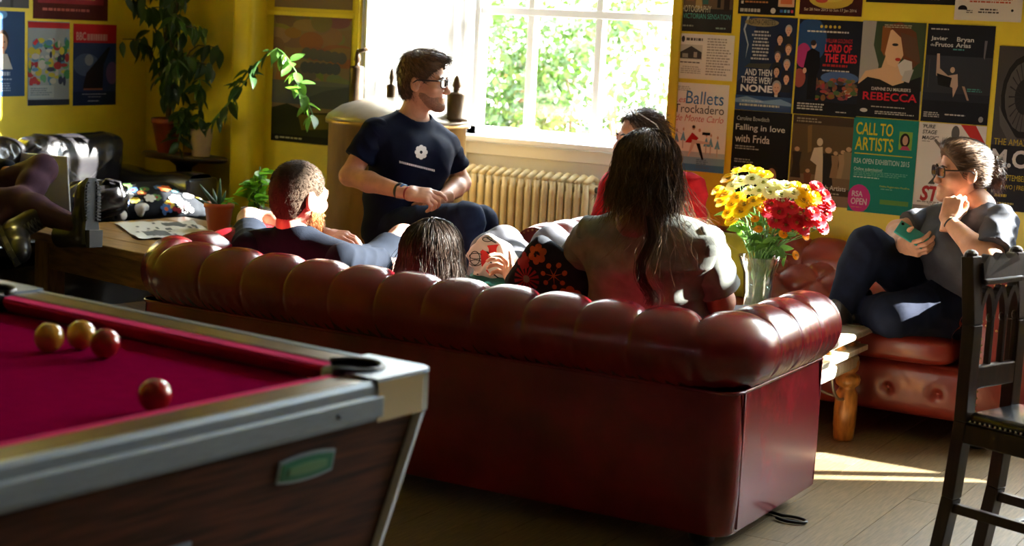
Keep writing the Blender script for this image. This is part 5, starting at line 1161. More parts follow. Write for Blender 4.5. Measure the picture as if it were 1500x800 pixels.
def torso(S, J, g=1.0, add=0.0, low=True):
    lat = nv(J['shR'] - J['shL']); hm = (J['hipL'] + J['hipR']) / 2
    if low: S.rc(J['hipL'], J['hipR'], 0.108 * g + add, 0.108 * g + add, 0.05)
    for q in (-1, 1):
        S.rc(hm + lat * q * 0.07 * g, J['waist'] + lat * q * 0.062 * g, 0.108 * g + add, 0.094 * g + add, 0.05)
        S.rc(J['waist'] + lat * q * 0.062 * g, J['chest'] + lat * q * 0.078 * g, 0.094 * g + add, 0.100 * g + add, 0.05)
        sh = J['shR'] if q > 0 else J['shL']
        S.rc(J['chest'] + lat * q * 0.078 * g, sh - lat * q * 0.03 - A3(0, 0, 0.015), 0.098 * g + add, 0.058 * g + add, 0.05)
        S.rc(J['neck'], sh, 0.046 + add, 0.050 * g + add, 0.03)
    S.rc(J['neck'], J['chest'], 0.058 + add, 0.09 * g + add, 0.04)
def limb_arm(S, sh, el, wr, g=1.0, add=0.0):
    S.rc(sh, el, 0.052 * g + add, 0.041 * g + add, 0.03); d = wr - el
    S.rc(el, el + d * 0.35, 0.041 * g + add, 0.044 * g + add, 0.02); S.rc(el + d * 0.35, wr, 0.044 * g + add, 0.027 * g + add, 0.02)
def limb_leg(S, hip, kn, an, g=1.0, add=0.0, k=0.03):
    S.rc(hip, kn, 0.092 * g + add, 0.062 * g + add, k); d = an - kn
    S.rc(kn, kn + d * 0.3, 0.058 * g + add, 0.058 * g + add, 0.03); S.rc(kn + d * 0.3, an, 0.058 * g + add, 0.036 * g + add, 0.03)
def sleeve(sh, el, t0, t1, r0, r1, amp=0.004, seed=1):
    a = sh + (el - sh) * t0; b = sh + (el - sh) * t1; lo, hi = bounds([a, b], max(r0, r1) + 0.05)
    S = SDF(lo, hi, 0.006); S.rc(a, b + (b - a) * 0.25, r0, r1, 0.01); S.cut(b, el - sh); V, Q = S.mesh(1)
    return folds(V, Q, amp, [((el - sh), 0.06, 1.0), ((1, 0.3, 0.4), 0.09, 0.7)], seed), Q
def person_root(label, base): return thing('person', label, 'person', base)
def shoe(toe_dir, heel, name, m, parent, up=(0, 0, 1), L=0.27, sole=True):
    fr = Frame(heel, toe_dir, up); S = SDF((-0.07, -0.06, -0.02), (0.07, L + 0.03, 0.15), 0.006)
    S.rc((0, 0.03, 0.045), (0, 0.10, 0.05), 0.036, 0.036, 0.03); S.rc((0, 0.10, 0.045), (0, L - 0.06, 0.03), 0.04, 0.036, 0.03); S.rc((0, L - 0.08, 0.032), (0, L - 0.04, 0.028), 0.042, 0.03, 0.03); S.rc((0, 0.04, 0.05), (0, 0.045, 0.12), 0.038, 0.04, 0.03)
    S.cut((0, 0, 0.004), (0, 0, -1)); V, Q = S.mesh(1); o = sdfobj(name, (fr.w(V), Q), m, parent)
    return o
def glasses(fr, root, m, w=0.056, h=0.040, z=0.001, y=0.105, thick=0.0034):
    m_ = MB()
    for x in (-1, 1):
        cx = x * 0.034; pts = []
        for k in range(20):
            a = 2 * math.pi * k / 20; sg = lambda t: math.copysign(abs(t) ** 0.6, t)
            pts.append(fr.w1(cx + sg(math.cos(a)) * w / 2, y - 0.006 * abs(cx + sg(math.cos(a)) * w / 2) / 0.06, z + sg(math.sin(a)) * h / 2))
        m_.tube(pts, thick, 6, closed=True)
        m_.tube([fr.w1(x * (0.034 + w / 2), y - 0.006, z + 0.010), fr.w1(x * 0.073, y - 0.03, z + 0.010), fr.w1(x * 0.083, 0.0, z + 0.008), fr.w1(x * 0.084, -0.02, z - 0.006)], thick * 0.95, 6)
    m_.tube([fr.w1(-0.034 + w / 2, y, z + 0.006), fr.w1(0, y + 0.004, z + 0.010), fr.w1(0.034 - w / 2, y, z + 0.006)], thick, 6)
    gl = m_.build('glasses', m, root, world=True)
    lm = MB()
    for x in (-1, 1):
        cx = x * 0.034; lm.poly([fr.w1(cx + math.copysign(abs(math.cos(a)) ** 0.6, math.cos(a)) * w / 2, y - 0.004, z + math.copysign(abs(math.sin(a)) ** 0.6, math.sin(a)) * h / 2) for a in [2 * math.pi * k / 20 for k in range(20)]])
    v = np.array(lm.v) - np.array(root.location); link('lens', meshdata('lens', v, lm.f, lens_m, False), gl)
    return gl
lens_m = glass_mat('spectacle_lens', (0.93, 0.95, 0.97), 0.06)
def band(c, axis, r, w, m, name, root, th=0.004):
    ax = nv(axis); x = nv(np.cross(ax, (0.3, 0.2, 0.9))); y = np.cross(ax, x); m_ = MB()
    m_.grid(lambda u, v: np.array(c) + (x * math.cos(2 * math.pi * u) + y * math.sin(2 * math.pi * u)) * (r + th * 0.5 * math.cos(2 * math.pi * v)) + ax * (w / 2 * math.copysign(abs(math.sin(2 * math.pi * v)) ** 0.6, math.sin(2 * math.pi * v))), 28, 8, True, True)
    return m_.build(name, m, root, world=True)
YDIR = A3(0.870, 0.492, 0)         # picture right, on the ground
TOC = A3(0.547, -0.837, 0)         # towards the camera from the back of the room

# ---------------------------------------------------------------- A: man in the navy T-shirt
PA = person_root('seated man in a navy printed T-shirt, glasses and short beard, looking right', (-4.10, 6.18, 0.51))
J = dict(neck=rY(605, 176, 6.22), shR=rY(549, 196, 6.02), shL=rY(652, 214, 6.38))
J['chest'] = rY(604, 228, 6.19); J['waist'] = rY(588, 290, 6.20)
pel = A3(-4.08, 6.20, 0.63); J['hipL'] = pel + A3(0.03, 0.09, 0); J['hipR'] = pel + A3(0.0, -0.09, 0)
elR, wrR = rY(511, 258, 5.93), rY(597, 283, 5.87); elL, wrL = rY(676, 268, 6.46), rY(648, 290, 6.22)
knR = rY(684, 322, 5.98); knL = rY(704, 326, 6.34); anR = knR + A3(0.06, 0.02, 0); anR[2] = 0.10; anL = knL + A3(0.02, 0.0, 0); anL[2] = 0.10
frA = Frame(rY(621, 120, 6.21), 0.95 * YDIR + 0.30 * TOC + A3(0, 0, -0.02), (0.0, 0, 1), 1.03)
lo, hi = bounds(list(J.values()) + [elR, wrR, elL, wrL, knR, knL, anR, anL], 0.17)
S = SDF(lo, hi, 0.0085); torso(S, J, 1.0); limb_arm(S, J['shR'], elR, wrR); limb_arm(S, J['shL'], elL, wrL); limb_leg(S, J['hipR'], knR, anR); limb_leg(S, J['hipL'], knL, anL); S.rc(J['neck'], frA.w1(0, -0.03, -0.09), 0.058, 0.054, 0.03)
hR = hand_mesh(wrR, rY(650, 289, 5.93) - wrR, A3(0.15, -0.55, 0.8), True, ((18, 28, 18), (38, 50, 30), (45, 55, 35), (48, 55, 35)), 4, (22, -28, 12))
hL = hand_mesh(wrL, A3(-0.5, -0.75, -0.1), A3(0.1, -0.3, 0.9), False, ((35, 40, 25),) * 4, 4, (25, -20, 15))
sdfobj('body', join([S.mesh(1), head_mesh(frA), hR, hL]), skin_m, PA)
eyes(frA, PA); face_bits(frA, PA, ('dark', (0.04, 0.022, 0.013)))
S = SDF(lo, hi, 0.008); torso(S, J, 1.0, 0.017); S.rc(J['neck'] + A3(0, 0, -0.002), frA.w1(0, -0.03, -0.1), 0.070, 0.080, 0.01, '-'); S.cut(J['hipR'] - A3(0, 0, 0.05), (0.0, 0, -1)); V, Q = S.mesh(2)
V = folds(V, Q, 0.0045, [((0.5, 0.2, 0.9), 0.10, 1.0), ((0.2, -0.6, 0.8), 0.14, 1.0), ((0.8, 0.5, -0.3), 0.08, 0.5)], 3)
shirtA = sdfobj('t_shirt', join([(V, Q), sleeve(J['shR'], elR, -0.05, 0.62, 0.066, 0.070), sleeve(J['shL'], elL, -0.05, 0.62, 0.066, 0.070)]), navy, PA)
# printed emblem and web address on the chest
cdir = nv(0.72 * TOC + 0.62 * YDIR + A3(0, 0, 0.12)); crt = nv(np.cross(A3(0, 0, 1), cdir)); crt = -crt if crt @ YDIR < 0 else crt; cup = np.cross(cdir, crt); cup = cup if cup[2] > 0 else -cup
def on_cloth(px, py):
    """hit the shirt along the view ray"""
    from mathutils.bvhtree import BVHTree
    global _bvA
    try: _bvA
    except NameError: _bvA = BVHTree.FromPolygons([Vector(v) for v in V], [tuple(q) for q in Q.tolist()])
    d = Vector(ray(px, py)).normalized(); h = _bvA.ray_cast(Vector(CAM), d); return np.array(h[0] - d * 0.003) if h[0] is not None else rY(px, py, 6.0)
m_ = MB()
def dec(pts_): m_.poly([on_cloth(x, y) for x, y in pts_])
ec = (617, 223)
for k in range(8):
    a = 2 * math.pi * k / 8; a2 = a + 0.62
    cxk, cyk = ec[0] + 6.2 * math.cos(a), ec[1] + 7.2 * math.sin(a)
    dec([(cxk + 3.4 * math.cos(t), cyk + 3.6 * math.sin(t)) for t in [2 * math.pi * i / 10 for i in range(10)]])
for k in range(12):
    a, b = 2 * math.pi * k / 12, 2 * math.pi * (k + 1) / 12; dec([(ec[0] + r_ * math.cos(t), ec[1] + r_ * 1.1 * math.sin(t)) for r_, t in ((2.2, a), (5.2, a), (5.2, b), (2.2, b))])
x = 585.0
while x < 636:
    wch = random.uniform(1.6, 2.6)
    if not (593.5 < x < 595.5): yb = 235.5 + (x - 585) * 0.25; dec([(x, yb), (x, yb + random.uniform(2.6, 3.6)), (x + wch, yb + 3.2 + wch * .25), (x + wch, yb + 0.2 + wch * .25)])
    x += wch + 0.7
m_.build('chest_print', mat('white_shirt_print', (0.75, 0.73, 0.75), 0.8), PA, False, True)['kind'] = 'stuff'
S = SDF(lo, hi, 0.009); limb_leg(S, J['hipR'], knR, anR, 1.0, 0.013); limb_leg(S, J['hipL'], knL, anL, 1.0, 0.013); S.rc(J['hipL'], J['hipR'], 0.118, 0.118, 0.05); V, Q = S.mesh(1)
sdfobj('jeans', (folds(V, Q, 0.0035, [((0.9, 0.3, 0.2), 0.07, 1), ((0.4, 0.2, 0.9), 0.09, 0.8)], 5), Q), denim, PA)
Vh, Qh = hair_cap(frA, 0.009, (0.080, 0.072), (0, 0.80, -0.60), -0.072, True, (((0, 0.045, 0.100), (0.056, 0.056, 0.028), None, 0.03), ((0, -0.03, 0.098), (0.062, 0.066, 0.030), None, 0.03)))
ha = join([(frA.w(Vh), Qh), short_strands(frA, Vh, Qh, 3200, 0.026, 0.0011, 0.22, (0, -0.07, 0.12), 1, (0, 0.25, 0.0))]); sdfobj('hair', ha, hair_b, PA)
def beard(fr, root, m, thick, n, L, full, seed):
    S = SDF((-0.09, -0.02, -0.15), (0.09, 0.14, 0.0), 0.004)
    S.ell((0, 0.030, -0.032), (0.059 + thick, 0.058 + thick, 0.078 + thick), k=0.02); S.rc((0, 0.03, -0.062), (0, 0.066, -0.096), 0.043 + thick, 0.024 + thick, 0.02); S.ell((0, 0.084, -0.102), (0.019 + thick, 0.016 + thick, 0.015 + thick), k=0.015)
    for x in (-1, 1): S.rc((x * 0.048, -0.004, -0.045), (x * 0.018, 0.066, -0.098), 0.020 + thick, 0.018 + thick, 0.02)
    S.ell((0, 0.135, -0.02), (0.085, 0.075, 0.030), k=0.005, op='-'); S.cut((0, 0.0, -0.035 if full else -0.055), (0, 0.25, 1)); S.ell((0, 0.104, -0.068), (0.024, 0.03, 0.012), k=0.004, op='-'); S.cut((0, 0.06, -0.118), (0, -0.3, -1)); S.cut((0, 0.0, 0), (0, -1, 0.0))
    V, Q = S.mesh(1); st = short_strands(fr, V, Q, n, L, 0.0008, 0.6, (0, 0.0, 0.05), seed)
    sdfobj('beard', join([(fr.w(V), Q), st]), m, root)
beard(frA, PA, mat('short_stubble', (0.34, 0.175, 0.11), 0.6, var=0.5, vscale=200, col2=(0.17, 0.085, 0.05)), 0.0024, 1500, 0.004, True, 3)
glasses(frA, PA, mat('black_frames', (0.008, 0.008, 0.009), 0.3), 0.052, 0.034)
d = nv(wrR - elR)
band(wrR - d * 0.045, d, 0.033, 0.018, mat('black_band', (0.01, 0.01, 0.012), 0.5), 'wristband', PA); band(wrR - d * 0.025, d, 0.031, 0.012, mat('blue_band', (0.03, 0.12, 0.36), 0.5), 'wristband', PA); band(wrR + d * 0.005, d, 0.0285, 0.010, mat('red_band', (0.3, 0.03, 0.03), 0.6), 'wristband', PA)
sh_g = mat('grey_trainer', (0.10, 0.10, 0.11), 0.7)
for an in (anR, anL): shoe((1, -0.1, 0), (an[0] - 0.06, an[1], 0.0), 'shoe', sh_g, PA)

# ---------------------------------------------------------------- B: bearded man on the front sofa, from behind
PB = person_root('man with cropped hair and ginger beard in a black T-shirt, from behind', (-3.80, 5.2, 0.43))
frB = Frame(rY(439, 287, 5.02), A3(0.27, 0.95, -0.06), (0.02, -0.05, 1), 1.09)
J = dict(neck=rY(432, 350, 5.0), shL=rY(366, 362, 4.99), shR=rY(510, 384, 5.02)); J['chest'] = (J['shL'] + J['shR']) / 2 + A3(0, 0.07, -0.10); J['waist'] = J['chest'] + A3(0, 0.12, -0.10)
pel = A3(J['chest'][0], 5.34, 0.545); J['hipL'] = pel + A3(-0.09, 0, 0); J['hipR'] = pel + A3(0.09, 0, 0)
elL, wrL = rY(366, 323, 5.27), rY(480, 346, 5.30); elR, wrR = rY(578, 396, 5.28), rY(545, 398, 5.48)
knR = rY(591, 352, 5.62); knL = rY(415, 372, 5.70); anR = knR + A3(-0.02, 0.12, 0); anR[2] = 0.10; anL = knL + A3(0.02, 0.1, 0); anL[2] = 0.10
lo, hi = bounds(list(J.values()) + [elL, wrL, elR, wrR, knR, knL, anR, anL], 0.17)
S = SDF(lo, hi, 0.0085); torso(S, J, 0.98); limb_arm(S, J['shL'], elL, wrL, 1.2); limb_arm(S, J['shR'], elR, wrR, 1.08); limb_leg(S, J['hipR'], knR, anR); limb_leg(S, J['hipL'], knL, anL); S.rc(J['neck'], frB.w1(0, -0.03, -0.09), 0.060, 0.054, 0.03)
hL = hand_mesh(wrL, rY(535, 352, 5.26) - wrL, A3(0.0, -0.45, 0.9), False, ((12, 25, 15), (16, 28, 18), (20, 30, 20), (24, 32, 22)), 5, (35, -25, 15))
hR = hand_mesh(wrR, A3(-0.4, 0.3, -0.3), A3(0.2, 0.4, 0.8), True)
sdfobj('body', join([S.mesh(1), head_mesh(frB, 1.05, 1.0, True, 1.04), hL, hR]), skin_p, PB); eyes(frB, PB); face_bits(frB, PB, ('ginger', (0.20, 0.08, 0.025)))
S = SDF(lo, hi, 0.008); torso(S, J, 0.98, 0.016); S.rc(J['neck'] + A3(0.01, 0.10, 0.03), frB.w1(0, 0.0, -0.1), 0.066, 0.062, 0.01, '-'); S.cut(J['hipR'] - A3(0, 0, 0.02), (0.0, 0.0, -1)); V, Q = S.mesh(2)
V = folds(V, Q, 0.005, [((1, 0.1, 0.35), 0.16, 0.6), ((0.2, 0.3, 0.9), 0.09, 1.0)], 8)
sdfobj('t_shirt', join([(V, Q), sleeve(J['shL'], elL, -0.1, 0.46, 0.070, 0.076), sleeve(J['shR'], elR, -0.1, 0.66, 0.070, 0.076)]), black_c, PB)
S = SDF(lo, hi, 0.009); limb_leg(S, J['hipR'], knR, anR, 1.0, 0.018); limb_leg(S, J['hipL'], knL, anL, 1.0, 0.018); S.rc(J['hipL'], J['hipR'], 0.118, 0.118, 0.05); S.cut((J['hipL'] * 0.45 + knL * 0.55), (0, 1, 0.15)); V, Q = S.mesh(1); sdfobj('shorts', (V, Q), black_c, PB)
Vh, Qh = hair_cap(frB, 0.0045, (0.076, 0.060), (0, 0.85, -0.53), -0.088, True)
sdfobj('cropped_hair', join([(frB.w(Vh), Qh), short_strands(frB, Vh, Qh, 3500, 0.007, 0.0008, 0.8, (0, -0.06, 0.12), 4)]), hair_s, PB)
beard(frB, PB, ginger, 0.007, 2600, 0.013, True, 6)
d = nv(wrL - elL); band(elL + d * 0.06 + A3(0, 0, 0.0), d, 0.047, 0.02, brass, 'bangle', PB)
for an in (anR, anL): shoe((0.1, 1, 0), (an[0], an[1] - 0.06, 0.0), 'shoe', sh_g, PB)
# fine golden hair catching the light on the bare knee and forearm
def limb_fuzz(a, b, r, n, seed, name, root, m):
    g = np.random.default_rng(seed); a = np.array(a); b = np.array(b); ax = nv(b - a); x = nv(np.cross(ax, (0.3, 0.2, 0.9))); y = np.cross(ax, x)
    t = g.uniform(-0.15, 1, n)[:, None]; an_ = g.uniform(0, 6.28, n)[:, None]; nn = x * np.cos(an_) + y * np.sin(an_); p = a + (b - a) * t + nn * r
    path = np.stack([p, p + nn * 0.006 + ax * 0.004, p + nn * 0.010 + ax * 0.011], 1) + g.normal(0, 0.001, (n, 3, 3)); VQ = strands(path, 0.0004, 0.0002); o = sdfobj(name, VQ, m, root); o['kind'] = 'stuff'
limb_fuzz(knR, knR + (anR - knR) * 0.5, 0.058, 700, 5, 'leg_hair', PB, mat('golden_hair', (0.45, 0.28, 0.10), 0.5))

# ---------------------------------------------------------------- C: dark haired woman lying back on the front sofa
PC = person_root('dark haired woman slumped low on the front sofa, knees raised', (-3.05, 5.25, 0.43))
frC = Frame(rY(637, 374, 4.90), A3(0.25, 0.86, 0.22), (-0.05, -0.42, 0.9), 0.97)
hc = frC.c
J = dict(neck=hc + A3(0.01, 0.06, -0.15)); J['shL'] = J['neck'] + A3(-0.165, 0.05, -0.06); J['shR'] = J['neck'] + A3(0.165, 0.04, -0.06); J['chest'] = J['neck'] + A3(0.01, 0.13, -0.08); J['waist'] = A3(hc[0] + 0.02, 5.22, 0.525)
pel = A3(hc[0] + 0.04, 5.38, 0.535); J['hipL'] = pel + A3(-0.085, 0, 0); J['hipR'] = pel + A3(0.085, 0, 0)
knR = rY(738, 358, 5.63); knL = rY(716, 370, 5.58); anR = A3(knR[0] + 0.05, 5.88, 0.51); anL = A3(knL[0] - 0.0, 5.86, 0.51)
elR, wrR = rY(772, 458, 5.04), rY(753, 418, 5.12); elL = J['shL'] + A3(-0.08, 0.2, -0.12); wrL = elL + A3(0.16, 0.12, 0.02)
lo, hi = bounds(list(J.values()) + [elR, wrR, elL, wrL, knR, knL, anR, anL], 0.16)
S = SDF(lo, hi, 0.0085); torso(S, J, 0.88); limb_arm(S, J['shR'], elR, wrR, 0.85); limb_arm(S, J['shL'], elL, wrL, 0.85); limb_leg(S, J['hipR'], knR, anR, 1.0); limb_leg(S, J['hipL'], knL, anL, 1.0); S.rc(J['neck'], frC.w1(0, -0.03, -0.09), 0.05, 0.05, 0.03)
hx = nv(rY(735, 375, 5.18) - wrR)
hR = hand_mesh(wrR, hx, -TOC * 0.2 + YDIR * 0.9, True, ((30, 45, 25), (35, 50, 30), (40, 50, 30), (45, 50, 30)), 5, (50, 5, 20), 0.92)
hL = hand_mesh(wrL, A3(0.7, 0.4, 0), A3(0, 0, 1), False)
sdfobj('body', join([S.mesh(1), head_mesh(frC, 0.92, 0.95, True, 0.96), hR, hL]), skin_m, PC); eyes(frC, PC)
S = SDF(lo, hi, 0.009); torso(S, J, 0.88, 0.016); limb_arm(S, J['shR'], elR, wrR - (wrR - elR) * 0.12, 0.85, 0.014); limb_arm(S, J['shL'], elL, wrL - (wrL - elL) * 0.1, 0.85, 0.014); S.cut(J['hipR'] + A3(0, 0.03, 0), (0.0, 1, -0.3)); V, Q = S.mesh(1); sdfobj('jumper', (folds(V, Q, 0.004, [((0.6, 0.4, 0.7), 0.06, 1)], 9), Q), green_k, PC)
S = SDF(lo, hi, 0.008); limb_leg(S, J['hipR'], knR, anR, 1.06, 0.006); limb_leg(S, J['hipL'], knL, anL, 1.06, 0.006); S.rc(J['hipL'], J['hipR'], 0.106, 0.106, 0.05); V, Q = S.mesh(2); sdfobj('leggings', (V, Q), grey_l, PC)
for an in (anR, anL): shoe((0.1, 0.9, 0.45), (an[0], an[1] - 0.01, 0.462), 'shoe', black_b, PC, L=0.24)
rollc = [((-4.2, 4.62, 0.612), (-1.7, 4.62, 0.612), 0.128)]
neckc = [(J['shL'], J['shR'], 0.085), (J['neck'], J['chest'], 0.10)] + rollc
S = SDF((-0.13, -0.17, -0.2), (0.13, 0.14, 0.16), 0.0045); S.ell((0, -0.014, 0.035), (0.080, 0.102, 0.089), k=0.02); S.rc((0, -0.04, 0.0), (0, -0.04, -0.10), 0.075, 0.065, 0.05); S.cut((0, 0.075, 0.085), (0, 0.85, -0.5)); Vh, Qh = S.mesh(1)
rf = lambda d: (d[:, 1] < 0.55)
l1 = long_strands(frC, 5200, 0.36, 0.0016, 21, rf, 0.008, 0.17, neckc, 0.085, 18, 60, rad=(0.093, 0.110, 0.097))
sdfobj('long_hair', join([(frC.w(Vh), Qh), l1]), hair_d, PC)
fl = long_strands(frC, 420, 0.42, 0.0007, 22, rf, 0.014, 0.16, neckc, 0.06, 20, 60); sdfobj('loose_hair', fl, hair_b, PC)

# ---------------------------------------------------------------- D: long haired woman in grey, from behind
PD = person_root('long haired woman in a grey marl T-shirt, seen from behind on the front sofa', (-2.25, 5.15, 0.43))
frD = Frame(rY(949, 252, 4.99), A3(-0.05, 0.99, -0.05), (0.0, 0.02, 1), 1.03)
J = dict(neck=rY(948, 327, 4.97), shL=rY(868, 347, 4.97), shR=rY(1032, 360, 5.0)); J['chest'] = rY(950, 385, 5.0); J['waist'] = rY(948, 440, 5.02)
pel = A3(J['waist'][0], 5.06, 0.545); J['hipL'] = pel + A3(-0.10, 0, 0); J['hipR'] = pel + A3(0.10, 0, 0)
elL, wrL = rY(832, 415, 5.14), rY(880, 425, 5.40); elR, wrR = rY(1056, 442, 5.10), rY(1010, 440, 5.38)
knL = rY(808, 362, 5.50); anL = knL + A3(0.10, 0.10, 0); anL[2] = 0.50; knR = A3(-2.0, 5.52, 0.56); anR = A3(-2.0, 5.56, 0.11)
lo, hi = bounds(list(J.values()) + [elR, wrR, elL, wrL, knR, knL, anR, anL], 0.18)
S = SDF(lo, hi, 0.0085); torso(S, J, 1.10); limb_arm(S, J['shR'], elR, wrR, 1.1); limb_arm(S, J['shL'], elL, wrL, 1.1); limb_leg(S, J['hipR'], knR, anR, 1.05); limb_leg(S, J['hipL'], knL, anL, 1.05); S.rc(J['neck'], frD.w1(0, -0.03, -0.09), 0.058, 0.054, 0.03)
sdfobj('body', join([S.mesh(1), head_mesh(frD, 0.95, 0.95), hand_mesh(wrL, A3(0.6, 0.5, -0.2), A3(0, 0, 1), False), hand_mesh(wrR, A3(-0.6, 0.5, -0.2), A3(0, 0, 1), True)]), skin_m, PD); eyes(frD, PD)
S = SDF(lo, hi, 0.0075); torso(S, J, 1.10, 0.018); S.rc(J['neck'] + A3(0, 0.10, 0.04), frD.w1(0, 0.0, -0.1), 0.066, 0.062, 0.01, '-'); S.cut(J['hipR'] - A3(0, 0, 0.07), (0.0, 0.0, -1)); V, Q = S.mesh(2)
V = folds(V, Q, 0.006, [((0.25, 0.0, 0.97), 0.11, 1.0), ((0.75, 0.1, 0.6), 0.17, 0.8), ((-0.7, 0.1, 0.65), 0.15, 0.6)], 14)
sdfobj('t_shirt', join([(V, Q), sleeve(J['shL'], elL, 0.0, 0.80, 0.070, 0.082, 0.006, 3), sleeve(J['shR'], elR, 0.0, 0.76, 0.070, 0.082, 0.006, 4)]), marl, PD)
S = SDF(lo, hi, 0.0085); limb_leg(S, J['hipR'], knR, anR, 1.1, 0.008); limb_leg(S, J['hipL'], knL, anL, 1.1, 0.008); S.rc(J['hipL'], J['hipR'], 0.125, 0.125, 0.05); V, Q = S.mesh(2); sdfobj('leggings', (V, Q), grey_l, PD)
shoe((0, 1, 0), (anR[0], anR[1] - 0.05, 0.0), 'shoe', sh_g, PD, L=0.24); shoe((-0.7, 0.7, 0.1), (anL[0], anL[1], 0.435), 'shoe', sh_g, PD, L=0.24)
S = SDF((-0.13, -0.18, -0.24), (0.13, 0.14, 0.16), 0.0045); S.ell((0, -0.014, 0.035), (0.080, 0.102, 0.090), k=0.02); S.rc((0, -0.04, 0.0), (0, -0.05, -0.16), 0.078, 0.072, 0.06); S.cut((0, 0.072, 0.085), (0, 0.85, -0.5)); Vh, Qh = S.mesh(2)
cD = [(J['shL'], J['shR'], 0.085), (J['chest'] - A3(0.1, 0, 0), J['chest'] + A3(0.1, 0, 0), 0.135), (J['waist'] - A3(0.09, 0, 0), J['waist'] + A3(0.09, 0, 0), 0.135), (J['shR'], elR, 0.088), (J['shL'], elL, 0.088)]
rf = lambda d: (d[:, 1] < 0.45)
h1 = long_strands(frD, 6000, 0.245, 0.0016, 31, rf, 0.007, 0.11, cD, 0.075, 20, 70, rad=(0.094, 0.112, 0.097))
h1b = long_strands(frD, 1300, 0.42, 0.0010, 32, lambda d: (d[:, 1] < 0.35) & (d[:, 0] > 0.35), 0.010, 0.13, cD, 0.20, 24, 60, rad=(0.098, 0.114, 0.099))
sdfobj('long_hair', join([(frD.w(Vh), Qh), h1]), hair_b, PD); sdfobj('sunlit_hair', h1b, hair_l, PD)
# the separate curling lock down the middle of the back
g = np.random.default_rng(77); pts_px = [(950, 318), (953, 338), (955, 352), (948, 366), (940, 382), (939, 400), (944, 416), (953, 428), (958, 438), (954, 446)]
base = np.array([rY(x, y, 4.815) for x, y in pts_px]); n = 120
tt = np.linspace(0, len(base) - 1, 30); bs = np.stack([np.interp(tt, np.arange(len(base)), base[:, i]) for i in range(3)], 1)
pth = np.repeat(bs[None], n, 0) + (g.normal(0, 1, (n, 1, 3)) * np.linspace(0.006, 0.013, 30)[None, :, None]) * np.array([1, 0.5, 0.4]); pth += 0.006 * np.sin(np.linspace(0, 9, 30)[None, :, None] + g.uniform(0, 6, (n, 1, 1))) * np.array([1, 0, 0]) * np.linspace(0, 1, 30)[None, :, None]
sdfobj('curling_lock', strands(pth, 0.0013, 0.0005), hair_d, PD)

# ---------------------------------------------------------------- E: person in red behind
PE = person_root('person in a red knitted top, head turned left, mostly hidden behind the grey shirted woman', (-3.00, 6.62, 0.43))
frE = Frame(rY(936, 205, 6.62), -0.93 * YDIR + 0.42 * TOC, (0.02, 0.02, 1), 1.02)
J = dict(neck=rY(958, 258, 6.66), shR=rY(903, 274, 6.60), shL=rY(1010, 280, 6.55)); J['chest'] = rY(955, 315, 6.62); J['waist'] = J['chest'] + A3(0, 0.02, -0.13)
pel = A3(J['chest'][0], 6.66, 0.545); J['hipL'] = pel + A3(0.09, -0.03, 0); J['hipR'] = pel + A3(-0.09, 0.0, 0)
elR, wrR = J['shR'] + A3(-0.06, -0.06, -0.26), J['shR'] + A3(0.12, -0.22, -0.32); elL, wrL = J['shL'] + A3(0.05, -0.02, -0.27), J['shL'] + A3(-0.08, -0.22, -0.32)
knR = J['hipR'] + A3(-0.03, -0.42, 0.02); knL = J['hipL'] + A3(0.03, -0.42, 0.02); anR = knR + A3(0, -0.0, 0); anL = knL + A3(0, -0.0, 0); anR[2] = anL[2] = 0.10
lo, hi = bounds(list(J.values()) + [elR, wrR, elL, wrL, knR, knL, anR, anL], 0.17)
S = SDF(lo, hi, 0.010); torso(S, J, 0.98); limb_arm(S, J['shR'], elR, wrR); limb_arm(S, J['shL'], elL, wrL); limb_leg(S, J['hipR'], knR, anR); limb_leg(S, J['hipL'], knL, anL); S.rc(J['neck'], frE.w1(0, -0.03, -0.09), 0.056, 0.054, 0.03)
sdfobj('body', join([S.mesh(1), head_mesh(frE), hand_mesh(wrR, A3(0.5, -0.6, 0), A3(0, 0, 1), True), hand_mesh(wrL, A3(-0.5, -0.6, 0), A3(0, 0, 1), False)]), skin_m, PE); eyes(frE, PE); face_bits(frE, PE, ('dark', (0.04, 0.022, 0.013)))
S = SDF(lo, hi, 0.010); torso(S, J, 0.98, 0.022); limb_arm(S, J['shR'], elR, wrR, 1, 0.018); limb_arm(S, J['shL'], elL, wrL, 1, 0.018); S.rc(J['neck'] + A3(0, 0, 0.03), frE.w1(0, -0.03, -0.1), 0.064, 0.064, 0.01, '-'); S.cut(J['hipR'] - A3(0, 0, 0.03), (0, 0, -1)); V, Q = S.mesh(1); sdfobj('jumper', (folds(V, Q, 0.004, [((0.3, 0.2, 0.9), 0.08, 1)], 4), Q), red_k, PE)
S = SDF(lo, hi, 0.011); limb_leg(S, J['hipR'], knR, anR, 1, 0.014); limb_leg(S, J['hipL'], knL, anL, 1, 0.014); S.rc(J['hipL'], J['hipR'], 0.12, 0.12, 0.05); sdfobj('jeans', S.mesh(1), denim, PE)
Vh, Qh = hair_cap(frE, 0.012, (0.066, 0.085), (0, 0.80, -0.60), -0.12, True); sdfobj('hair', join([(frE.w(Vh), Qh), short_strands(frE, Vh, Qh, 3200, 0.04, 0.0013, 0.35, (0, 0.06, 0.13), 12, (0, -0.1, 0), 0.35)]), hair_b, PE)
m_ = MB()
for x in (-1, 1): m_.tube([frE.w1(x * 0.036 + 0.027 * math.cos(a), 0.055 + 0.012 * math.sin(a), 0.128 + 0.016 * math.sin(a) - 0.3 * abs(x * 0.036 + 0.027 * math.cos(a)) ** 1.5) for a in [2 * math.pi * k / 14 for k in range(14)]], 0.0025, 6, closed=True); m_.tube([frE.w1(x * 0.062, 0.045, 0.118), frE.w1(x * 0.084, -0.03, 0.075), frE.w1(x * 0.088, -0.06, 0.03)], 0.0028, 6)
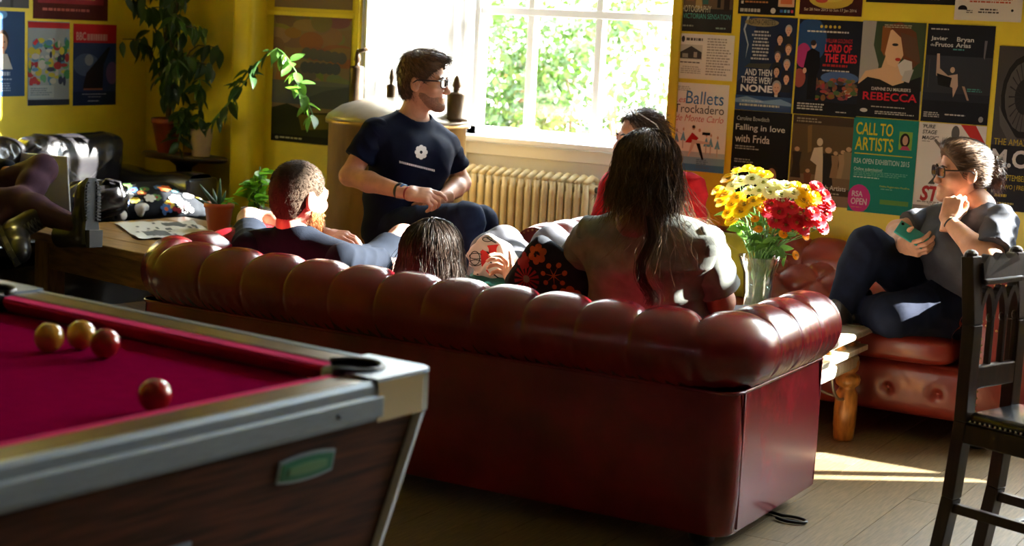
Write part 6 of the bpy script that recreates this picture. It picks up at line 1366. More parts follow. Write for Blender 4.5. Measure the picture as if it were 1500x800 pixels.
m_.build('glasses_on_head', mat('pale_glasses_frame', (0.6, 0.58, 0.55), 0.2), PE, world=True)
for an in (anR, anL): shoe((0, -1, 0), (an[0], an[1] + 0.06, 0.0), 'shoe', sh_g, PE)

# ---------------------------------------------------------------- F: woman with the phone at the right
PF = person_root('woman with a bun and glasses in a grey top, phone in hand, chin on fist', (-1.80, 6.62, 0.42))
frF = Frame(rY(1409, 251, 6.55), -0.97 * YDIR + 0.16 * TOC + A3(0, 0, -0.04), (0.05, 0.02, 1), 0.98)
J = dict(neck=rY(1432, 304, 6.58), shL=rY(1462, 336, 6.42), shR=rY(1368, 326, 6.72)); J['chest'] = rY(1408, 362, 6.56); J['waist'] = rY(1395, 415, 6.62)
pel = A3(-1.76, 6.66, 0.535); J['hipL'] = pel + A3(0.06, -0.09, 0); J['hipR'] = pel + A3(-0.06, 0.08, 0.0)
elL, wrL = rY(1450, 384, 6.27), rY(1389, 324, 6.40); elR, wrR = rY(1314, 338, 6.60), rY(1322, 360, 6.42)
knR = rY(1272, 362, 6.36); anR = rY(1224, 470, 6.35); anR[2] = max(anR[2], 0.47); knL = rY(1308, 462, 6.28); anL = rY(1262, 478, 6.52); anL[2] = 0.48
lo, hi = bounds(list(J.values()) + [elR, wrR, elL, wrL, knR, knL, anR, anL], 0.18)
S = SDF(lo, hi, 0.0085); torso(S, J, 1.03); limb_arm(S, J['shR'], elR, wrR, 1.0); limb_arm(S, J['shL'], elL, wrL, 1.05); limb_leg(S, J['hipR'], knR, anR, 1.08); limb_leg(S, J['hipL'], knL, anL, 1.1); S.rc(J['neck'], frF.w1(0, -0.03, -0.09), 0.058, 0.056, 0.03)
hL = hand_mesh(wrL, rY(1397, 292, 6.43) - wrL, TOC * 0.8 - YDIR * 0.5, False, ((55, 70, 40), (60, 75, 40), (65, 75, 40), (65, 75, 40)), 3, (30, -30, 25), 0.95)
hR = hand_mesh(wrR, rY(1352, 366, 6.34) - wrR, TOC * 0.9 + A3(0, 0, -0.2), True, ((30, 45, 30), (32, 48, 30), (35, 50, 30), (38, 50, 30)), 3, (48, -10, 15), 0.98)
sdfobj('body', join([S.mesh(1), head_mesh(frF, 1.0, 0.92, True, 1.06), hL, hR]), skin_m, PF); eyes(frF, PF); face_bits(frF, PF, ('brown', (0.06, 0.03, 0.016)))
S = SDF(lo, hi, 0.0078); torso(S, J, 1.03, 0.016); S.ell(J['chest'] + 0.10 * TOC - 0.06 * YDIR + A3(0, 0, 0.02), (0.085, 0.085, 0.075), k=0.06); S.rc(J['neck'] + 0.03 * TOC + A3(0, 0, 0.02), frF.w1(0, -0.02, -0.1), 0.074, 0.066, 0.01, '-'); S.cut(J['hipR'] - A3(0, 0, 0.06), (0.0, 0.0, -1)); V, Q = S.mesh(2)
V = folds(V, Q, 0.005, [((0.3, 0.3, 0.9), 0.09, 1.0), ((0.7, 0.1, 0.65), 0.13, 0.8)], 17)
sdfobj('t_shirt', join([(V, Q), sleeve(J['shR'], elR, -0.15, 0.72, 0.068, 0.072, 0.005, 5)]), char_c, PF)
sdfobj('sleeve', sleeve(J['shL'], elL, -0.22, 0.70, 0.070, 0.076, 0.005, 6), blue_t, PF)
S = SDF(lo, hi, 0.0085); limb_leg(S, J['hipR'], knR, anR, 1.12, 0.012); limb_leg(S, J['hipL'], knL, anL, 1.16, 0.012); S.rc(J['hipL'], J['hipR'], 0.13, 0.13, 0.05); V, Q = S.mesh(2)
sdfobj('jeans', (folds(V, Q, 0.003, [((0.8, 0.3, 0.5), 0.06, 1)], 2), Q), jeans_b, PF)
Vh, Qh = hair_cap(frF, 0.011, (0.078, 0.066), (0, 0.84, -0.54), -0.062, True, (((0, 0.03, 0.10), (0.06, 0.06, 0.03), None, 0.03),))
S = SDF((-0.08, -0.26, -0.1), (0.08, -0.06, 0.12), 0.0045); S.ell((0, -0.134, 0.010), (0.040, 0.034, 0.050), k=0.02); S.ell((0, -0.145, -0.035), (0.032, 0.030, 0.045), k=0.02); Vb, Qb = S.mesh(1); Vb = folds(Vb, Qb, 0.007, [((0.2, 0.5, 0.8), 0.03, 1), ((0.7, 0.6, -0.2), 0.022, 0.8)], 3)
sdfobj('tied_back_hair', join([(frF.w(Vh), Qh), short_strands(frF, Vh, Qh, 3400, 0.030, 0.0012, 0.02, (0, 0.16, 0.04), 15, (0, -0.1, 0), 0.06)]), hair_b, PF)
sdfobj('hair_bun', join([(frF.w(Vb), Qb), short_strands(frF, Vb, Qb, 800, 0.022, 0.001, 0.25, (0, -0.09, 0.05), 16, (0, 0, -0.6))]), mat('bun_hair', (0.10, 0.05, 0.025), 0.4, var=0.4, vscale=40), PF)
glasses(frF, PF, mat('tortoise_frames', (0.03, 0.014, 0.008), 0.3), 0.054, 0.040)
d = nv(wrL - elL); band(wrL - d * 0.02, d, 0.031, 0.007, mat('black_cord', (0.01, 0.01, 0.01), 0.6), 'bracelet', PF)
shoe(-nv(YDIR), anR + A3(0.06, 0, -0.06), 'shoe', black_b, PF, L=0.24); shoe(-nv(YDIR), anL + A3(0.04, 0.0, -0.055), 'shoe', black_b, PF, L=0.24)

# ---------------------------------------------------------------- G: person at the left edge, boots on the table
PG = person_root('person in plum leggings and laced black boots, feet on the pine table', (-6.12, 5.40, 0.45))
pel = A3(-6.12, 5.42, 0.58); J = dict(hipL=pel + A3(0.02, 0.09, 0), hipR=pel + A3(0.02, -0.09, 0), waist=pel + A3(-0.03, 0, 0.14), chest=pel + A3(-0.05, 0, 0.30), neck=pel + A3(-0.05, 0, 0.46), shL=pel + A3(-0.05, 0.17, 0.42), shR=pel + A3(-0.05, -0.17, 0.42))
kn1 = rY(62, 248, 5.62); an1 = rY(10, 326, 5.32)
heel2 = rz(137, 358, 0.525); kn2 = A3(-5.62, 5.40, 0.66); an2 = heel2 + A3(-0.10, 0.0, 0.07)
elL, wrL = J['shL'] + A3(0.05, 0.06, -0.25), J['shL'] + A3(0.28, 0.0, -0.22); elR, wrR = J['shR'] + A3(0.05, -0.06, -0.25), J['shR'] + A3(0.28, 0.0, -0.22)
frG = Frame(pel + A3(0.0, 0, 0.66), (0.9, -0.2, -0.2), (0, 0, 1))
lo, hi = bounds(list(J.values()) + [kn1, an1, kn2, an2, elL, elR, wrL, wrR], 0.16)
S = SDF(lo, hi, 0.010); torso(S, J, 0.92); limb_arm(S, J['shL'], elL, wrL); limb_arm(S, J['shR'], elR, wrR); limb_leg(S, J['hipL'], kn1, an1, 0.95); limb_leg(S, J['hipR'], kn2, an2, 0.95); S.rc(J['neck'], frG.w1(0, -0.03, -0.09), 0.055, 0.054, 0.03)
sdfobj('body', join([S.mesh(1), head_mesh(frG), hand_mesh(wrL, (1, 0, -0.2), (0, 0, 1), False), hand_mesh(wrR, (1, 0, -0.2), (0, 0, 1), True)]), skin_m, PG); eyes(frG, PG); face_bits(frG, PG, ('dark', (0.04, 0.022, 0.013)))
S = SDF(lo, hi, 0.010); torso(S, J, 0.92, 0.018); limb_arm(S, J['shL'], elL, wrL, 1, 0.016); limb_arm(S, J['shR'], elR, wrR, 1, 0.016); sdfobj('jumper', S.mesh(1), black_c, PG)
S = SDF(lo, hi, 0.0085); limb_leg(S, J['hipL'], kn1, an1, 1.0, 0.006); limb_leg(S, J['hipR'], kn2, an2, 1.0, 0.006); V, Q = S.mesh(2); sdfobj('leggings', (V, Q), plum, PG)
Vh, Qh = hair_cap(frG, 0.016, nape=-0.12); sdfobj('hair', (frG.w(Vh), Qh), hair_b, PG)
tread = mat('black_rubber_sole', (0.014, 0.013, 0.012), 0.55)
def boot(heel, toe, shaft, name='boot'):
    """heel: under-heel point, toe: direction heel->toe along the sole, shaft: direction up the leg"""
    fr = Frame(heel, toe, shaft); S = SDF((-0.08, -0.08, -0.02), (0.08, 0.31, 0.27), 0.0055)
    S.rc((0, 0.035, 0.055), (0, 0.12, 0.065), 0.042, 0.046, 0.03); S.rc((0, 0.11, 0.062), (0, 0.22, 0.052), 0.046, 0.040, 0.03); S.rc((0, 0.20, 0.050), (0, 0.245, 0.046), 0.044, 0.036, 0.03); S.rc((0, 0.035, 0.07), (0, 0.03, 0.24), 0.050, 0.056, 0.03); S.cut((0, 0, 0.215), (0, 0, 1)); S.cut((0, 0, 0.022), (0, 0, -1))
    V, Q = S.mesh(1); b = sdfobj(name, (fr.w(V), Q), black_b, PG)
    out = [(0.038, 0.0), (0.042, 0.05), (0.036, 0.10), (0.048, 0.19), (0.044, 0.25), (0.022, 0.288), (-0.018, 0.288), (-0.040, 0.25), (-0.044, 0.19), (-0.034, 0.10), (-0.040, 0.05), (-0.036, 0.0), (-0.02, -0.016), (0.02, -0.016)]
    m_ = MB(); n = len(out); ra = [fr.w1(x, y, 0.008) for x, y in out]; rb = [fr.w1(x * 1.04, y, 0.028) for x, y in out]
    m_.add(ra + rb, [tuple(range(n)), tuple(range(2 * n - 1, n - 1, -1))] + [(i, n + i, n + (i + 1) % n, (i + 1) % n) for i in range(n)]); sl = m_.build('sole', tread, PG, False, True)
    m_ = MB()
    hb = [(-0.036, -0.012), (0.036, -0.012), (0.038, 0.062), (-0.038, 0.062)]; A_ = [fr.w1(x, y, 0.008) for x, y in hb]; B_ = [fr.w1(x, y, -0.016) for x, y in hb]; m_.add(A_ + B_, [(0, 1, 2, 3), (7, 6, 5, 4)] + [(i, 4 + i, 4 + (i + 1) % 4, (i + 1) % 4) for i in range(4)])
    v = MB(); v.v = m_.v; v.f = m_.f; v.mi = m_.mi; v.build('heel_block', tread, PG, False, True)
    m_ = MB()
    for k in range(13):
        y = 0.105 + k * 0.0135; w_ = 0.040 if y < 0.25 else 0.040 - (y - 0.25) * 0.7
        for sx in (-1, 1):
            a, c = fr.w1(sx * w_, y, 0.004), fr.w1(sx * w_ * 0.45, y + 0.004, 0.004); m_.bar(a, c, 0.007, 0.009, fr.U)
    m_.build('tread', tread, PG, False, True)['kind'] = 'stuff'
    m_ = MB()
    for k in range(7):
        z = 0.10 + k * 0.018; y = 0.098 - k * 0.004
        m_.tube([fr.w1(-0.03, y - 0.012, z), fr.w1(-0.012, y + 0.002, z + 0.004), fr.w1(0.012, y + 0.002, z + 0.012), fr.w1(0.03, y - 0.012, z + 0.016)], 0.0032, 6); m_.tube([fr.w1(0.03, y - 0.012, z), fr.w1(0.012, y + 0.003, z + 0.004), fr.w1(-0.012, y + 0.003, z + 0.012), fr.w1(-0.03, y - 0.012, z + 0.016)], 0.0032, 6)
    m_.build('laces', mat('grey_laces', (0.12, 0.12, 0.125), 0.6), PG, True, True)
shaft2 = nv(kn2 - an2 + A3(0, 0, 0.04))
toe2 = nv(rY(138, 262, heel2[1] + 0.02) - heel2)
boot(heel2, toe2, shaft2)
shaft1 = nv(kn1 - an1); boot(an1 - shaft1 * 0.08, nv(A3(0.75, -0.45, -0.3)), shaft1)

# ================================================================== plants, flowers, loose things
def leaf_mesh(name, m, w=0.42, fold=0.10, droop=0.22, n=5):
    """unit-length leaf along +x"""
    v = []; f = []
    for i in range(n + 1):
        t = i / n; ww = w / 2 * math.sin(math.pi * min(1, t ** 0.8)) ** 0.9; z = -droop * t * t
        v += [(t, -ww, z + fold * ww), (t, 0, z - fold * ww * 0.5), (t, ww, z + fold * ww)]
    for i in range(n):
        a = i * 3; f += [(a, a + 3, a + 4, a + 1), (a + 1, a + 4, a + 5, a + 2)]
    return meshdata(name, v, f, m)
def put_leaf(me, p, d, L, parent, roll=0.0, name='leaf'):
    o = link(name, me, parent); d = Vector(d).normalized(); q = d.to_track_quat('X', 'Z') @ Matrix.Rotation(roll, 3, 'X').to_quaternion()
    o.rotation_mode = 'QUATERNION'; o.rotation_quaternion = q; o.location = Vector(p) - parent.location; o.scale = (L, L, L); return o
fig_leaf = leaf_mesh('leaf', leaf_mat('fig_leaf_green', (0.030, 0.075, 0.022), (0.014, 0.035, 0.012), 0.3), 0.42, 0.25, 0.3)
ivy_leaf = leaf_mesh('leaf', leaf_mat('window_lit_leaf_green', (0.10, 0.22, 0.04), (0.04, 0.12, 0.02), 0.35), 0.5, 0.2, 0.25)  # brighter green puts the window light into the outer branch leaves
basil_leaf = leaf_mesh('leaf', leaf_mat('basil_green', (0.15, 0.36, 0.03), (0.09, 0.24, 0.02), 0.4), 0.66, 0.3, 0.3)
soil = mat('potting_soil', (0.025, 0.015, 0.010), 0.95, var=0.4, vscale=60, bump=0.5, bscale=80)
stem_b = mat('woody_stem', (0.06, 0.035, 0.018), 0.7); stem_g = mat('green_stem', (0.07, 0.17, 0.03), 0.5)
def pot(root, rt, rb, h, m, sq=False, rim=True):
    pr = [(rb * 0.96, 0.0), (rb, 0.004), (rt, h * 0.84)] + ([(rt * 1.07, h * 0.85), (rt * 1.08, h), (rt * 0.98, h), (rt * 0.93, h * 0.86)] if rim else [(rt * 1.03, h), (rt * 0.95, h), (rt * 0.9, h * 0.86)])
    p = MB().lathe(pr, 28).build('pot', m, root)
    MB().lathe([(0.0, h * 0.87), (rt * 0.94, h * 0.86)], 24).build('soil', soil, root); return p
r5 = random.Random(21)
# weeping plant in the red pot (corner side table)
q = A3(-6.22, 7.07, st_z)
FG = thing('potted_fig', 'tall drooping leafy plant in a dark red pot on the corner table', 'plant', q)
pot(FG, 0.085, 0.055, 0.19, mat('dark_red_pot', (0.16, 0.020, 0.012), 0.45, var=0.2))
tips = []
for k in range(15):
    a = r5.uniform(0, 6.28); L = r5.uniform(0.35, 0.95); px = r5.uniform(-0.17, 0.36); py = r5.uniform(-0.55, 0.02)
    pts = []
    for i in range(8):
        t = i / 7; pts.append((px * t ** 1.4, py * 0.55 * t ** 1.4, 0.15 + L * math.sin(min(1, t * 1.15) * 1.75) * 0.95))
    MB().tube(pts, [0.007 * (1 - 0.7 * i / 7) for i in range(8)], 6).build('stem', stem_b, FG); tips.append(pts)
cnt = 0
for pts in tips:
    for i in range(2, 8):
        for _ in range(3):
            p = Vector(pts[i]) + FG.location + Vector((r5.uniform(-.03, .03), r5.uniform(-.03, .03), r5.uniform(-.02, .02)))
            if p.y > 7.12 or p.x < -6.38: continue
            put_leaf(fig_leaf, p, (r5.uniform(-0.7 if p.x > -6.3 else 0.0, 0.7), r5.uniform(-0.7, 0.4), r5.uniform(-1.3, -0.1)), r5.uniform(0.08, 0.125), FG, r5.uniform(-0.8, 0.8)); cnt += 1
# second plant with the long branch that reaches in front of the cloudscape poster
q = A3(-5.97, 7.055, st_z)
IV = thing('potted_ivy', 'leafy plant in a cream pot whose long branch arches towards the window', 'plant', q)
pot(IV, 0.062, 0.048, 0.15, mat('cream_pot', (0.50, 0.36, 0.26), 0.5, var=0.2), rim=False)
paths = [[(0, 0, 0.12), (0.02, -0.05, 0.30), (0.05, -0.08, 0.42)], [(0, 0, 0.12), (-0.05, -0.06, 0.26), (-0.08, -0.1, 0.22)], [(0, 0, 0.12), (-0.06, -0.08, 0.2), (-0.08, -0.1, 0.05)]]
br = [A3(0, 0, 0.12)] + [rY(x, y, yy) - q for x, y, yy in ((352, 130, 6.92), (378, 92, 6.84), (402, 68, 6.80), (420, 82, 6.80), (436, 110, 6.80), (446, 140, 6.80), (458, 168, 6.80))]
paths.append([tuple(p) for p in br]); paths.append([(0, 0, 0.12)] + [tuple(rY(x, y, 6.95) - q) for x, y in ((330, 160), (348, 128), (368, 96))])
for pi, pts in enumerate(paths):
    P_ = np.array(pts); tt = np.linspace(0, len(P_) - 1, 14); P_ = np.stack([np.interp(tt, np.arange(len(P_)), P_[:, i]) for i in range(3)], 1)
    MB().tube([tuple(p) for p in P_], 0.0035, 6).build('stem', stem_g, IV)
    for i in range(2, 14):
        for _ in range(2 if pi != 3 else 3):
            p = Vector(P_[i]) + IV.location; put_leaf(ivy_leaf if pi == 3 and i > 5 else fig_leaf, p, (r5.uniform(-0.8, 0.8), r5.uniform(-0.8, 0.3), r5.uniform(-0.9, 0.2)), r5.uniform(0.065, 0.11), IV, r5.uniform(-0.8, 0.8))
# aloe in an orange pot and basil in a grey pot on the pine table
q = rz(320, 342, TZ); AL = thing('potted_succulent', 'small spiky succulent in an orange plastic pot on the pine table', 'plant', (q[0], q[1], TZ))
pot(AL, 0.066, 0.048, 0.145, mat('orange_pot', (0.50, 0.095, 0.025), 0.38, var=0.08))
alo = mat('aloe_green', (0.035, 0.10, 0.05), 0.4)
for (dx, dy, dz, L) in ((-0.65, 0.1, 0.55, 0.13), (-0.9, -0.2, 0.25, 0.12), (0.02, 0.0, 1.0, 0.12), (-0.35, -0.3, 0.5, 0.08), (0.2, 0.3, 0.8, 0.07), (-0.5, 0.4, 0.5, 0.09)):
    d_ = Vector((dx * 0.87, dx * 0.49 + dy, dz)).normalized(); b_ = Vector((0, 0, 0.12))
    MB().tube([b_ + d_ * L * t + Vector((0, 0, 0.02 * t * t)) for t in (0, 0.3, 0.6, 0.85, 1)], [0.010, 0.011, 0.009, 0.005, 0.001], 6).build('leaf', alo, AL)
for k in range(10): put_leaf(basil_leaf, Vector(AL.location) + Vector((0.035 + r5.uniform(-.02, .02), 0.015 + r5.uniform(-.02, .02), 0.14 + r5.uniform(0, 0.03))), (r5.uniform(-0.6, 0.9), r5.uniform(-0.8, 0.8), r5.uniform(-0.2, 0.6)), r5.uniform(0.035, 0.05), AL)
q = rz(374, 345, TZ); BA = thing('potted_basil', 'bright green basil plant in a grey square pot behind the bearded man', 'plant', (q[0], q[1], TZ))
pot(BA, 0.070, 0.052, 0.13, mat('grey_pot', (0.30, 0.27, 0.25), 0.5, var=0.1), rim=False)
for k in range(9):
    a = r5.uniform(0, 6.28); rr = r5.uniform(0, 0.05); hh = r5.uniform(0.12, 0.22); top = Vector((rr * 1.8 * math.cos(a), rr * 1.5 * math.sin(a), 0.11 + hh)); MB().tube([(rr * math.cos(a) * .7, rr * math.sin(a) * .7, 0.10), tuple(top)], 0.003, 5).build('stem', stem_g, BA)
    for j in range(7):
        t = r5.uniform(0.35, 1.0); p = Vector((rr * math.cos(a), rr * math.sin(a), 0.10)).lerp(top, t) + Vector(BA.location); put_leaf(basil_leaf, p, (r5.uniform(-1, 1), r5.uniform(-1, 1), r5.uniform(-0.3, 0.7)), r5.uniform(0.05, 0.08), BA, r5.uniform(-.6, .6))

# ---- glass vase and chrysanthemums
vq = A3(-2.375, 6.18, 0.456); VA = thing('glass_vase', 'flared clear glass vase holding the bouquet', 'vase', vq)
VH = 0.245
MB().lathe([(0.0, 0.0), (0.048, 0.0), (0.052, 0.008), (0.055, 0.10), (0.064, 0.18), (0.086, VH - 0.004), (0.089, VH), (0.084, VH), (0.060, 0.18), (0.050, 0.10), (0.047, 0.02), (0.0, 0.018)], 40).build('vase_body', glass_mat('vase_glass', (0.93, 0.97, 0.95), 0.10), VA)
MB().lathe([(0.0, 0.02), (0.046, 0.02), (0.049, 0.09), (0.050, 0.13), (0.0, 0.13)], 30).build('water', glass_mat('vase_water', (0.90, 0.96, 0.92), 0.04), VA)
def petals(n1, rows, L, w, cup):
    v = []; f = []
    for r in range(rows):
        n = n1 - r * 3; l = L * (1 - 0.17 * r); lift = cup + r * 0.30
        for k in range(n):
            a = 2 * math.pi * (k + 0.5 * r) / n; ca, sa = math.cos(a), math.sin(a); b = len(v)
            for (t, ww) in ((0.12, 0.25), (0.6, 1.0), (0.92, 0.75), (1.0, 0.1)):
                rr = l * t * math.cos(lift); z = l * t * math.sin(lift) - 0.10 * l * t * t
                for s_ in (-1, 1): v.append((rr * ca - s_ * w * ww * sa / 2, rr * sa + s_ * w * ww * ca / 2, z + r * 0.002))
            for i in range(3): f.append((b + i * 2, b + i * 2 + 1, b + i * 2 + 3, b + i * 2 + 2))
    return v, f
FL = {}
def petal_mat(n, c, c2): return leaf_mat(n, c, c2, 0.5)
pv, pf = petals(16, 3, 0.030, 0.0105, 0.18)
for nme, c, c2, cc in (('yellow', (0.72, 0.48, 0.012), (0.60, 0.36, 0.008), (0.30, 0.22, 0.02)), ('white', (0.78, 0.76, 0.58), (0.74, 0.68, 0.36), (0.34, 0.36, 0.05)), ('red', (0.42, 0.012, 0.030), (0.26, 0.006, 0.018), (0.30, 0.20, 0.03)), ('orange', (0.70, 0.30, 0.01), (0.6, 0.22, 0.01), (0.3, 0.2, 0.02))):
    pm = petal_mat(nme + '_petal', c, c2); cm = MB(); cm.ell((0, 0, 0.006), (0.009, 0.009, 0.005), 10, 5)
    FL[nme] = (meshdata('petals', pv, pf, pm), meshdata('flower_centre', cm.v, cm.f, mat(nme + '_centre', cc, 0.7)))
chr_leaf = leaf_mesh('leaf', leaf_mat('chrysanthemum_leaf', (0.09, 0.20, 0.04), (0.05, 0.12, 0.03), 0.4), 0.5, 0.2, 0.25)
heads_px = ([(x, y, 'yellow') for x, y in ((1080, 253), (1096, 249), (1110, 253), (1122, 257), (1068, 263), (1052, 280), (1065, 286), (1081, 291), (1074, 301), (1059, 297), (1091, 301), (1068, 313), (1073, 323), (1086, 311), (1166, 275), (1181, 280), (1192, 289), (1176, 295), (1186, 301), (1104, 296), (1118, 292), (1058, 289))]
            + [(x, y, 'white') for x, y in ((1086, 267), (1102, 264), (1118, 269), (1134, 271), (1150, 275), (1098, 280), (1162, 284), (1112, 281), (1128, 284), (1144, 287), (1074, 274))]
            + [(x, y, 'red') for x, y in ((1130, 300), (1146, 296), (1159, 305), (1141, 312), (1156, 319), (1125, 311), (1171, 314), (1166, 328), (1150, 331), (1136, 325), (1196, 275), (1206, 286), (1213, 300), (1200, 299), (1209, 314), (1199, 323), (1190, 312), (1204, 333), (1182, 322), (1176, 336))]
            + [(x, y, 'orange') for x, y in ((1106, 321), (1111, 336), (1117, 306), (1165, 374), (1180, 346), (1147, 343))])
rim_c = Vector((vq[0], vq[1], vq[2] + VH)); yb0 = vq[1]
for (x, y, c) in heads_px:
    e = ((x - 1132) / 88.0) ** 2 + ((y - 305) / 62.0) ** 2
    Yd = yb0 - 0.13 * math.sqrt(max(0.0, 1 - e)) + r5.uniform(-0.02, 0.03) + (0.05 if y < 262 else 0)
    p = Vector(rY(x, y, Yd)); fl = thing('chrysanthemum', '%s chrysanthemum at the %s of the bouquet in the glass vase' % ({'yellow': 'yellow', 'white': 'creamy white', 'red': 'crimson', 'orange': 'small orange'}[c], ('top ' if y < 268 else 'upper ' if y < 290 else 'middle ' if y < 312 else 'lower ') + ('far left' if x < 1072 else 'left' if x < 1100 else 'centre' if x < 1140 else 'right' if x < 1180 else 'far right')), 'flower', p, 0, '%s chrysanthemums in the vase' % c)
    out = (p - (rim_c + Vector((0, 0, -0.02)))).normalized(); out = (out + Vector((0.12, -0.35, 0.12))).normalized(); qd = out.to_track_quat('Z', 'Y'); s_ = r5.uniform(1.0, 1.3) * (0.6 if c == 'orange' else 1.0)
    for nm_, me in zip(('petals', 'flower_centre'), FL[c]):
        o = link(nm_, me, fl); o.rotation_mode = 'QUATERNION'; o.rotation_quaternion = qd; o.scale = (s_, s_, s_)
    a = r5.uniform(0, 6.28); base = Vector((vq[0] + 0.03 * math.cos(a), vq[1] + 0.03 * math.sin(a), vq[2] + 0.025)); mid = rim_c + Vector((0.055 * math.cos(a + 2.6), 0.055 * math.sin(a + 2.6), 0.0)) * 0.4 + (p - rim_c) * 0.15
    mid.z = rim_c.z + 0.01; hd = Vector((mid.x - rim_c.x, mid.y - rim_c.y, 0))
    if hd.length > 0.065: hd = hd.normalized() * 0.065; mid.x = rim_c.x + hd.x; mid.y = rim_c.y + hd.y
    P_ = [base - p, (mid - p), (mid - p) * 0.45 + Vector((0, 0, 0.008)), Vector((0, 0, 0)) - out * 0.002]
    MB().tube(P_, [0.0022, 0.0022, 0.0018, 0.0015], 5).build('stem', stem_g, fl)
    for _ in range(2 if y > 270 else 1):
        t = r5.uniform(0.25, 0.85); put_leaf(chr_leaf, p + (mid - p) * t, (r5.uniform(-1, 1), r5.uniform(-1, 0.4), r5.uniform(-0.5, 0.5)), r5.uniform(0.04, 0.07), fl, r5.uniform(-1, 1))
    if r5.random() < 0.5: put_leaf(chr_leaf, base + (mid - base) * r5.uniform(0.3, 0.8), (r5.uniform(-.3, .3), r5.uniform(-.3, .3), 1), 0.05, fl)

# ---- cushions and cloth with printed flowers
from mathutils.bvhtree import BVHTree
def decals(o, name, blobs, mats, off=0.0012):
    """flat printed shapes laid on the surface of o; blobs: (mat index, polygon of world points, world direction to cast along)"""
    mw = o.matrix_world if o.parent is None else o.parent.matrix_basis @ o.matrix_basis
    bv = BVHTree.FromPolygons([mw @ v.co for v in o.data.vertices], [tuple(p.vertices) for p in o.data.polygons]); inv = mw.inverted(); m_ = MB(); lay = 0
    for (mi, pts, d) in blobs:
        hits = [bv.ray_cast(Vector(p), Vector(d).normalized()) for p in pts]
        if any(h[0] is None for h in hits): continue
        lay += 1; m_.cur = mi; c = sum((h[0] for h in hits), Vector()) / len(hits); n_ = sum((h[1] for h in hits), Vector()).normalized()
        if n_.dot(Vector(d)) > 0: n_ = -n_
        ch = bv.ray_cast(c + n_ * 0.05, -n_); c2 = ch[0] if ch[0] is not None else c
        P_ = [inv @ (h[0] + n_ * (off + lay * 0.00003)) for h in hits]; cc = inv @ (c2 + n_ * (off + lay * 0.00003)); k = len(P_)
        m_.add([cc] + P_, [(0, 1 + i, 1 + (i + 1) % k) for i in range(k)])
    ob = m_.build(name, mats, o, False); ob['kind'] = 'stuff'; return ob
def flower_blobs(cx, cy, R, kind, ci, cc, plane, d):
    """plane: (origin, ux, uy)"""
    O, ux, uy = [np.array(t, float) for t in plane]; out = []
    W = lambda a, b: tuple(O + ux * a + uy * b)
    circ = lambda x, y, r, n=10: [W(x + r * math.cos(2 * math.pi * i / n), y + r * math.sin(2 * math.pi * i / n)) for i in range(n)]
    if kind == 0:
        for k in range(6): a = 2 * math.pi * k / 6; out.append((ci, circ(cx + R * 0.6 * math.cos(a), cy + R * 0.6 * math.sin(a), R * 0.36), d))
        out.append((ci, circ(cx, cy, R * 0.5), d)); out.append((cc, circ(cx, cy, R * 0.34), d))
    elif kind == 1:
        for k in range(14): a = 2 * math.pi * k / 14; out.append((ci, [W(cx + R * .2 * math.cos(a - .2), cy + R * .2 * math.sin(a - .2)), W(cx + R * math.cos(a - .12), cy + R * math.sin(a - .12)), W(cx + R * math.cos(a + .12), cy + R * math.sin(a + .12)), W(cx + R * .2 * math.cos(a + .2), cy + R * .2 * math.sin(a + .2))], d))
        out.append((cc, circ(cx, cy, R * 0.28), d))
    else:
        for k in range(7):
            a = 2 * math.pi * k / 7; out.append((ci, [W(cx - .05 * R * math.sin(a), cy + .05 * R * math.cos(a)), W(cx + .8 * R * math.cos(a), cy + .8 * R * math.sin(a)), W(cx + .05 * R * math.sin(a), cy - .05 * R * math.cos(a))], d)); out.append((ci, circ(cx + R * .85 * math.cos(a), cy + R * .85 * math.sin(a), R * .2, 8), d))
    return out
dark_f = cloth('dark_slate_fabric', (0.020, 0.022, 0.027), 0.2); or_m = mat('orange_print', (0.50, 0.10, 0.02), 0.85); rd_m = mat('red_print', (0.32, 0.012, 0.02), 0.85); tl_m = mat('teal_print', (0.06, 0.22, 0.30), 0.85); gr_m = mat('green_print', (0.10, 0.22, 0.06), 0.85); ye_m = mat('yellow_print', (0.6, 0.42, 0.05), 0.85); bl_m = mat('blue_print', (0.04, 0.12, 0.34), 0.85); wh_m = mat('white_print', (0.75, 0.74, 0.72), 0.85); ash_m = mat('ash_print', (0.22, 0.22, 0.20), 0.85)
PM = [or_m, rd_m, tl_m, gr_m, ye_m, bl_m, wh_m, ash_m, dark_f]
cc_ = rY(807, 414, 5.0)
CU1 = thing('floral_cushion', 'dark slate cushion printed with orange and red flowers on the front sofa', 'cushion', (0, 0, 0)); CU1.location = Vector(cc_); CU1.rotation_euler = (math.radians(14), math.radians(34), math.radians(16))
pc1 = pillow(0, 0, 0, 0.28, 0.11, 0.25, 0, dark_f, 'cushion_cover', CU1, 0.004, 3)
R1 = CU1.rotation_euler.to_matrix(); ux, uy = np.array(R1 @ Vector((1, 0, 0))), np.array(R1 @ Vector((0, 0, 1))); nn = np.array(R1 @ Vector((0, -1, 0)))
pl = (cc_ + nn * 0.3, ux, uy); bl = []
for (a, b, r_, k_, ci, c2) in ((-0.09, 0.075, 0.036, 0, 0, 8), (0.0, 0.055, 0.045, 2, 0, 0), (0.085, 0.03, 0.042, 0, 0, 8), (-0.07, -0.02, 0.048, 1, 1, 7), (0.03, -0.05, 0.03, 0, 0, 4), (-0.02, -0.10, 0.04, 1, 1, 7), (0.10, -0.08, 0.036, 2, 1, 1), (-0.115, 0.02, 0.03, 0, 1, 1)): bl += flower_blobs(a, b, r_, k_, ci, c2, pl, -nn)
bpy.context.view_layer.update(); decals(pc1, 'flower_print', bl, PM)
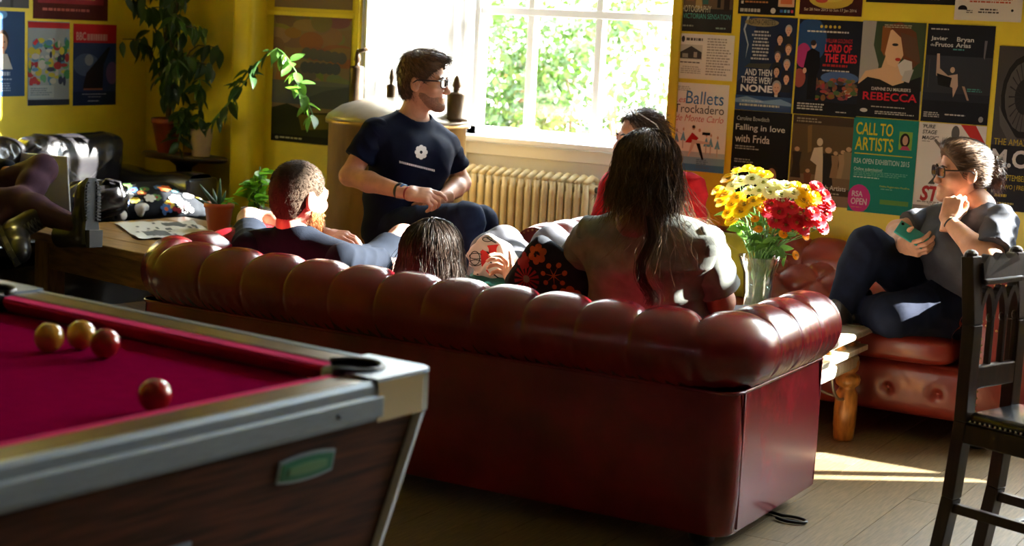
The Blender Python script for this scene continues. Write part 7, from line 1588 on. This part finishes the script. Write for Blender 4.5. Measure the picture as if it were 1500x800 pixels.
MB().tube([(0.15 * sx_, 0, 0.135 * sz_) for sx_, sz_ in ((-1, -1), (1, -1), (1, 1), (-1, 1))], 0.002, 5, closed=True)
# floral cushion, patterned scarf, bag on the black sofa
sc_ = A3(-5.86, 6.60, 0.565)
CU2 = thing('floral_cushion', 'dark floral cushion with multicoloured blooms lying on the black sofa', 'cushion', sc_); CU2.rotation_euler = (math.radians(-72), 0, math.radians(62))
pc2 = pillow(0, 0, 0, 0.46, 0.13, 0.34, 0, dark_f, 'cushion_cover', CU2, 0.006, 5)
R2 = CU2.rotation_euler.to_matrix(); bpy.context.view_layer.update()
nn = nv(A3(0.45, -0.65, 0.6)); ux = nv(np.cross((0, 0, 1), nn)); uy = np.cross(nn, ux); pl = (sc_ + nn * 0.5, ux, uy); bl = []
rr_ = random.Random(6)
for k in range(34): bl += flower_blobs(rr_.uniform(-0.26, 0.26), rr_.uniform(-0.16, 0.16), rr_.uniform(0.02, 0.036), rr_.choice((0, 0, 1)), rr_.choice((0, 1, 2, 3, 4, 5, 6)), rr_.choice((0, 4, 6, 1)), pl, -nn)
decals(pc2, 'flower_print', bl, PM)
S = SDF((-6.20, 5.98, 0.46), (-5.60, 6.5, 0.74), 0.008); rr_ = random.Random(12)
for k in range(12): a = A3(rr_.uniform(-6.02, -5.80), rr_.uniform(6.12, 6.34), rr_.uniform(0.51, 0.60)); S.rc(a, a + A3(rr_.uniform(-.1, .1), rr_.uniform(-.1, .1), rr_.uniform(-.03, .03)), 0.035, 0.03, 0.03)
V, Q = S.mesh(1); V = folds(V, Q, 0.014, [((0.7, 0.5, 0.4), 0.07, 1), ((-0.3, 0.8, 0.5), 0.05, 0.8)], 8)
SCF = thing('patterned_scarf', 'crumpled white scarf with red and blue print on the black sofa', 'scarf', (-5.98, 6.22, 0.50)); sco = sdfobj('scarf_cloth', (V, Q), cloth('white_cotton', (0.72, 0.71, 0.70), 0.08), SCF); bpy.context.view_layer.update()
bl = []; pl = (A3(-5.91, 6.23, 0.56) + nn * 0.5, ux, uy)
for k in range(26): bl += flower_blobs(rr_.uniform(-0.2, 0.2), rr_.uniform(-0.1, 0.1), rr_.uniform(0.012, 0.028), rr_.choice((0, 2)), rr_.choice((1, 5, 5, 2, 1, 3)), rr_.choice((1, 5, 6)), pl, -nn)
decals(sco, 'scarf_print', bl, PM)
BG = thing('black_bag', 'slouchy black leather bag with straps on the black sofa beside the boots', 'bag', (-5.98, 5.93, 0.50))
S = SDF((-6.2, 5.75, 0.46), (-5.7, 6.16, 0.80), 0.008); S.ell((-5.98, 5.96, 0.57), (0.15, 0.13, 0.10), k=0.03); S.ell((-5.90, 6.00, 0.60), (0.10, 0.08, 0.08), k=0.05); S.rc((-6.05, 5.93, 0.62), (-5.88, 6.03, 0.64), 0.05, 0.05, 0.05); S.cut((0, 0, 0.495), (0, 0, -1)); V, Q = S.mesh(1); V = folds(V, Q, 0.012, [((0.6, 0.6, 0.5), 0.08, 1), ((0.2, -0.5, 0.8), 0.05, 0.7)], 5); V[:, 2] = np.maximum(V[:, 2], 0.497); sdfobj('bag_body', (V, Q), blk, BG)
for k in range(2): MB().tube([(0.05 + 0.02 * k, 0.02, 0.13), (0.10, 0.03 + 0.02 * k, 0.20), (0.14 + 0.02 * k, 0.06, 0.19), (0.15, 0.10, 0.10), (0.14, 0.13, 0.04)], 0.009, 8).build('strap', blk, BG)
BG.location = BG.location + Vector((0.06, 0.21, 0)); SCF.location = SCF.location + Vector((0.02, 0.13, 0))
# laptop standing open on the sofa
silver = mat('laptop_silver', (0.62, 0.66, 0.70), 0.4, 0.2)
LP = thing('laptop', 'open silver laptop on the black sofa, lid back towards us', 'laptop', (-6.04, 5.92, 0.505)); LP.rotation_euler = (0, 0, math.radians(6))
MB().span((-0.18, 0.02, 0.0), (0.18, 0.26, 0.016), 0.005).build('base', silver, LP, False)
lid = MB(); lid.box((0, 0, 0.155), (0.40, 0.009, 0.305), 0, 0.004); lo_ = lid.build('lid', silver, LP, False); lo_.location = (0, 0.015, 0.012); lo_.rotation_euler = (math.radians(6), 0, 0)
MB().span((-0.165, 0.0048, 0.02), (0.165, 0.0056, 0.25)).build('screen', mat('dark_screen', (0.01, 0.012, 0.016), 0.1), lo_, False)
MB().span((-0.15, 0.05, 0.0165), (0.15, 0.15, 0.018)).build('keyboard', mat('laptop_keys', (0.03, 0.03, 0.035), 0.6), LP, False)
# newspaper on the pine table
NP = thing('newspaper', 'rumpled open newspaper spread on the pine table', 'newspaper', (-5.23, 5.95, TZ + 0.002)); NP.rotation_euler = (0, 0, math.radians(-36))
def npf(u, w): return ((u - 0.5) * 0.56, (w - 0.5) * 0.38, 0.004 + 0.007 * abs(math.sin(u * 9 + 2 * math.sin(w * 4))) * (0.3 + w) + 0.004 * math.sin(w * 14 + u * 5) ** 2)
mb = MB(); mb.grid(npf, 40, 26); mb.build('sheet', mat('newsprint', (0.60, 0.60, 0.58), 0.8), NP)
mb = MB(); rr_ = random.Random(2)
for k in range(34):
    u0, w0 = rr_.uniform(0.04, 0.86), rr_.uniform(0.05, 0.9); uw = rr_.uniform(0.05, 0.11); 
    P_ = [npf(u0, w0), npf(u0 + uw, w0), npf(u0 + uw, w0 + 0.035), npf(u0, w0 + 0.035)]; mb.poly([(p[0], p[1], p[2] + 0.0016) for p in P_])
for (u0, w0, uw, wh) in ((0.1, 0.55, 0.22, 0.25), (0.6, 0.15, 0.25, 0.3)):
    for i in range(6):
        for j in range(6):
            a, b = u0 + uw * i / 6, w0 + wh * j / 6; mb.poly([(p[0], p[1], p[2] + 0.0014) for p in (npf(a, b), npf(a + uw / 6, b), npf(a + uw / 6, b + wh / 6), npf(a, b + wh / 6))])
mb.build('print', mat('news_ink', (0.10, 0.11, 0.12), 0.8), NP, False)['kind'] = 'stuff'
# teal phone in the right hand of the woman
ph = thing('phone', 'teal cased smartphone held by the woman with the bun', 'phone', rY(1335, 344, 6.36)); a_ = nv(YDIR * 0.80 + A3(0, 0, -0.45) + TOC * 0.25); n_ = nv(TOC * 0.8 - YDIR * 0.1 + A3(0, 0, 0.5)); n_ = nv(n_ - a_ * (n_ @ a_)); b_ = np.cross(n_, a_)
Rm = Matrix((Vector(a_), Vector(b_), Vector(n_))).transposed()
MB().box((0, 0, 0), (0.125, 0.062, 0.010), Rm, 0.004).build('case', mat('teal_case', (0.012, 0.24, 0.21), 0.35), ph)
MB().box(tuple(-n_ * 0.0052), (0.112, 0.056, 0.0012), Rm).build('screen', mat('phone_glass', (0.01, 0.01, 0.012), 0.08), ph)
MB().lathe([(0.006, 0), (0.006, 0.001)], 12, tuple(n_ * 0.005 - a_ * 0.05 + b_ * 0.018), Rm).build('camera_lens', mat('phone_glass', (0, 0, 0)), ph)
# printed cloth in the hand of the slumped woman
c_ = rY(722, 380, 5.26); PRC = thing('printed_cloth', 'crumpled white cloth with red patch and black line print in the slumped woman’s hand', 'cloth', c_)
S = SDF(c_ - 0.16, c_ + 0.16, 0.0055); rr_ = random.Random(4)
for (x, y, r_) in ((700, 375, 0.045), (715, 360, 0.045), (735, 372, 0.05), (745, 392, 0.05), (725, 395, 0.045), (708, 398, 0.04), (728, 412, 0.035)): S.ell(rY(x, y, 5.27 + rr_.uniform(-.01, .02)), (r_, r_ * 0.7, r_), k=0.03)
V, Q = S.mesh(1); V = folds(V, Q, 0.006, [((0.7, 0.4, 0.5), 0.05, 1), ((-0.4, 0.3, 0.8), 0.04, 0.8)], 3); po = sdfobj('cloth', (V, Q), cloth('white_print_cloth', (0.78, 0.76, 0.73), 0.06), PRC); bpy.context.view_layer.update()
dcam = nv(c_ - CAM); bl = []
pxl = lambda pts: [tuple(rY(x, y, 5.05)) for x, y in pts]
bl.append((0, pxl([(703, 368), (714, 359), (734, 357), (748, 368), (748, 388), (736, 402), (716, 402), (705, 390)]), dcam))
for (x, y, rx_, ry_) in ((695, 378, 8, 11), (697, 375, 11, 5), (696, 385, 10, 5), (714, 350, 8, 4)):
    n_k = 16
    for i in range(n_k): a, b = 2 * math.pi * i / n_k, 2 * math.pi * (i + 1) / n_k; bl.append((1, pxl([(x + rx_ * math.cos(a), y + ry_ * math.sin(a)), (x + rx_ * math.cos(b), y + ry_ * math.sin(b)), (x + (rx_ - 1.3) * math.cos(b), y + (ry_ - 1.3) * math.sin(b)), (x + (rx_ - 1.3) * math.cos(a), y + (ry_ - 1.3) * math.sin(a))]), dcam))
for (x0, y0, x1, y1) in ((698, 402, 704, 412), (704, 400, 700, 412), (712, 368, 718, 374), (722, 402, 730, 408), (718, 384, 722, 390), (712, 348, 726, 356), (735, 372, 740, 380)): bl.append((1, pxl([(x0, y0), (x0 + 2.4, y0 - 0.6), (x1 + 2.4, y1 - 0.6), (x1, y1)]), dcam))
decals(po, 'line_print', bl, [mat('scarlet_print', (0.55, 0.014, 0.012), 0.7), mat('black_print', (0.012, 0.012, 0.014), 0.7)])
# olive cushion on the far sofa, cable by the sofa foot
CU3 = thing('olive_cushion', 'plain olive green cushion on the far sofa behind the vase', 'cushion', (-2.74, 6.70, 0.575)); CU3.rotation_euler = (math.radians(18), 0, 0)
pillow(0, 0, 0, 0.32, 0.12, 0.30, 0, cloth('olive_cloth', (0.20, 0.18, 0.02), 0.15), 'cushion_cover', CU3, 0.004, 9)
q = rz(1150, 762, 0.0); cb = MB(); cb.tube([(0.02 - 0.17 * (i < 1) + 0.052 * math.cos(t) * (1 if i else 1), 0.03 * math.sin(t) + 0.06 * (i < 1), 0.007) for i, t in enumerate([math.radians(150 - 13 * k) for k in range(24)])], 0.0055, 8)
tag(cb.build('cable', mat('black_rubber_cable', (0.01, 0.01, 0.011), 0.45), None), 'short loop of black cable on the floor by the sofa foot', 'cable').location = Vector(q)

# ================================================================== outside the window
mb = MB(); mb.span((-30, 8.1, -0.6), (25, 40, -0.35)); struct(mb.build('ground', mat('sunlit_paving', (0.32, 0.27, 0.22), 0.9, var=0.2, vscale=2), None, False))
mb = MB(); mb.span((-26, 15.0, -0.35), (8, 15.4, 4.6)); struct(mb.build('wall_garden', mat('pale_pink_render', (0.62, 0.52, 0.47), 0.9, var=0.2, vscale=1.5), None, False))
bush_m = leaf_mat('garden_leaf', (0.022, 0.055, 0.009), (0.012, 0.032, 0.006), 0.5); bush_o = leaf_mat('rust_leaf', (0.10, 0.035, 0.010), (0.05, 0.03, 0.008), 0.5)
def bush(label, c, rad, n, clumps, seed, m=bush_m, name='garden_shrub', L=0.075):
    g = np.random.default_rng(seed); r = thing(name, label, 'shrub', (c[0], c[1], -0.35), 0, 'shrubs outside the window')
    cen = []
    while len(cen) < clumps:
        d = g.uniform(-1, 1, 3)
        if np.linalg.norm(d) < 1: cen.append(np.array(c) + d * np.array(rad))
    cen = np.array(cen); ci = g.integers(0, clumps, n); P_ = cen[ci] + g.normal(0, 1, (n, 3)) * np.array([0.12, 0.12, 0.12])
    d = g.normal(0, 1, (n, 3)); d[:, 2] -= 0.3; d /= np.linalg.norm(d, axis=1, keepdims=True); s_ = np.cross(d, g.normal(0, 1, (n, 3))); s_ /= np.linalg.norm(s_, axis=1, keepdims=True); ll = g.uniform(0.6, 1.2, (n, 1)) * L
    V = np.stack([P_, P_ + d * ll * 0.5 + s_ * ll * 0.28, P_ + d * ll, P_ + d * ll * 0.5 - s_ * ll * 0.28], 1).reshape(-1, 3); Fq = np.arange(4 * n).reshape(n, 4)
    o = sdfobj('foliage', (V, Fq), m, r); o['kind'] = 'stuff'
    st = MB()
    for k in range(7):
        q_ = cen[g.integers(0, clumps)] - np.array([c[0], c[1], -0.35]); st.tube([(0.04 * k - 0.12, 0, 0), (q_[0] * 0.4, q_[1] * 0.4, q_[2] * 0.5), tuple(q_)], [0.02, 0.014, 0.006], 6)
    st.build('branches', stem_b, r); return r
bush('dense green shrub filling the left window panes', rY(728, 140, 10.2), (0.55, 0.45, 0.75), 3600, 42, 1)
bush('tall loose shrub in the middle window panes', rY(835, 100, 10.8), (0.75, 0.45, 0.95), 2600, 26, 2)
bush('thin sparse shrub in the right window panes', rY(930, 120, 10.4), (0.65, 0.4, 1.0), 1500, 18, 3)
bush('small rust coloured shrub low in the middle panes', rY(792, 140, 11.6), (0.30, 0.3, 0.28), 900, 12, 4, bush_o)
